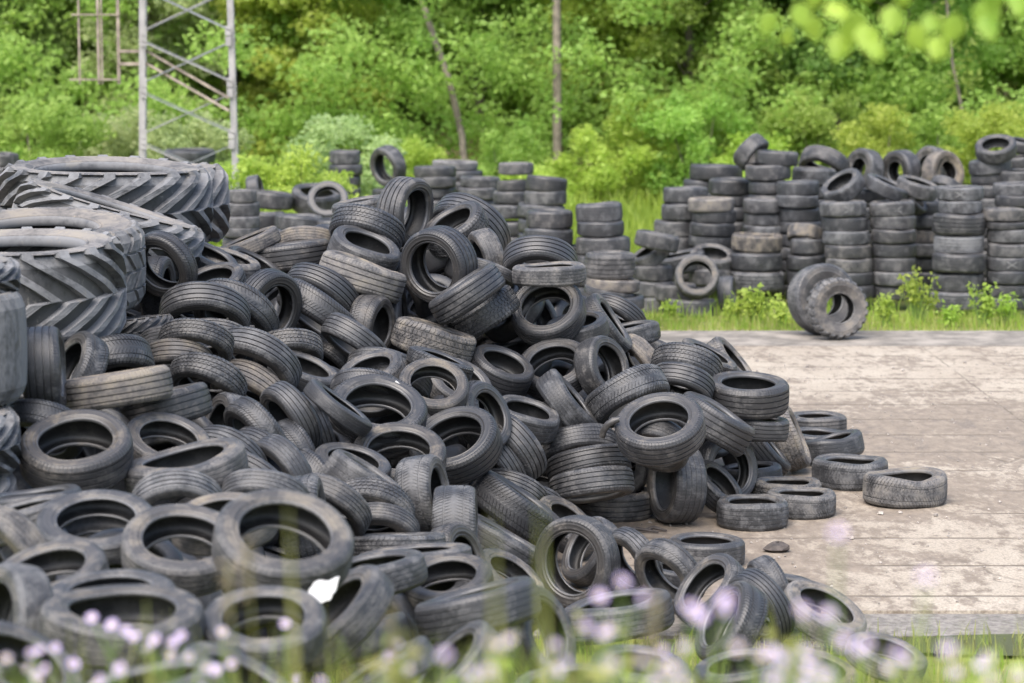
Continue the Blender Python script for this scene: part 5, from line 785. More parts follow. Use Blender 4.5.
TRACTOR_BASE=[
(-3.576,23.884,0.239,0,0,1,1.456,0.324,'La',0.4,0.3,'tractor tyre buried at the bottom of the tractor stack'),
(-3.576,23.884,0.718,0,0,1,1.456,0.324,'La',0.4,0.3,'tractor tyre buried at the bottom of the tractor stack'),
(-3.576,23.884,1.197,0,0,1,1.456,0.324,'La',0.4,0.3,'tractor tyre buried at the bottom of the tractor stack'),
(-3.576,23.884,1.676,0,0,1,1.456,0.324,'La',0.4,0.3,'tractor tyre buried at the bottom of the tractor stack'),
(-3.441,21.687,0.261,0,0,1,1.415,0.363,'La',0.4,0.3,'tractor tyre buried at the bottom of the tractor stack'),
(-3.441,21.687,0.782,0,0,1,1.415,0.363,'La',0.4,0.3,'tractor tyre buried at the bottom of the tractor stack'),
(-3.441,21.687,1.303,0,0,1,1.415,0.363,'La',0.4,0.3,'tractor tyre buried at the bottom of the tractor stack'),
(-3.441,21.687,1.825,0,0,1,1.415,0.363,'La',0.4,0.3,'tractor tyre buried at the bottom of the tractor stack'),
(-3.156,19.964,0.241,0,0,1,1.17,0.406,'La',0.4,0.3,'tractor tyre buried at the bottom of the tractor stack'),
(-3.156,19.964,0.723,0,0,1,1.17,0.406,'La',0.4,0.3,'tractor tyre buried at the bottom of the tractor stack'),
(-3.156,19.964,1.205,0,0,1,1.17,0.406,'La',0.4,0.3,'tractor tyre buried at the bottom of the tractor stack'),
(-3.156,19.964,1.687,0,0,1,1.17,0.406,'La',0.4,0.3,'tractor tyre buried at the bottom of the tractor stack'),
(-3.461,18.437,0.233,0,0,1,1.195,0.384,'La',0.4,0.3,'tractor tyre buried at the bottom of the tractor stack'),
(-3.461,18.437,0.699,0,0,1,1.195,0.384,'La',0.4,0.3,'tractor tyre buried at the bottom of the tractor stack'),
(-3.461,18.437,1.165,0,0,1,1.195,0.384,'La',0.4,0.3,'tractor tyre buried at the bottom of the tractor stack'),
(-3.461,18.437,1.632,0,0,1,1.195,0.384,'La',0.4,0.3,'tractor tyre buried at the bottom of the tractor stack'),
(-3.384,16.923,0.228,0,0,1,1.191,0.377,'La',0.4,0.3,'tractor tyre buried at the bottom of the tractor stack'),
(-3.384,16.923,0.684,0,0,1,1.191,0.377,'La',0.4,0.3,'tractor tyre buried at the bottom of the tractor stack'),
(-3.384,16.923,1.14,0,0,1,1.191,0.377,'La',0.4,0.3,'tractor tyre buried at the bottom of the tractor stack'),
(-3.384,16.923,1.596,0,0,1,1.191,0.377,'La',0.4,0.3,'tractor tyre buried at the bottom of the tractor stack'),
(-3.399,14.389,0.267,0,0,1,0.899,0.536,'La',0.4,0.3,'tractor tyre buried at the bottom of the tractor stack'),
(-3.399,14.389,0.755,0,0,1,0.899,0.536,'La',0.4,0.3,'tractor tyre buried at the bottom of the tractor stack'),
]


# ------------------------------------------------------------------ helpers
def mesh_np(name, V, Q, mats, smooth=True, T=None, midx=None):
    """mesh from vertex array, quad array and optional triangle array"""
    me = bpy.data.meshes.new(name)
    V = np.asarray(V, dtype=np.float32)
    Q = np.asarray(Q, dtype=np.int32).reshape(-1, 4)
    T = np.zeros((0, 3), np.int32) if T is None else np.asarray(T, dtype=np.int32).reshape(-1, 3)
    me.vertices.add(len(V)); me.vertices.foreach_set('co', V.ravel())
    me.loops.add(Q.size + T.size)
    me.loops.foreach_set('vertex_index', np.concatenate([Q.ravel(), T.ravel()]))
    me.polygons.add(len(Q) + len(T))
    st = np.concatenate([np.arange(len(Q)) * 4, Q.size + np.arange(len(T)) * 3]).astype(np.int32)
    tot = np.concatenate([np.full(len(Q), 4), np.full(len(T), 3)]).astype(np.int32)
    me.polygons.foreach_set('loop_start', st)
    me.polygons.foreach_set('loop_total', tot)
    for m in (mats if isinstance(mats, (list, tuple)) else [mats]):
        me.materials.append(m)
    if midx is not None:
        me.polygons.foreach_set('material_index', np.asarray(midx, np.int32))
    me.polygons.foreach_set('use_smooth', np.full(len(Q) + len(T), smooth))
    me.update(); me.validate()
    return me

def link(name, data, parent=None):
    o = bpy.data.objects.new(name, data)
    COL.objects.link(o)
    if parent is not None:
        o.parent = parent
    return o

def tag(o, label=None, cat=None, group=None, kind=None):
    if label: o['label'] = label
    if cat: o['category'] = cat
    if group: o['group'] = group
    if kind: o['kind'] = kind
    return o

class MB:
    """collects boxes, tubes, leaves ... into one mesh"""
    def __init__(self): self.V = []; self.Q = []; self.n = 0
    def add(self, V, Q):
        self.V.append(np.asarray(V, float)); self.Q.append(np.asarray(Q, int).reshape(-1, 4) + self.n); self.n += len(V)
    def box(self, a, b):
        x0, y0, z0 = a; x1, y1, z1 = b
        V = [(x0,y0,z0),(x1,y0,z0),(x1,y1,z0),(x0,y1,z0),(x0,y0,z1),(x1,y0,z1),(x1,y1,z1),(x0,y1,z1)]
        self.add(V, [(0,3,2,1),(4,5,6,7),(0,1,5,4),(1,2,6,5),(2,3,7,6),(3,0,4,7)])
    def bar(self, p, q, w, h):
        p = Vector(p); q = Vector(q); d = (q - p).normalized()
        up = Vector((0,0,1)) if abs(d.z) < .9 else Vector((0,1,0))
        a = d.cross(up).normalized() * w / 2; b = a.cross(d).normalized() * h / 2
        V = [p-a-b, p+a-b, p+a+b, p-a+b, q-a-b, q+a-b, q+a+b, q-a+b]
        self.add([tuple(v) for v in V], [(0,3,2,1),(4,5,6,7),(0,1,5,4),(1,2,6,5),(2,3,7,6),(3,0,4,7)])
    def tube(self, pts, rad, n=8):
        pts = [Vector(p) for p in pts]; rings = []
        for i, p in enumerate(pts):
            d = (pts[min(i+1, len(pts)-1)] - pts[max(i-1, 0)]).normalized()
            up = Vector((0,0,1)) if abs(d.z) < .9 else Vector((0,1,0))
            a = d.cross(up).normalized(); b = a.cross(d).normalized()
            r = rad[i] if hasattr(rad, '__len__') else rad
            rings.append([tuple(p + (a*math.cos(t) + b*math.sin(t)) * r) for t in (2*math.pi*k/n for k in range(n))])
        V = [v for r in rings for v in r]
        Q = [(i*n+k, i*n+(k+1)%n, (i+1)*n+(k+1)%n, (i+1)*n+k) for i in range(len(pts)-1) for k in range(n)]
        self.add(V, Q)
    def build(self, name, mat, parent=None, smooth=False):
        return link(name, mesh_np(name, np.vstack(self.V), np.vstack(self.Q), mat, smooth), parent)

# ------------------------------------------------------------------ node materials
def new_mat(name):
    m = bpy.data.materials.new(name); m.use_nodes = True
    nt = m.node_tree; nt.nodes.clear()
    out = nt.nodes.new('ShaderNodeOutputMaterial')
    return m, nt, out
def N(nt, typ, **kw):
    n = nt.nodes.new(typ)
    for k, v in kw.items():
        if k.startswith('i_'):
            key = k[2:]; key = int(key) if key.isdigit() else key.replace('_', ' ')
            n.inputs[key].default_value = v
        else: setattr(n, k, v)
    return n
def math_n(nt, op, a, b=None, c=None, clamp=False):
    n = nt.nodes.new('ShaderNodeMath'); n.operation = op; n.use_clamp = clamp
    for i, v in enumerate((a, b, c)):
        if v is None: continue
        if isinstance(v, (int, float)): n.inputs[i].default_value = v
        else: nt.links.new(v, n.inputs[i])
    return n.outputs[0]
def mix_n(nt, f, a, b):
    n = nt.nodes.new('ShaderNodeMix'); n.data_type = 'RGBA'
    for sock, v in ((n.inputs[0], f), (n.inputs[6], a), (n.inputs[7], b)):
        if isinstance(v, (int, float)): sock.default_value = v
        elif isinstance(v, tuple): sock.default_value = (*v, 1) if len(v) == 3 else v
        else: nt.links.new(v, sock)
    return n.outputs[2]
def noise_n(nt, vec, scale, detail=4, rough=.55, dist=0):
    n = N(nt, 'ShaderNodeTexNoise'); n.inputs['Scale'].default_value = scale
    n.inputs['Detail'].default_value = detail; n.inputs['Roughness'].default_value = rough; n.inputs['Distortion'].default_value = dist
    if vec is not None: nt.links.new(vec, n.inputs['Vector'])
    return n.outputs[0]
def ramp_n(nt, v, lo, hi, a=0., b=1.):
    n = N(nt, 'ShaderNodeMapRange'); n.interpolation_type = 'SMOOTHSTEP'
    nt.links.new(v, n.inputs[0])
    for i, x in zip((1, 2, 3, 4), (lo, hi, a, b)):
        if isinstance(x, (int, float)): n.inputs[i].default_value = x
        else: nt.links.new(x, n.inputs[i])
    return n.outputs[0]

def rubber(name, base, dust_gain, rough0, bump=.15, brown=0., film_=.22):
    """old rubber; the object colour carries dust (R), warmth of the dust (G) and a seed (B)"""
    m, nt, out = new_mat(name)
    oi = N(nt, 'ShaderNodeObjectInfo'); sep = N(nt, 'ShaderNodeSeparateColor'); nt.links.new(oi.outputs['Color'], sep.inputs[0])
    dirt, warm, seed = sep.outputs[0], sep.outputs[1], sep.outputs[2]
    tc = N(nt, 'ShaderNodeTexCoord')
    off = N(nt, 'ShaderNodeCombineXYZ'); s100 = math_n(nt, 'MULTIPLY', seed, 91.7)
    nt.links.new(s100, off.inputs[0]); nt.links.new(s100, off.inputs[2])
    va = N(nt, 'ShaderNodeVectorMath', operation='ADD'); nt.links.new(tc.outputs['Object'], va.inputs[0]); nt.links.new(off.outputs[0], va.inputs[1])
    vec = va.outputs[0]
    big = noise_n(nt, vec, 5, 5, .6); fine = noise_n(nt, vec, 34, 4, .65); grit = noise_n(nt, vec, 120, 2, .6)
    mx = math_n(nt, 'ADD', math_n(nt, 'MULTIPLY', big, .65), math_n(nt, 'MULTIPLY', fine, .35))
    # more dust -> lower threshold
    thr = math_n(nt, 'SUBTRACT', .66, math_n(nt, 'MULTIPLY', dirt, .34))
    mask = ramp_n(nt, mx, math_n(nt, 'SUBTRACT', thr, .13), math_n(nt, 'ADD', thr, .15))
    mask = math_n(nt, 'MULTIPLY', mask, math_n(nt, 'ADD', math_n(nt, 'MULTIPLY', dirt, .75), .25))
    film = math_n(nt, 'MULTIPLY', dirt, film_)
    warm = math_n(nt, 'ADD', warm, brown, clamp=True)
    mask = math_n(nt, 'MAXIMUM', mask, film)
    mask = math_n(nt, 'MULTIPLY', mask, dust_gain, clamp=True)
    v = math_n(nt, 'ADD', .75, math_n(nt, 'MULTIPLY', seed, .5))
    b0 = mix_n(nt, fine, tuple(c * .75 for c in base), tuple(c * 1.3 for c in base))
    hv = N(nt, 'ShaderNodeHueSaturation'); nt.links.new(b0, hv.inputs['Color']); nt.links.new(v, hv.inputs['Value'])
    dust = mix_n(nt, warm, (.20, .204, .212), (.215, .175, .135))
    spots = ramp_n(nt, big, .45, .7)
    dust = mix_n(nt, math_n(nt, 'MULTIPLY', math_n(nt, 'MULTIPLY', warm, spots), dirt), dust, (.34, .29, .19))
    colr = mix_n(nt, mask, hv.outputs[0], dust)
    mud = ramp_n(nt, noise_n(nt, vec, 9, 6, .7, .4), math_n(nt, 'SUBTRACT', .80, math_n(nt, 'MULTIPLY', dirt, .28)), math_n(nt, 'SUBTRACT', .86, math_n(nt, 'MULTIPLY', dirt, .26)))
    colr = mix_n(nt, math_n(nt, 'MULTIPLY', mud, .75), colr, mix_n(nt, warm, (.20, .19, .175), (.24, .19, .125)))
    speck = ramp_n(nt, grit, .74, .80)
    colr = mix_n(nt, math_n(nt, 'MULTIPLY', speck, .22), colr, (.33, .31, .28))
    p = N(nt, 'ShaderNodeBsdfPrincipled'); nt.links.new(colr, p.inputs['Base Color'])
    nt.links.new(ramp_n(nt, mask, 0, .7, rough0, .92), p.inputs['Roughness'])
    p.inputs['Specular IOR Level'].default_value = .5
    bm = N(nt, 'ShaderNodeBump', i_Strength=bump, i_Distance=.006)
    hgt = math_n(nt, 'ADD', fine, math_n(nt, 'MULTIPLY', grit, .6))
    if brown:   # moulded ring of marks round the sidewall
        so = N(nt, 'ShaderNodeSeparateXYZ'); nt.links.new(tc.outputs['Object'], so.inputs[0])
        an = math_n(nt, 'ARCTAN2', so.outputs[1], so.outputs[0]); rr = math_n(nt, 'SQRT', math_n(nt, 'ADD', math_n(nt, 'MULTIPLY', so.outputs[0], so.outputs[0]), math_n(nt, 'MULTIPLY', so.outputs[1], so.outputs[1])))
        cv = N(nt, 'ShaderNodeCombineXYZ'); nt.links.new(math_n(nt, 'MULTIPLY', an, 16), cv.inputs[0]); nt.links.new(math_n(nt, 'MULTIPLY', rr, 55), cv.inputs[1]); nt.links.new(s100, cv.inputs[2])
        mk = ramp_n(nt, noise_n(nt, cv.outputs[0], 1.6, 1, .4), .5, .56)
        band = math_n(nt, 'MULTIPLY', ramp_n(nt, rr, .388, .392), ramp_n(nt, rr, .416, .412))
        sect = ramp_n(nt, math_n(nt, 'SINE', math_n(nt, 'ADD', math_n(nt, 'MULTIPLY', an, 2), s100)), -.1, .05)
        hgt = math_n(nt, 'ADD', hgt, math_n(nt, 'MULTIPLY', math_n(nt, 'MULTIPLY', mk, band), math_n(nt, 'MULTIPLY', sect, 3.5)))
    nt.links.new(hgt, bm.inputs['Height']); nt.links.new(bm.outputs[0], p.inputs['Normal'])
    nt.links.new(p.outputs[0], out.inputs[0])
    return m
M_TREAD = rubber('tread_rubber', (.021, .022, .025), 1.0, .42, .25, 0., .21)
M_SIDE = rubber('sidewall_rubber', (.023, .0235, .025), 1.0, .38, .14, .32, .34)
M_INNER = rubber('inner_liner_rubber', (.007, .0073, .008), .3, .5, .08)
M_BEAD = rubber('bead_rubber', (.060, .061, .064), .9, .34, .05)

def plain(name, col, rough=.7, metal=0., var=.25, scale=8, col2=None, bump=0.):
    m, nt, out = new_mat(name)
    tc = N(nt, 'ShaderNodeTexCoord')
    f = ramp_n(nt, noise_n(nt, tc.outputs['Object'], scale, 5, .65), .35, .68)
    a = tuple(c * (1 - var) for c in col); b = col2 or tuple(min(1, c * (1 + var)) for c in col)
    p = N(nt, 'ShaderNodeBsdfPrincipled'); nt.links.new(mix_n(nt, f, a, b), p.inputs['Base Color'])
    p.inputs['Roughness'].default_value = rough; p.inputs['Metallic'].default_value = metal
    if bump:
        bm = N(nt, 'ShaderNodeBump', i_Strength=bump, i_Distance=.01); nt.links.new(noise_n(nt, tc.outputs['Object'], scale * 4), bm.inputs['Height']); nt.links.new(bm.outputs[0], p.inputs['Normal'])
    nt.links.new(p.outputs[0], out.inputs[0])
    return m
def leafy(name, dark, light, trans=.45, scale=.9):
    """leaf material: colour varies per leaf and per clump, light shines through"""
    m, nt, out = new_mat(name)
    geo = N(nt, 'ShaderNodeNewGeometry'); oi = N(nt, 'ShaderNodeObjectInfo')
    c1 = noise_n(nt, geo.outputs['Position'], scale, 3, .6)
    f = math_n(nt, 'ADD', math_n(nt, 'MULTIPLY', ramp_n(nt, c1, .35, .65), .6), math_n(nt, 'MULTIPLY', geo.outputs['Random Per Island'], .4))
    c = mix_n(nt, f, dark, light)
    hs = N(nt, 'ShaderNodeHueSaturation'); nt.links.new(c, hs.inputs['Color'])
    nt.links.new(math_n(nt, 'ADD', .488, math_n(nt, 'MULTIPLY', oi.outputs['Random'], .035)), hs.inputs['Hue'])
    nt.links.new(math_n(nt, 'ADD', .8, math_n(nt, 'MULTIPLY', oi.outputs['Random'], .45)), hs.inputs['Value'])
    d = N(nt, 'ShaderNodeBsdfPrincipled'); nt.links.new(hs.outputs[0], d.inputs['Base Color']); d.inputs['Roughness'].default_value = .55
    t = N(nt, 'ShaderNodeBsdfTranslucent'); nt.links.new(mix_n(nt, .5, hs.outputs[0], light), t.inputs[0])
    ms = N(nt, 'ShaderNodeMixShader', i_0=trans); nt.links.new(d.outputs[0], ms.inputs[1]); nt.links.new(t.outputs[0], ms.inputs[2])
    nt.links.new(ms.outputs[0], out.inputs[0])
    return m
M_LEAF = [leafy('leaf_mid', (.20, .32, .055), (.42, .56, .13), .62),
          leafy('leaf_deep', (.14, .26, .06), (.32, .46, .13), .62),
          leafy('leaf_bright', (.29, .41, .055), (.54, .63, .14), .62),
          leafy('leaf_pale', (.32, .42, .16), (.54, .62, .29), .62)]
M_GRASS = leafy('grass_blade', (.13, .21, .018), (.34, .43, .06), .4, .6)
M_DRY = leafy('dry_grass_blade', (.18, .19, .04), (.38, .37, .12), .35, 1.5)
M_BARK = plain('bark', (.17, .145, .115), .9, 0, .35, 6, None, .5)
M_STEEL = plain('painted_steel', (.30, .29, .29), .6, .1, .18, 2.5)
M_STEELD = plain('dark_steel', (.24, .25, .27), .5, .3, .2, 3)
M_RUST = plain('rusty_steel', (.27, .225, .19), .85, .1, .4, 3)
M_CHALK = plain('chalk', (.20, .20, .20), .95, 0, .1, 60)
M_WHITE = plain('white_plastic', (.50, .50, .49), .6, 0, .04, 4)
M_PETAL = plain('lilac_petal', (.40, .335, .55), .6, 0, .12, 30)
M_PETALP = plain('pale_petal', (.34, .30, .38), .6, 0, .08, 30)
M_YELLOW = plain('flower_centre', (.65, .48, .06), .7, 0, .15, 60)
M_STEM = plain('flower_stem', (.14, .22, .05), .6, 0, .2, 20)
M_SEED = plain('seed_head', (.20, .165, .11), .9, 0, .3, 40)
M_SCRAP = plain('dark_scrap', (.06, .05, .045), .8, 0, .3, 20)
M_STONE = plain('stone', (.30, .27, .24), .9, 0, .35, 12)

# ------------------------------------------------------------------ tyres (unit diameter, axis = local Z)
HZ = .165
def ring_grid(P, nseg, close_rows=False):
    """P: rows of (r, z) -> revolve; returns V, Q"""
    P = np.asarray(P); th = np.arange(nseg) * 2 * np.pi / nseg
    V = np.stack([P[:, None, 0] * np.cos(th), P[:, None, 0] * np.sin(th), np.repeat(P[:, 1:2], nseg, 1)], -1).reshape(-1, 3)
    m = len(P); a = np.arange(m - 1)[:, None] * nseg; k = np.arange(nseg)[None]
    Q = np.stack([a + k, a + (k + 1) % nseg, a + nseg + (k + 1) % nseg, a + nseg + k], -1).reshape(-1, 4)
    return V, Q
def tread_mesh(kind):
    spec = dict(  # pitches, columns per pitch, lateral duty, skew, lateral depth
        R=(80, 4, .16, .3, .004), V=(72, 4, .24, 1.9, .008), B=(52, 4, .24, .55, .010), T=(60, 4, .14, .1, .003), P=(40, 4, .10, .1, .0),
        S=(72, 4, .14, .1, .002), K=(22, 6, .42, .25, .030), L=(18, 8, .68, 1.7, .046), I=(26, 6, .22, .6, .014))[kind]
    npit, nc, duty, skew, depth = spec
    if nc == 4: fr = np.array([0, 1 - duty - .05, 1 - duty, .97])
    elif nc == 6: fr = np.array([0, .3, 1 - duty - .06, 1 - duty, .99 - duty * .4, .97])
    else: fr = np.array([0, .12, .24, 1 - duty - .03, 1 - duty + .03, .58, .78, .96])
    ing = fr >= 1 - duty - .001
    circ = dict(P=[], T=[(-.5, .04), (0, .04), (.5, .04)], R=[(-.62, .03), (-.22, .035), (.22, .035), (.62, .03)], V=[(-.52, .035), (.52, .035)],
                B=[(-.62, .05), (-.2, .05), (.2, .05), (.62, .05)], S=[(-.55, .04), (-.18, .04), (.18, .04), (.55, .04)],
                K=[(0, .06)], L=[], I=[(-.5, .03), (0, .03), (.5, .03)])[kind]
    cdep = dict(P=0, T=.008, R=.018, V=.011, B=.013, S=.006, K=.02, L=0, I=.012)[kind]
    rows = {-1., 1., -.9, .9, -.8, .8, -.4, .4, -.03, .03, -.7, .7, -.3, .3}
    for c, w in circ:
        for s in (-w - .015, -w, w, w + .015): rows.add(round(c + s, 4))
    v = np.array(sorted(rows))
    keep = np.ones(len(v), bool)
    for i in range(1, len(v)):
        if v[i] - v[i-1] < .012: keep[i] = False
    v = v[keep]
    circd = np.zeros(len(v))
    for c, w in circ:
        circd = np.maximum(circd, np.where(np.abs(v - c) <= w + .004, cdep, 0))
    n = npit * nc
    base = (np.arange(npit)[:, None] + fr[None]).reshape(-1)
    inl = np.tile(ing, npit)
    act = np.ones(len(v))
    if kind == 'R': act = np.where(np.abs(v) > .66, 1, .12)
    if kind == 'V': act = np.where(np.abs(v) < .05, 0, 1)
    if kind == 'K': act = np.where(np.abs(v) > .3, 1, .5)
    if kind == 'L': act = np.where(np.abs(v) < .02, .6, 1)
    sk = skew * np.abs(v)
    if kind in 'BI': sk = skew * np.abs(((v * 2.2) % 2) - 1) + np.where(v > 0, .5, 0)
    if kind in 'LK': sk = skew * np.abs(v) ** 1.15 + np.where(v > 0, .5, 0)
    th = (base[None] + sk[:, None]) / npit * 2 * np.pi
    crown = .5 - .010 * v ** 2 - .016 * np.clip(np.abs(v) - .8, 0, 1) / .2
    dep = np.maximum(circd[:, None], np.where(inl[None], depth * act[:, None], 0))
    if kind == 'L': dep = np.where(inl[None], depth * act[:, None] * (1 + 0 * v[:, None]), 0)
    r = crown[:, None] - dep
    zz = v * .150
    # skirts at both shoulders so grooves run down the side
    V = np.stack([r * np.cos(th), r * np.sin(th), np.repeat(zz[:, None], n, 1)], -1)
    def skirt(i, s):
        rr = np.minimum(r[i] - .02, .460); lug = np.where(inl, 0, .006 if kind not in 'LK' else .012)
        a = np.stack([rr * np.cos(th[i]), rr * np.sin(th[i]), np.full(n, s * .1585) + s * lug], -1)
        rr2 = np.full(n, .435)
        b = np.stack([rr2 * np.cos(th[i]), rr2 * np.sin(th[i]), np.full(n, s * .1625)], -1)
        return a, b
    a0, b0 = skirt(0, -1); a1, b1 = skirt(len(v) - 1, 1)
    V = np.concatenate([b0[None], a0[None], V, a1[None], b1[None]], 0)
    m = V.shape[0]
    a = np.arange(m - 1)[:, None] * n; k = np.arange(n)[None]
    Q = np.stack([a + k, a + (k + 1) % n, a + n + (k + 1) % n, a + n + k], -1).reshape(-1, 4)
    return V.reshape(-1, 3), Q
def sidewall_mesh(s, hole):
    h = hole
    P = [(.440, .1615), (.430, .1640), (.424, .1665), (.420, .1665), (.416, .1645), (.395, .1655), (.385, .1650), (.378, .1670), (.373, .1670), (.370, .1640),
         (h + .034, .1570), (h + .030, .1525), (h + .024, .1515), (h + .021, .1560), (h + .016, .1560), (h + .013, .1510)]
    V, Q = ring_grid([(r, s * z) for r, z in P], 96)
    return V, Q
def bead_mesh(s, hole):
    h = hole
    P = [(h + .0135, .1505), (h + .007, .1470), (h + .002, .140), (h, .130), (h + .002, .118), (h + .010, .112)]
    return ring_grid([(r, s * z) for r, z in P], 96)
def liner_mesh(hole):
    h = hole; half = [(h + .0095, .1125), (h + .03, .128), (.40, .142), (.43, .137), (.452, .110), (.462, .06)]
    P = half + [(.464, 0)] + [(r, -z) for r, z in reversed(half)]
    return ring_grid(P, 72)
def deform(V, var, hole):
    x, y, z = V.T; r = np.hypot(x, y); t = np.arctan2(y, x)
    if var == 'a': r2 = r * (1 + .008 * np.cos(2 * t)); z2 = z * (1 + .03 * np.cos(2 * t + 1))
    elif var == 'b': r2 = r * (1 + .018 * np.cos(2 * t + .7) + .006 * np.cos(3 * t)); z2 = z * (1 - .05 * np.cos(3 * t)) + .006 * np.cos(2 * t)
    else:
        dent = np.exp(-((np.angle(np.exp(1j * (t - 1.1)))) / .55) ** 2)
        r2 = r * (1 + .05 * np.cos(2 * t + .3) - .07 * dent)
        z2 = z * (1 - .16 * dent) + .022 * np.cos(2 * t + .5) * (r / .5)
    return np.stack([r2 * np.cos(t), r2 * np.sin(t), z2], -1)
HOLE = dict(P=.30, T=.235, R=.325, V=.318, B=.315, S=.325, K=.235, L=.315, I=.27)
PARTS = {}
def parts(kind, var):
    key = kind + var
    if key not in PARTS:
        h = HOLE[kind]; d = {}
        V, Q = tread_mesh(kind); me = mesh_np('tread', deform(V, var, h), Q, M_TREAD, False)
        d['tread'] = me
        for i, s in enumerate((-1, 1)):
            V, Q = sidewall_mesh(s, h); d['sidewall%d' % i] = mesh_np('sidewall', deform(V, var, h), Q, M_SIDE)
            V, Q = bead_mesh(s, h); d['bead%d' % i] = mesh_np('bead', deform(V, var, h), Q, M_BEAD)
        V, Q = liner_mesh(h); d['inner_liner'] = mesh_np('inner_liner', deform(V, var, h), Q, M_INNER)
        PARTS[key] = d
    return PARTS[key]
def tyre(row, name='tyre', cat='tyre', group=None, prng=rnd, spin=None):
    x, y, z, nx, ny, nz, D, k, tv, dirt, warm, label = row[:12]
    o = bpy.data.objects.new(name, None); COL.objects.link(o)
    o.empty_display_size = .1
    q = Vector((0, 0, 1)).rotation_difference(Vector((nx, ny, nz)))
    if tv[1] == 'd' and spin is None: spin = -1.57 - 1.1 + .35
    q = q @ Quaternion((0, 0, 1), prng.uniform(0, 6.28) if spin is None else spin)
    o.rotation_mode = 'QUATERNION'; o.rotation_quaternion = q
    o.location = (x, y, z); o.scale = (D, D, D * k / .333)
    tag(o, label, cat, group)
    warm = warm * .75
    colr = (min(1, max(0, dirt + prng.uniform(-.06, .06))), min(1, max(0, warm + prng.uniform(-.08, .08))), prng.random(), 1)
    for pn, me in parts(tv[0], tv[1]).items():
        c = bpy.data.objects.new(pn.rstrip('01'), me); COL.objects.link(c); c.parent = o; c.color = colr
    return o
def chalk_cross(o, k, to_cam):
    """chalk X drawn on the tread of tyre o, on the side that faces the yard"""
    R0 = .5 + .0015; inv = o.rotation_quaternion.inverted()
    d = inv @ Vector(to_cam); t0 = math.atan2(d.y, d.x) + rnd.uniform(-.25, .35)
    mb = MB(); half = .11
    for s in (-1, 1):
        n = 7; V = []
        for i in range(n):
            u = -half + 2 * half * i / (n - 1); zc = s * u * (.62 / (k / .333)) * (.333 / .333)
            for e in (-.006, .006):
                tt = t0 + (u + e) / R0 * 1.0
                V.append(((R0 + .001 * (s > 0)) * math.cos(tt), (R0 + .001 * (s > 0)) * math.sin(tt), zc - s * e))
        mb.add(V, [(2*i, 2*i+1, 2*i+3, 2*i+2) for i in range(n - 1)])
    c = mb.build('chalk_cross', M_CHALK, o)
    tag(c, 'white chalk X')
    return c

GH = 'tyres dumped in the big heap'
for r_ in HEAP: tyre(r_, group=GH)
for r_ in WALL:
    o = tyre(r_, group='tyres stacked behind the yard')
    if r_[12]: chalk_cross(o, r_[7], (Vector((0, 0, 3.8)) - o.location).normalized())
for r_ in TRACTOR: tyre(r_, cat='tractor tyre', group='tractor tyres heaped at the left')
# tyres of which the photo shows hardly anything: one mass
def low_tyre():
    h = .32
    P = [(h, .12), (h + .004, .145), (h + .02, .158), (.40, .166), (.44, .162), (.478, .152), (.497, .10), (.5, .05), (.5, 0), (.5, -.05), (.497, -.10),
         (.478, -.152), (.44, -.162), (.40, -.166), (h + .02, -.158), (h + .004, -.145), (h, -.12), (.40, -.14), (.455, -.10), (.462, 0), (.455, .10), (.40, .14), (h, .12)]
    return ring_grid(P, 44)
LV, LQ = low_tyre(); mv, mq, mn = [], [], 0
for r_ in FILL + HIDDEN_ROWS + TRACTOR_BASE + REST:
    x, y, z, nx, ny, nz, D, k = r_[:8]
    M_ = np.array(Vector((0, 0, 1)).rotation_difference(Vector((nx, ny, nz))).to_matrix())
    mv.append((LV * np.array([D, D, D * k / .333])) @ M_.T + np.array([x, y, z])); mq.append(LQ + mn); mn += len(LV)
o = link('buried_tyres', mesh_np('buried_tyres', np.vstack(mv), np.vstack(mq), M_TREAD)); o.color = (.25, .15, .5, 1)
tag(o, 'black tyres buried in the gaps of the heap and in the rows behind', kind='stuff')
# the two off-road tyres leaning on the wall
def at(px, py, d):
    F = 2560.; p = math.atan((341.5 - 37) / F); cp, sp = math.cos(p), math.sin(p)
    f = Vector((0, cp, -sp)); u = Vector((0, sp, cp))
    return Vector((0, 0, 3.8)) + (f + Vector((1, 0, 0)) * (px - 512) / F + u * (341.5 - py) / F) * d
P = at(837, 306.5, 32.45); n = Vector((.28, -1, .10)).normalized()
tyre((P.x, P.y, .385, n.x, n.y, n.z, .79, .30, 'Ka', .55, .25, 'knobby off road tyre standing in front of the tyre wall', 0), spin=.4)
P = at(823, 301, 32.95); n = Vector((.40, -1, .22)).normalized()
tyre((P.x, P.y + .05, .445, n.x, n.y, n.z, .92, .33, 'Ta', .5, .1, 'big smooth truck tyre leaning between the knobby tyre and the tyre wall', 0))
# bent strip of torn rubber on the heap
P = at(609, 424, 19.2); mb = MB()
mb.tube([P + Vector(v) for v in ((-.05, .02, -.10), (-.04, 0, -.05), (-.01, -.02, .0), (.035, -.03, .03), (.075, -.03, .04))], [.024, .026, .027, .028, .022], 10)
s = mb.build('rubber_strip', M_SIDE, None, True); s.color = (.35, .2, .4, 1)
tag(s, 'bent strip of torn rubber sticking out beside the sloping herringbone tyre', 'rubber strip')

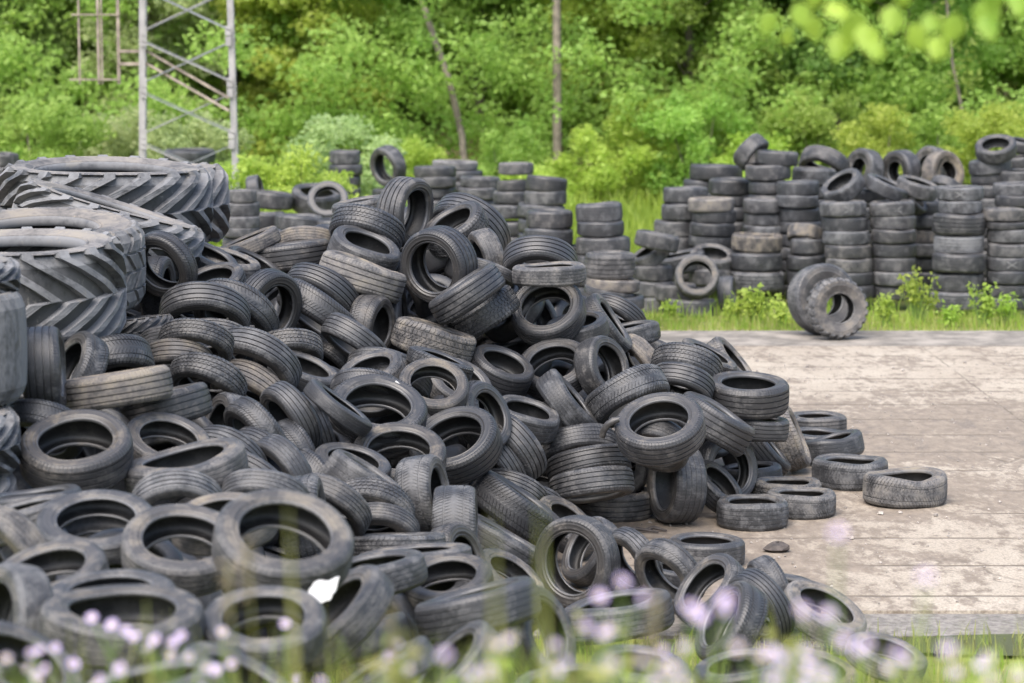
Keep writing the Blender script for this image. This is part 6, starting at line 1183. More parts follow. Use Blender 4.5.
# ------------------------------------------------------------------ ground
def bank(y): return max(0., min(2.2, (14.5 - y) * .2))
xs = np.concatenate([np.linspace(-300, -24, 8), np.linspace(-20, 20, 60), np.linspace(24, 300, 8)])
ys = np.concatenate([np.linspace(-60, -2, 8), np.linspace(0, 80, 120), np.linspace(85, 500, 12)])
X, Y = np.meshgrid(xs, ys)
Z = np.clip((14.5 - Y) * .2, 0, 2.2) - .045 + np.clip((Y - 58) * .30, 0, 30) + .03 * np.sin(X * 1.7) * np.sin(Y * 1.3) * (Y < 15)
nx_, ny_ = len(xs), len(ys)
V = np.stack([X, Y, Z], -1).reshape(-1, 3)
a = (np.arange(ny_ - 1)[:, None] * nx_ + np.arange(nx_ - 1)[None]).reshape(-1)
Q = np.stack([a, a + 1, a + nx_ + 1, a + nx_], -1)
m, nt, out = new_mat('grassy_earth')
geo = N(nt, 'ShaderNodeNewGeometry')
f = ramp_n(nt, noise_n(nt, geo.outputs['Position'], .8, 6, .65), .35, .7)
c = mix_n(nt, f, (.10, .12, .02), (.22, .25, .05))
c = mix_n(nt, ramp_n(nt, noise_n(nt, geo.outputs['Position'], 2.2, 5, .6), .48, .66), c, (.20, .17, .09))
p = N(nt, 'ShaderNodeBsdfPrincipled'); nt.links.new(c, p.inputs['Base Color']); p.inputs['Roughness'].default_value = .95
nt.links.new(p.outputs[0], out.inputs[0])
M_EARTH = m
tag(link('ground', mesh_np('ground', V, Q, M_EARTH)), kind='structure')

# concrete yard: long slabs laid side by side, dirt washed over them
m, nt, out = new_mat('yard_concrete')
geo = N(nt, 'ShaderNodeNewGeometry'); pos = geo.outputs['Position']
sp_ = N(nt, 'ShaderNodeSeparateXYZ'); nt.links.new(pos, sp_.inputs[0])
def scaled(sx, sy, off=0):
    mp = N(nt, 'ShaderNodeMapping'); mp.inputs['Scale'].default_value = (sx, sy, 1); mp.inputs['Location'].default_value = (off, off * .7, 0)
    nt.links.new(pos, mp.inputs[0]); return mp.outputs[0]
streak = noise_n(nt, scaled(.8, .42), 1.6, 10, .74, .5)
patch = noise_n(nt, scaled(.6, .3, 5), .7, 6, .6, .4)
grain = noise_n(nt, scaled(1, .6), 48, 5, .75)
mid = noise_n(nt, scaled(1.1, .5, 2), 9, 7, .72)
blot = noise_n(nt, scaled(1., .5, 9), 3.0, 10, .78, .5)
base = mix_n(nt, ramp_n(nt, patch, .35, .65), (.31, .265, .205), (.42, .372, .298))
# brown silt, more of it towards the heap and in two washed bands
bx = ramp_n(nt, sp_.outputs[0], .4, 3.2, .13, 0.)
b1 = math_n(nt, 'MULTIPLY', ramp_n(nt, sp_.outputs[1], 22.2, 23.2), ramp_n(nt, sp_.outputs[1], 27.5, 25.4))
b2 = math_n(nt, 'MULTIPLY', ramp_n(nt, sp_.outputs[1], 19.4, 20.3), ramp_n(nt, sp_.outputs[1], 22.4, 21.4))
sil = math_n(nt, 'ADD', math_n(nt, 'MULTIPLY', streak, .34), math_n(nt, 'MULTIPLY', blot, .36))
sil = math_n(nt, 'ADD', sil, math_n(nt, 'MULTIPLY', mid, .30))
sil = math_n(nt, 'ADD', sil, bx)
sil = math_n(nt, 'ADD', sil, math_n(nt, 'MULTIPLY', b1, .095)); sil = math_n(nt, 'ADD', sil, math_n(nt, 'MULTIPLY', b2, .05))
silt = ramp_n(nt, sil, .478, .55)
c = mix_n(nt, math_n(nt, 'MULTIPLY', silt, .85), base, mix_n(nt, ramp_n(nt, mid, .38, .62), (.215, .172, .128), (.115, .088, .064)))
dark = ramp_n(nt, math_n(nt, 'ADD', blot, math_n(nt, 'MULTIPLY', b1, .08)), .60, .68)
c = mix_n(nt, math_n(nt, 'MULTIPLY', dark, .7), c, (.095, .08, .07))
c = mix_n(nt, ramp_n(nt, mid, .58, .72, 0., .45), c, (.16, .13, .10))
c = mix_n(nt, ramp_n(nt, grain, .40, .66, 0., .8), c, (.20, .17, .14))
# joints between slabs
wob = noise_n(nt, scaled(1.2, 1.2), 3, 4, .6)
def joint(coord, step, off, w):
    v = math_n(nt, 'ADD', coord, math_n(nt, 'MULTIPLY', wob, .05)); v = math_n(nt, 'ADD', v, off)
    fr_ = math_n(nt, 'PINGPONG', v, step / 2)
    return ramp_n(nt, fr_, w * .4, w, 1., 0.)
j = math_n(nt, 'MAXIMUM', joint(sp_.outputs[1], 1.02, .12, .034), joint(math_n(nt, 'ADD', sp_.outputs[0], math_n(nt, 'MULTIPLY', math_n(nt, 'FLOOR', math_n(nt, 'DIVIDE', math_n(nt, 'ADD', sp_.outputs[1], .12), 1.02)), 0.)), 7.0, 1.9, .010))
vo = N(nt, 'ShaderNodeTexVoronoi', feature='DISTANCE_TO_EDGE'); vo.inputs['Scale'].default_value = .55
wv = N(nt, 'ShaderNodeVectorMath', operation='ADD'); nt.links.new(scaled(1, .6), wv.inputs[0]); wn = N(nt, 'ShaderNodeTexNoise'); wn.inputs['Scale'].default_value = 3.; nt.links.new(pos, wn.inputs['Vector']); ws = N(nt, 'ShaderNodeVectorMath', operation='SCALE'); ws.inputs['Scale'].default_value = .35; nt.links.new(wn.outputs['Color'], ws.inputs[0]); nt.links.new(ws.outputs[0], wv.inputs[1]); nt.links.new(wv.outputs[0], vo.inputs['Vector'])
crack = math_n(nt, 'MULTIPLY', ramp_n(nt, vo.outputs['Distance'], .004, .012, 1., 0.), ramp_n(nt, patch, .48, .56))
j = math_n(nt, 'MAXIMUM', j, math_n(nt, 'MULTIPLY', crack, .7))
jm = math_n(nt, 'MULTIPLY', j, ramp_n(nt, noise_n(nt, scaled(1, 1, 3), 1.1, 4, .6), .36, .55))
c = mix_n(nt, math_n(nt, 'MULTIPLY', jm, .85), c, (.10, .08, .06))
p = N(nt, 'ShaderNodeBsdfPrincipled'); nt.links.new(c, p.inputs['Base Color']); p.inputs['Roughness'].default_value = .9
bm = N(nt, 'ShaderNodeBump', i_Strength=.5, i_Distance=.012)
hh = math_n(nt, 'SUBTRACT', math_n(nt, 'ADD', math_n(nt, 'MULTIPLY', blot, .8), math_n(nt, 'MULTIPLY', grain, .25)), jm)
nt.links.new(hh, bm.inputs['Height']); nt.links.new(bm.outputs[0], p.inputs['Normal'])
nt.links.new(p.outputs[0], out.inputs[0])
M_CONC = m
mb = MB(); mb.box((-26, 16.75, -.3), (26, 31.5, 0.0)); tag(mb.build('concrete_yard', M_CONC), kind='structure')
M_ASPH = plain('asphalt', (.20, .18, .155), .97, 0, .4, 2.2, None, .4)
mb = MB(); mb.box((-26, 31.5, -.3), (26, 33.25, -.012)); tag(mb.build('asphalt_road', M_ASPH), kind='structure')
M_GRAV = plain('wet_gravel', (.19, .175, .155), .95, 0, .35, 22, None, .8)
mb = MB(); mb.box((-26, 16.12, -.3), (26, 16.75, -.022)); tag(mb.build('gravel_strip', M_GRAV), kind='structure')
# shallow puddle beside the gravel
m, nt, out = new_mat('puddle_water'); p = N(nt, 'ShaderNodeBsdfPrincipled'); p.inputs['Base Color'].default_value = (.07, .07, .03, 1); p.inputs['Roughness'].default_value = .12; p.inputs['IOR'].default_value = 1.2
nt.links.new(p.outputs[0], out.inputs[0])
mb = MB(); n = 40; ring = [(3.3 + 1.5 * math.cos(t) * (1 + .12 * math.sin(3*t)), 15.86 + .26 * math.sin(t) * (1 + .15 * math.cos(4*t)), -.018) for t in (2*math.pi*k/n for k in range(n))]
V = ring + [(3.3, 15.86, -.018)]
me = mesh_np('puddle', V, np.zeros((0, 4)), m, False, [(k, (k+1) % n, n) for k in range(n)]); tag(link('puddle', me), kind='structure')

# small debris on the concrete
def blob(c, s, mat, name, seed):
    g = np.random.default_rng(seed); P_ = []
    V, Q = ring_grid([(.02, -.5), (.45, -.42), (.6, -.1), (.5, .25), (.25, .45), (.02, .5)], 9)
    V = V * (1 + g.uniform(-.25, .25, (len(V), 1))); V = V * np.array(s) + np.array([c[0], c[1], c[2] + s[2] * .4])
    return link(name, mesh_np(name, V, Q, mat, False))
q_ = at(778, 548, 19.05)
tag(blob((q_.x, q_.y, 0), (.17, .14, .08), M_SCRAP, 'rag', 1), 'dark crumpled rag lying alone on the concrete right of the front foot', 'rag')
for i, (px, d, L) in enumerate(((640, 19.75, .14), (656, 19.8, .08))):
    q_ = at(px, 530, d); mb = MB(); mb.tube([(q_.x - L, q_.y, .015), (q_.x - L*.2, q_.y + .02, .03), (q_.x + L, q_.y - .03, .014)], [.012, .016, .008], 6)
    tag(mb.build('stick', M_SCRAP, None, True), ['longer dark stick on the concrete below the tall upright tyre', 'short dark stick on the concrete right of the longer stick'][i], 'stick')
gv, gq = [], []
g = np.random.default_rng(4); nb = 0
for _ in range(1500):
    x = .3 + 6.2 * g.random() ** 2.2; y = g.uniform(16.9, 31); s_ = g.uniform(.006, .022) * (1 + (g.random() < .06))
    V, Q = ring_grid([(.05, -.4), (.6, -.1), (.45, .3), (.05, .45)], 6)
    V = V * (1 + g.uniform(-.3, .3, (len(V), 1))) * s_ + np.array([x, y, s_ * .3]); gv.append(V); gq.append(Q + nb); nb += len(V)
tag(link('pebbles', mesh_np('pebbles', np.vstack(gv), np.vstack(gq), M_STONE, False)), 'loose pebbles and crumbs scattered on the concrete', kind='stuff')
# crumpled white sheet among the blurred tyres
q_ = at(321, 592, 11.3)
nn = 9; U, W_ = np.meshgrid(np.linspace(-1, 1, nn), np.linspace(-1, 1, nn))
zz = .009 * np.sin(4 * U + 1) * np.cos(3.3 * W_) + .007 * np.cos(6 * W_ + 2 * U)
top = np.stack([q_.x + U * .062 + W_ * .02, q_.y + W_ * .04 - U * .02, q_.z + U * .016 + W_ * .042 + zz], -1).reshape(-1, 3)
a = (np.arange(nn-1)[:, None] * nn + np.arange(nn-1)[None]).reshape(-1); Qs = np.stack([a, a+1, a+nn+1, a+nn], -1)
me = mesh_np('plastic_sheet', top, Qs, M_WHITE); o = link('plastic_sheet', me)
sm = o.modifiers.new('thick', 'SOLIDIFY'); sm.thickness = .004
tag(o, 'crumpled white plastic sheet lying among the blurred tyres at lower left', 'plastic sheet')
q_ = at(396, 381, 18.1); mb = MB(); mb.bar(q_, q_ + Vector((.05, -.01, -.035)), .05, .012)
tag(mb.build('paper_scrap', M_WHITE), 'tiny white scrap among the tyres in the middle of the heap', 'paper scrap')

# ------------------------------------------------------------------ plants
def leaves(g, C_, n, sig, size, flat=.8):
    """n leaf quads scattered round the centre C_ (list of centres allowed)"""
    C_ = np.atleast_2d(C_); idx = g.integers(0, len(C_), n)
    u = g.normal(size=(n, 3)); u /= np.linalg.norm(u, axis=1, keepdims=True)
    P = C_[idx] + u * (g.random((n, 1)) ** .5) * np.array(sig)
    d = g.normal(size=(n, 3)); d[:, 2] = d[:, 2] * flat - .25; d /= np.linalg.norm(d, axis=1, keepdims=True)
    w = np.cross(d, g.normal(size=(n, 3)) + np.array([0, -.25, .55])); w /= np.linalg.norm(w, axis=1, keepdims=True) + 1e-9
    L = size * g.uniform(.6, 1.35, (n, 1)); 
    nrm = np.cross(d, w)
    V = np.stack([P, P + d * L * .5 + w * L * .30 + nrm * L * .06, P + d * L, P + d * L * .5 - w * L * .30 + nrm * L * .06], 1).reshape(-1, 3)
    return V, np.arange(4 * n).reshape(-1, 4)
def crown_clumps(g, rx, rz, zc, n):
    out = []
    for _ in range(n):
        u = g.normal(size=3); u /= np.linalg.norm(u); r_ = g.random() ** .4
        out.append((u[0] * rx * r_, u[1] * rx * r_, zc + u[2] * rz * r_))
    return np.array(out)
TREES = {}
def tree_meshes(kind):
    """tapered trunk with limbs and a crown of separate leaf clumps"""
    if kind in TREES: return TREES[kind]
    g = np.random.default_rng(100 + kind)
    H = (8.5, 9.5, 7.5, 9.0)[kind % 4]; rx = (1.9, 1.6, 2.1, 1.8)[kind % 4]
    cl = crown_clumps(g, rx, H * .48, H * .46, 60)
    tk = MB(); lean = g.uniform(-.5, .5, 2)
    path = [(lean[0] * t * t, lean[1] * t * t, H * .92 * t) for t in np.linspace(0, 1, 9)]
    tk.tube(path, [.13 * (1 - .8 * t) + .015 for t in np.linspace(0, 1, 9)], 9)
    for c_ in cl[::2]:
        t = min(.85, max(.12, (c_[2] - .9) / (H * .92))); b0 = np.array([lean[0] * t * t, lean[1] * t * t, H * .92 * t])
        mid = (b0 + c_) / 2 + np.array([0, 0, .12])
        tk.tube([tuple(b0), tuple(mid), tuple(c_)], [.05 * (1.1 - t), .03 * (1.1 - t) + .006, .007], 5)
    vs, qs = leaves(g, cl, 22000, (.66, .66, .42), .17)
    me_t = mesh_np('trunk', np.vstack(tk.V), np.vstack(tk.Q), M_BARK)
    me_c = mesh_np('crown', vs, qs, M_LEAF[(0, 1, 2, 0)[kind % 4]], False)
    TREES[kind] = (me_t, me_c)
    return TREES[kind]
BUSHES = {}
def bush_meshes(kind):
    if kind in BUSHES: return BUSHES[kind]
    g = np.random.default_rng(200 + kind)
    H = (2.6, 1.9, 3.2, 2.2)[kind % 4]; rx = (1.3, 1.2, 1.4, 1.5)[kind % 4]
    cl = crown_clumps(g, rx, H * .48, H * .5, 26)
    st = MB()
    for c_ in cl[::2]:
        st.tube([(c_[0] * .15, c_[1] * .15, 0), (c_[0] * .6, c_[1] * .6, c_[2] * .6), tuple(c_)], [.03, .018, .006], 5)
    vs, qs = leaves(g, cl, 8000, (.42, .42, .36), .13)
    BUSHES[kind] = (mesh_np('stems', np.vstack(st.V), np.vstack(st.Q), M_BARK), mesh_np('foliage', vs, qs, M_LEAF[(2, 3, 0, 2)[kind % 4]], False))
    return BUSHES[kind]
def gz(y): return (max(0, (y - 58) * .30)) - .05
def plant(name, meshes, px, y, sc, label, cat, group, names, mat=None):
    x = (px - 512) / 2560 * y
    o = bpy.data.objects.new(name, None); COL.objects.link(o); o.location = (x, y, gz(y)); o.scale = (sc,) * 3; o.rotation_euler.z = rnd.uniform(0, 6.28)
    tag(o, label, cat, group)
    for nm, me in zip(names, meshes):
        c = bpy.data.objects.new(nm, me); COL.objects.link(c); c.parent = o
        if mat is not None and nm in ('crown', 'foliage'):
            c.material_slots[0].link = 'OBJECT'; c.material_slots[0].material = mat
    return o
TREE_ROWS = [  # px, distance, mesh, scale, leaf, label
    (-130, 62, 0, 1.0, 1, 'deep green tree standing outside the left edge'), (15, 61, 1, 1.0, 1, 'dark green tree filling the upper left corner'),
    (78, 64, 2, 1.0, 0, 'mid green tree behind the rusty frame'), (150, 60, 3, .9, 3, 'pale silvery green tree behind the lattice mast'),
    (235, 63, 0, 1.0, 0, 'green tree just right of the lattice mast'), (310, 61, 2, .95, 2, 'light green tree above the yellowish bush'),
    (375, 64, 1, 1.05, 0, 'leafy tree left of the leaning double trunk'), (480, 63, 3, 1.0, 0, 'green tree between the leaning trunk and the straight trunk'),
    (620, 62, 2, 1.0, 2, 'bright green tree right of the straight bare trunk'), (690, 61, 0, .95, 0, 'spreading green tree above the wall\'s left end'),
    (765, 64, 1, 1.0, 1, 'deep green tree behind the hanging bright leaves'), (835, 62, 3, 1.0, 1, 'dark green tree above the wall\'s top row'),
    (905, 61, 2, .95, 0, 'mid green tree above the broad stack'), (985, 63, 0, 1.0, 0, 'green tree in the upper right corner'),
    (1090, 62, 1, 1.0, 1, 'green tree just outside the right edge'), (1180, 61, 3, 1.0, 0, 'green tree well outside the right edge')]
for px, y, k, sc, lf, lab in TREE_ROWS:
    plant('tree', tree_meshes(k), px, y, sc, lab, 'tree', 'leafy trees along the edge of the wood', ('trunk', 'crown'), M_LEAF[lf])
for px, y, k, lab in ((-60, 69, 2, 0), (60, 70, 3, 0), (190, 68, 1, 0), (270, 71, 3, 0), (350, 69, 0, 0), (430, 70, 2, 0), (530, 69, 1, 0), (600, 71, 3, 0), (730, 69, 2, 0), (800, 70, 0, 0), (870, 69, 3, 0), (950, 70, 1, 0), (1040, 69, 2, 0), (1130, 70, 0, 0)):
    plant('tree', tree_meshes(k), px, y, 1.1, 'tree in the second rank, hardly visible through the front trees', 'tree', 'second rank of trees in the wood', ('trunk', 'crown'))
# trees whose bare trunks show
def bare_tree(path, rad, label, crown_at, seed):
    o = bpy.data.objects.new('tree', None); COL.objects.link(o); o.location = path[0]; tag(o, label, 'tree', 'trees with bare trunks')
    rel = [tuple(Vector(p_) - Vector(path[0])) for p_ in path]
    mb = MB(); mb.tube(rel, rad, 10); mb.build('trunk', M_BARK, o, True)
    g_ = np.random.default_rng(seed); c0 = np.array(rel[-1]); cl = c0 + crown_clumps(g_, 1.8, 1.8, 0, 24)
    v_, q2 = leaves(g_, cl, 9000, (.6, .6, .45), .16); 
    ti = np.array(rel[1:4]); sp = np.concatenate([ti[g_.integers(0, 3, 14)] + g_.normal(size=(14, 3)) * np.array([.5, .25, .7]) - np.array([0, .35, 0])])
    v3, q3 = leaves(g_, sp, 320, (.35, .25, .3), .15); v_ = np.vstack([v_, v3]); q2 = np.vstack([q2, q3 + len(v_) - len(v3)])
    link('crown', mesh_np('crown', v_, q2, M_LEAF[0], False), o)
d_ = 57.
def tp(px, py): v_ = at(px, py, d_); return (v_.x, v_.y, v_.z)
bare_tree([tp(558, 185), tp(557, 120), tp(557, 40), tp(556, -40), tp(560, -140)], [.11, .10, .095, .09, .06], 'tall tree with a straight bare trunk right of centre', 0, 301)
bare_tree([tp(466, 185), tp(462, 135), tp(449, 80), tp(428, 20), tp(405, -60), tp(395, -150)], [.085, .08, .075, .07, .06, .04], 'tree with a bare trunk leaning to the left', 0, 302)
bare_tree([tp(966, 150), tp(962, 110), tp(952, 60), tp(946, -10), tp(940, -110)], [.05, .045, .04, .04, .03], 'thin reddish trunked tree above the stacks at right', 0, 304)
BUSH_ROWS = [
    (-30, 52, 0, 1.0, 0, 'green bush at the left edge below the dark tree'), (40, 50, 2, .9, 0, 'dense bush left of the rusty frame'), (88, 48.5, 1, .75, 2, 'low bright bush below the rusty frame'),
    (120, 53, 3, 1.0, 3, 'pale bush behind the lattice mast\'s left leg'), (195, 50, 2, .8, 3, 'pale green bush seen through the lattice mast'),
    (255, 45.5, 1, .95, 2, 'yellowish bush right of the lattice mast'), (300, 42.5, 3, .85, 2, 'low yellowish bush in front of the background tyres'), (345, 46.5, 0, .9, 3, 'pale yellow flowering bush behind the open tyre on edge'),
    (225, 43, 3, .7, 2, 'small yellow green bush at the lattice mast\'s foot'), (402, 54, 2, .6, 2, 'bright bush under the leaning trunk'), (505, 55, 0, .7, 0, 'green bush between the bare trunks'),
    (532, 53, 1, .7, 2, 'low bush left of the straight trunk\'s base'), (598, 56, 3, .8, 2, 'bright green bush right of the straight trunk\'s base'), (640, 57, 0, .95, 2, 'light green bush behind the bright meadow'),
    (700, 56, 2, .9, 0, 'bush behind the left end of the tyre wall'), (760, 55, 1, 1.0, 2, 'bright bush behind the stubby leaning tyre'), (820, 56, 2, .9, 0, 'bush behind the arched tyre on the top row'),
    (880, 54, 0, .9, 2, 'light green bush behind the tyres facing out'), (940, 55, 3, 1.0, 0, 'bush behind the brown dusty tyre'), (985, 53, 2, .85, 2, 'bright bush left of the tilted open tyre on the right stack'),
    (1050, 54, 0, 1.0, 0, 'green bush beyond the right edge'), (1120, 53, 2, 1., 0, 'green bush far beyond the right edge')]
for px, y, k, sc, lf, lab in BUSH_ROWS:
    plant('bush', bush_meshes(k), px, y, sc, lab, 'bush', 'bushes below the wood', ('stems', 'foliage'), M_LEAF[lf])
# undergrowth on the slope between the trunks
g = np.random.default_rng(19)
ux = g.uniform(-20, 20, 1200); uy = g.uniform(55.5, 73, 1200); uz = np.array([gz(b__) for b__ in uy]) + g.uniform(.1, 6.2, 1200) * g.uniform(.3, 1, 1200)
v_, q2 = leaves(g, np.stack([ux, uy, uz], -1), 260000, (.8, .6, .55), .16)
tag(link('undergrowth', mesh_np('undergrowth', v_, q2, M_LEAF[0], False)), 'leafy undergrowth covering the slope between the trunks', kind='stuff')
# far wood that closes the view: one uncountable mass
g = np.random.default_rng(9)
cl = np.stack([g.uniform(-36, 36, 900), g.uniform(76, 82, 900), g.uniform(5, 27, 900)], -1)
v_, q2 = leaves(g, cl, 130000, (1.3, 1.0, 1.1), .32)
tag(link('far_wood', mesh_np('far_wood', v_, q2, M_LEAF[1], False)), 'dense green wood closing the view behind the trees', kind='stuff')

def blades(g, n, area, h0, h1, w, zf, bend=.4, seg=2):
    """grass blades as tapered two-quad strips"""
    x = g.uniform(area[0], area[1], n); y = g.uniform(area[2], area[3], n); z = np.array([zf(b_) for b_ in y])
    h = g.uniform(h0, h1, n); an = g.uniform(0, 6.283, n); be = g.uniform(.1, 1, n) * bend
    dx, dy = np.cos(an), np.sin(an); fa = g.uniform(0, 6.283, n); wx, wy = np.cos(fa) * w / 2, np.sin(fa) * w / 2
    P0 = np.stack([x, y, z], -1)
    P1 = P0 + np.stack([dx * be * h * .25, dy * be * h * .25, h * .55], -1)
    P2 = P0 + np.stack([dx * be * h * .9, dy * be * h * .9, h * (1 - .25 * be)], -1)
    Wv = np.stack([wx, wy, 0 * wx], -1)
    V = np.stack([P0 - Wv, P0 + Wv, P1 + Wv * .8, P1 - Wv * .8, P2 + Wv * .15, P2 - Wv * .15], 1).reshape(-1, 3)
    b_ = np.arange(n)[:, None] * 6
    Q = np.stack([b_ + np.array([0, 1, 2, 3]), b_ + np.array([3, 2, 4, 5])], 1).reshape(-1, 4)
    return V, Q
def stuff(name, sets, mats, label):
    Vs, Qs, mi, n = [], [], [], 0
    for (V, Q), k in sets:
        Vs.append(V); Qs.append(Q + n); n += len(V); mi += [k] * len(Q)
    return tag(link(name, mesh_np(name, np.vstack(Vs), np.vstack(Qs), mats, False, None, mi)), label, kind='stuff')
g = np.random.default_rng(21)
flat = lambda y: -.05
stuff('verge_grass', [(blades(g, 11000, (-12, 13, 33.3, 35.4), .04, .19, .012, flat), 0), (blades(g, 700, (-12, 13, 33.6, 35.4), .2, .4, .014, flat), 0), (blades(g, 7000, (-12, 13, 33.2, 34.9), .04, .2, .012, flat), 1),
                      (blades(g, 5000, (-12, 13, 35.4, 41), .1, .35, .014, flat), 0)], [M_GRASS, M_DRY], 'rough grass along the foot of the tyre wall')
stuff('meadow_grass', [(blades(g, 34000, (-17, 17, 41, 59), .25, .75, .03, gz), 0)], [M_GRASS], 'tall bright meadow grass between the tyres and the wood')
bz = lambda y: bank(y) - .05
stuff('bank_grass', [(blades(g, 2600, (-4.2, 4.2, 12.6, 16.05), .04, .14, .010, bz), 0), (blades(g, 4200, (-4.2, 4.2, 12.6, 16.05), .05, .2, .010, bz), 1), (blades(g, 2600, (-4, 4, 8.5, 12.6), .1, .3, .009, bz), 1),
                     (blades(g, 900, (-.2, 2.2, 4.0, 7.5), .45, .80, .008, bz), 1), (blades(g, 500, (-.2, 2.2, 4.0, 7.5), .45, .78, .008, bz), 0), (blades(g, 650, (-1.6, 0, 4.2, 7.5), .4, .80, .006, bz), 1), (blades(g, 260, (-1.6, 0, 4.2, 7.5), .4, .75, .006, bz), 0)],
      [M_GRASS, M_DRY], 'green and yellowed grass on the bank below the camera')
# leafy weeds along the wall
def weed(px, y, h, seed, label, n=26):
    x = (px - 512) / 2560 * y; g_ = np.random.default_rng(seed)
    o = bpy.data.objects.new('weed', None); COL.objects.link(o); o.location = (x, y, -.05); tag(o, label, 'weed', 'leafy weeds at the foot of the tyre wall')
    st = MB(); tips = []
    for _ in range(n):
        a_ = g_.uniform(0, 6.28); r_ = g_.uniform(.05, .5) * h * .8; t_ = np.array([math.cos(a_) * r_, math.sin(a_) * r_ * .6, h * g_.uniform(.45, 1)])
        st.tube([(t_[0] * .2, t_[1] * .2, 0), tuple(t_ * .6), tuple(t_)], [.007, .005, .003], 4); tips += [t_, t_ * .75]
    st.build('stems', M_STEM, o)
    v_, q2 = leaves(g_, np.array(tips), n * 9, (.07, .07, .10), .075); link('foliage', mesh_np('foliage', v_, q2, M_LEAF[2], False), o)
for i, (px, y, h, lab, n) in enumerate(((758, 34.4, .50, 'low wide weed in front of the rusty brown topped stack', 34), (735, 34.5, .36, 'small weed left of the low wide weed', 16), (783, 34.0, .36, 'small weed beside the big truck tyre', 16),
        (920, 34.3, .75, 'tall leafy weed between the crossed stack and the broad stack', 30), (888, 33.9, .45, 'weed in front of the crossed stack', 18), (985, 34.0, .55, 'leafy weed between the broad stack and the rightmost stack', 24),
        (1008, 34.2, .4, 'weed in front of the rightmost stack', 16), (952, 33.8, .3, 'small weed in front of the broad stack', 14), (672, 34.6, .25, 'low weed at the left end of the verge', 14))):
    weed(px, y, h, 400 + i, lab, n)

# ------------------------------------------------------------------ lattice mast and rusty frame
mast = bpy.data.objects.new('lattice_mast', None); COL.objects.link(mast)
yb = 44.; xl = (140.5 - 512) / 2560 * yb * 1.02; xr = (235 - 512) / 2560 * yb * 1.02; w0 = xr - xl; cxm = (xl + xr) / 2 + .13
mast.location = (cxm, yb, -.05); tag(mast, 'grey steel lattice mast with crossed braces rising above the tractor tyres', 'lattice mast')
Ht = 12.
def corner(sx, sy, z): t = w0 / 2 * (1 - .022 * z); return (sx * t, .2 + sy * .2, z)
for sx in (-1, 1):
    for sy in (-1, 1):
        mb = MB(); a_, b_ = corner(sx, sy, 0), corner(sx, sy, Ht)
        mb.bar(a_, b_, .105 if sy < 0 else .05, .02); mb.bar((a_[0], a_[1] + .04, a_[2]), (b_[0], b_[1] + .04, b_[2]), .02, .08)
        mb.build('leg', M_STEEL if sy < 0 else M_STEELD, mast)
step = .70; z = .452; k = 0
while z + step < Ht:
    for (p0, p1, q0, q1) in (((-1, -1), (1, -1), 0, 0), ((-1, 1), (1, 1), 0, 0), ((-1, -1), (-1, 1), 0, 0), ((1, -1), (1, 1), 0, 0)):
        front = p0[1] < 0 and p1[1] < 0
        for dirn in (0, 1):
            za, zb2 = (z, z + step) if dirn == 0 else (z + step, z)
            a_, b_ = Vector(corner(*p0, za)), Vector(corner(*p1, zb2)); off = Vector((0, -.03 if dirn else .035, 0)) if front else Vector((0, 0, .0))
            mb = MB(); mb.bar(a_ + off, b_ + off,   .09 if front else .035, .015); mb.build('brace', M_STEEL if (front and dirn == (k % 2)) else M_STEELD, mast)
    for sx in (-1, 1):
        for zz_ in (z, z + step):
            mb = MB(); c_ = corner(sx, -1, zz_); mb.box((c_[0] - .09 if sx > 0 else c_[0] - .01, c_[1] - .075, c_[2] - .08), (c_[0] + .01 if sx > 0 else c_[0] + .09, c_[1] - .062, c_[2] + .08)); mb.build('gusset_plate', M_STEEL, mast)
    z += .876; k += 1
fr_ = bpy.data.objects.new('steel_frame', None); COL.objects.link(fr_); yf = 44.15
fr_.location = ((102 - 512) / 2560 * yf, yf, -.05); tag(fr_, 'rusty frame of thin steel posts and rails fixed to the left of the lattice mast', 'steel frame')
s_ = yf / 2560
for px, w in ((82, .035), (101, .05), (104.5, .03), (121, .06)):
    mb = MB(); x = (px - 102) * s_; mb.bar((x, 0, 3.05), (x, 0, 7.6), w * .9, .03); mb.build('post', M_RUST, fr_)
for py, x0, x1, t in ((15, 75, 122, .05), (79, 72, 122, .05), (-60, 75, 145, .06)):
    mb = MB(); zz = 3.85 - (py - 37) * s_; mb.bar(((x0 - 102) * s_, -.04, zz), ((x1 - 102) * s_, -.04, zz), .03, t * .55); mb.build('rail', M_RUST, fr_)
for py in (51, 63.5):
    mb = MB(); zz = 3.85 - (py - 37) * s_; mb.bar(((121 - 102) * s_, -.05, zz), ((150 - 102) * s_, -.05, zz), .05, .05); mb.bar(((150 - 102) * s_, -.05, zz), ((232 - 102) * s_, -.3, zz - 46 * s_), .04, .04); mb.build('rail', M_RUST, fr_)

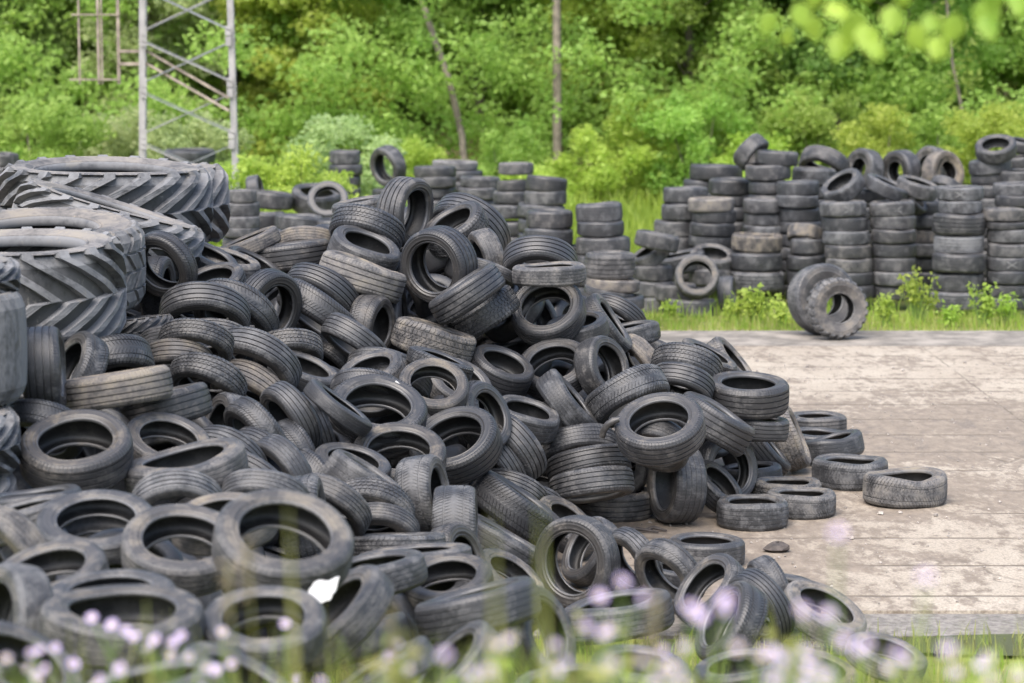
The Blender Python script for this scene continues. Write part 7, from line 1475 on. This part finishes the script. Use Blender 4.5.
# ------------------------------------------------------------------ wild flowers on the bank
def flower(px, py, d, heads, pale, seed, label, hs=.013):
    g_ = np.random.default_rng(seed); top = at(px, py, d); gzv = bank(top.y) - .05
    o = bpy.data.objects.new('wildflower', None); COL.objects.link(o); o.location = (top.x + g_.uniform(-.06, .06), top.y, gzv)
    tag(o, label, 'wildflower', 'lilac wildflowers along the bottom edge')
    st = MB(); T = top - o.location
    st.tube([(0, 0, 0), (T.x * .3, 0, T.z * .5), (T.x * .9, 0, T.z * .88)], [.004, .003, .0025], 5)
    pos_ = [T] + [T + Vector((g_.uniform(-.055, .055), g_.uniform(-.04, .04), g_.uniform(-.05, .02))) for _ in range(heads - 1)]
    for p_ in pos_: st.tube([(T.x * .9, 0, T.z * .88), tuple(p_)], [.0022, .0018], 5)
    v_, q2 = leaves(g_, np.array([[T.x * t_ * .8, 0, T.z * t_] for t_ in (.2, .35, .5, .65)]), 14, (.02, .02, .05), .07); st.add(v_, q2)
    st.build('stem', M_STEM, o)
    for p_ in pos_:
        mb = MB(); tilt = Vector((g_.uniform(-.5, .5), -.75, .8)).normalized(); a1 = tilt.orthogonal().normalized(); a2 = tilt.cross(a1); r_ = hs * g_.uniform(.85, 1.2)
        for k_ in range(22):
            t_ = 6.283 * k_ / 22; u = a1 * math.cos(t_) + a2 * math.sin(t_); w_ = tilt.cross(u) * r_ * .17
            mb.add([tuple(p_ + u * r_ * .25 - w_ * .5), tuple(p_ + u * r_ * .25 + w_ * .5), tuple(p_ + u * r_ + w_ + tilt * r_ * .2), tuple(p_ + u * r_ - w_ + tilt * r_ * .2)], [(0, 1, 2, 3)])
        h_ = mb.build('petals', M_PETALP if pale else M_PETAL, o)
        V, Q = ring_grid([(r_ * .36, -.1 * r_), (r_ * .36, .1 * r_), (r_ * .2, .22 * r_), (r_ * .01, .26 * r_)], 10)
        mt = Matrix((a1, a2, tilt)).transposed(); V = np.array([tuple(p_ + mt @ Vector(v2)) for v2 in V]); link('flower_centre', mesh_np('flower_centre', V, Q, M_YELLOW), h_)
FL = [(112, 625, 6.4, 3, 0, 'three headed lilac flower in front of the large sagging open tyre'), (155, 640, 6.2, 3, 0, 'lilac flower cluster right of the three headed flower'), (170, 655, 6.3, 4, 1, 'pale dense flower cluster low right of the sagging tyre'),
      (181, 636, 6.3, 1, 0, 'single lilac flower above the pale dense cluster'), (55, 648, 6.4, 1, 0, 'pinkish flower near the lower left corner'), (73, 664, 6.2, 1, 0, 'purple flower right of the pinkish one at lower left'), (36, 675, 6.4, 1, 0, 'lowest purple flower in the lower left corner'),
      (285, 624, 6.6, 1, 0, 'single lilac flower before the tyre left of the white sheet'), (222, 632, 6.4, 1, 1, 'pale flower left of the oval tyre'), (232, 664, 6.2, 2, 0, 'two lilac flowers low below the pale flower'), (207, 668, 6.3, 2, 1, 'pale flowers low beside the two lilac ones'), (296, 680, 6.2, 2, 0, 'flowers on the bottom edge under the oval tyre'),
      (510, 640, 4.7, 1, 1, 'pale blurred flower before the bluish blurred tyre'), (586, 627, 4.6, 2, 0, 'purple blurred flower pair right of the bluish blurred tyre'), (555, 645, 4.7, 1, 0, 'small purple flower left of the purple pair'), (600, 597, 4.8, 1, 0, 'blurred lilac flower above the purple pair'), (622, 582, 4.6, 2, 0, 'blurred lilac flowers before the upright open ring\'s foot'),
      (609, 629, 4.7, 1, 1, 'pale flower right of the purple pair'), (690, 608, 4.3, 2, 0, 'large blurred lilac cluster right of centre'), (726, 600, 4.3, 2, 0, 'blurred lilac flower above the mossy tyre'), (672, 668, 4.4, 3, 1, 'pale pinkish cluster at the bottom right of centre'), (490, 668, 4.5, 2, 1, 'white flower at the bottom left of the bluish tyre'),
      (802, 610, 4.2, 1, 0, 'lilac flower in front of the mud washed tyre\'s hole'), (828, 614, 4.2, 1, 0, 'second lilac flower before the mud washed tyre, further right'), (842, 641, 4.2, 1, 0, 'lilac flower under the mud washed tyre'), (866, 645, 4.2, 1, 0, 'lilac flower left of the small dusty open tyre'),
      (838, 533, 3.9, 1, 0, 'lilac flower hanging highest over the concrete'), (925, 577, 3.9, 1, 0, 'lilac flower over the concrete at right'), (948, 650, 4.2, 1, 0, 'lilac flower over the puddle\'s left end'), (765, 655, 4.2, 2, 1, 'pale flowers beside the tan tyre rim'), (1018, 676, 4.4, 2, 1, 'white flower in the lower right corner'), (805, 678, 4.3, 2, 1, 'pale flowers on the bottom edge under the tan rim')]
for i, (px, py, d, hds, pale, lab) in enumerate(FL): flower(px, py, d, hds, pale, 600 + i, lab,   .0125 if d > 5.5 else .011)
g = np.random.default_rng(77)
for i in range(30):
    px = g.uniform(0, 1020); left = px < 420; d = g.uniform(5.6, 6.6) if left else g.uniform(4.0, 5.2)
    flower(px, g.uniform(640, 682), d, int(g.integers(1, 4)), g.random() < .2, 800 + i, 'small lilac flower among many alike in the weeds on the bottom edge', .010)
for i in range(20):
    px = g.uniform(380, 1010); d = g.uniform(4.4, 6.2); py = g.uniform(640, 690) - (25 if 560 < px < 800 else 0)
    top = at(px, py, d); o = bpy.data.objects.new('weed', None); COL.objects.link(o); o.location = (top.x, top.y, bank(top.y) - .05)
    tag(o, 'blurred yellow green weed among many alike along the bottom edge', 'weed', 'blurred weeds near the camera')
    T = top - o.location; st = MB(); tips = []
    for k_ in range(5):
        e = T * g.uniform(.75, 1) + Vector((g.uniform(-.07, .07), g.uniform(-.05, .05), 0)); st.tube([(0, 0, 0), tuple(e * .55), tuple(e)], [.004, .003, .0015], 4); tips += [tuple(e), tuple(e * .9), tuple(e * .8)]
    st.build('stems', M_STEM, o); v_, q2 = leaves(g, np.array(tips), 70, (.035, .035, .05), .035); link('foliage', mesh_np('foliage', v_, q2, M_DRY if i % 4 else M_LEAF[2], False), o)
# dry seed stalks
for i, (px, py, d, lab) in enumerate(((247, 545, 5.2, 'tall dry seed stalk before the ring left of the biggest blurred ring'), (392, 608, 5.4, 'dry brown seed stalk right of the oval tyre'), (655, 600, 4.6, 'dry brown seed stalk left of the large lilac cluster'), (228, 565, 5.4, 'short dry seed stalk in front of the open blurred ring'))):
    top = at(px, py, d); o = bpy.data.objects.new('seed_stalk', None); COL.objects.link(o); o.location = (top.x, top.y, bank(top.y) - .05); tag(o, lab, 'dry plant', 'dry seed stalks on the bank')
    T = top - o.location; mb = MB(); mb.tube([(.05, 0, 0), (.02, 0, T.z * .6), tuple(T)], [.003, .0025, .002], 5); mb.build('stem', M_DRY, o)
    g_ = np.random.default_rng(700 + i); v_, q2 = leaves(g_, np.array([tuple(T - Vector((0, 0, .02 * k_))) for k_ in range(6)]), 70, (.016, .016, .02), .014); link('seed_head', mesh_np('seed_head', v_, q2, M_SEED, False), o)
# broad green stems close to the lens
for i, (px, py, d, lab) in enumerate(((540, 500, 3.6, 'blurred yellow green grass blade before the long dark herringbone tyre'), (492, 515, 3.6, 'blurred grass blade left of the other, before the smooth grey tyre'), (288, 505, 4.4, 'blurred grass blade rising inside the biggest blurred ring'), (146, 600, 5.6, 'green blade before the large sagging open tyre'))):
    top = at(px, py, d); gzv = bank(top.y) - .05; H_ = top.z - gzv; mb = MB()
    P = [Vector((top.x + .03 * (1 - t_), top.y, gzv + H_ * t_)) for t_ in (0, .35, .7, 1)]; wd = [.006, .007, .006, .001]
    mb.add([tuple(p_ + Vector((s2 * w_, 0.002 * s2, 0))) for p_, w_ in zip(P, wd) for s2 in (-1, 1)], [(2*k_, 2*k_+1, 2*k_+3, 2*k_+2) for k_ in range(3)])
    tag(mb.build('grass_blade', M_DRY), lab, 'grass blade', 'single grass blades near the camera')

# ------------------------------------------------------------------ tree beside the camera whose twig hangs into the picture
o = bpy.data.objects.new('tree', None); COL.objects.link(o); o.location = (3.5, 6.8, bank(6.8) - .05); tag(o, 'tree beside the camera whose bright leafy twig hangs into the upper right corner', 'tree')
Oz = Vector(o.location); mb = MB(); mb.tube([(0, 0, 0), (.05, 0, 1.2), (.0, .05, 2.6), (.1, 0, 4.2)], [.11, .09, .07, .04], 10); mb.build('trunk', M_BARK, o, True)
tips = [at(px, py, d) - Oz for px, py, d in ((975, -8, 6.9), (925, 2, 6.8), (880, -4, 6.7), (835, 0, 6.6), (795, 4, 6.6))]
mb = MB(); mb.tube([(0, .02, 2.0)] + [tuple(t_ + Vector((0, 0, .05))) for t_ in tips], [.02, .009, .007, .005, .004, .003], 6); mb.build('branch', M_BARK, o, True)
mb = MB(); g_ = np.random.default_rng(31)
def big_leaf(mb, p_, L, droop, az):
    d2 = Vector((math.cos(az) * (1 - droop), math.sin(az) * .6, -droop)).normalized(); w_ = d2.cross(Vector((.2, -1, .3))).normalized(); n2 = d2.cross(w_)
    rows_ = [(0, .02), (.2, .30), (.45, .40), (.75, .24), (1, .01)]
    V = []
    for t_, wd in rows_:
        V += [tuple(p_ + d2 * L * t_ - w_ * L * wd + n2 * L * .08), tuple(p_ + d2 * L * t_), tuple(p_ + d2 * L * t_ + w_ * L * wd + n2 * L * .08)]
    Q = []
    for k_ in range(4): Q += [(3*k_, 3*k_+1, 3*k_+4, 3*k_+3), (3*k_+1, 3*k_+2, 3*k_+5, 3*k_+4)]
    mb.add(V, Q)
for px, py in ((773, 24), (786, 40), (797, 14), (812, 30), (830, 12), (843, 44), (852, 24), (868, 34), (880, 52), (897, 16), (912, 36), (930, 24), (944, 48), (958, 26), (985, 26), (992, 8), (820, -8), (870, -10), (910, -10), (1000, -6), (1020, 0)):
    big_leaf(mb, at(px, py - 12, 6.65 + g_.uniform(-.15, .15)) - Oz, g_.uniform(.065, .11), g_.uniform(.45, .9), g_.uniform(0, 6.28))
for _ in range(260):
    big_leaf(mb, Vector((g_.uniform(-.7, 1.2), g_.uniform(-.9, .9), g_.uniform(2.3, 4.8))), g_.uniform(.07, .10), g_.uniform(.3, .9), g_.uniform(0, 6.28))
link('foliage', mesh_np('foliage', np.vstack(mb.V), np.vstack(mb.Q), leafy('near_leaf', (.17, .29, .03), (.38, .47, .06), .5, 3), False), o)

# ------------------------------------------------------------------ light, sky, camera
w = bpy.data.worlds.new('World'); scene.world = w; w.use_nodes = True; nt = w.node_tree
bg = nt.nodes['Background']; sky = nt.nodes.new('ShaderNodeTexSky'); sky.sky_type = 'NISHITA'; sky.sun_disc = False
EL, AZ = R(56), R(205)
sky.sun_elevation = EL; sky.sun_rotation = AZ; sky.air_density = 1.0; sky.dust_density = 4.0; sky.ozone_density = 1.0
nt.links.new(sky.outputs[0], bg.inputs[0]); bg.inputs[1].default_value = .15
ld = bpy.data.lights.new('sun', 'SUN'); ld.energy = 1.5; ld.angle = R(60); ld.color = (1, .98, .955)
sun = bpy.data.objects.new('sun', ld); COL.objects.link(sun)
dirv = Vector((math.sin(AZ) * math.cos(EL), math.cos(AZ) * math.cos(EL), math.sin(EL)))
sun.rotation_mode = 'QUATERNION'; sun.rotation_quaternion = dirv.to_track_quat('Z', 'Y'); sun.location = dirv * 60

cd = bpy.data.cameras.new('camera'); cam = bpy.data.objects.new('camera', cd); COL.objects.link(cam); scene.camera = cam
pitch = math.atan((341.5 - 37) / 2560.)
cam.location = (0, 0, 3.8); cam.rotation_euler = (math.pi / 2 - pitch, 0, 0)
cd.sensor_width = 36; cd.lens = 36 * 2560 / 1024; cd.clip_end = 2000; cd.clip_start = .05
cd.dof.use_dof = True; cd.dof.focus_distance = 19.8; cd.dof.aperture_fstop = 1.95; cd.dof.aperture_blades = 9
vs = scene.view_settings; vs.view_transform = 'Standard'; vs.look = 'None'; vs.gamma = 1; vs.use_curve_mapping = False; vs.exposure = 1.36
scene.cycles.use_denoising = True
scene.cycles.max_bounces = 6
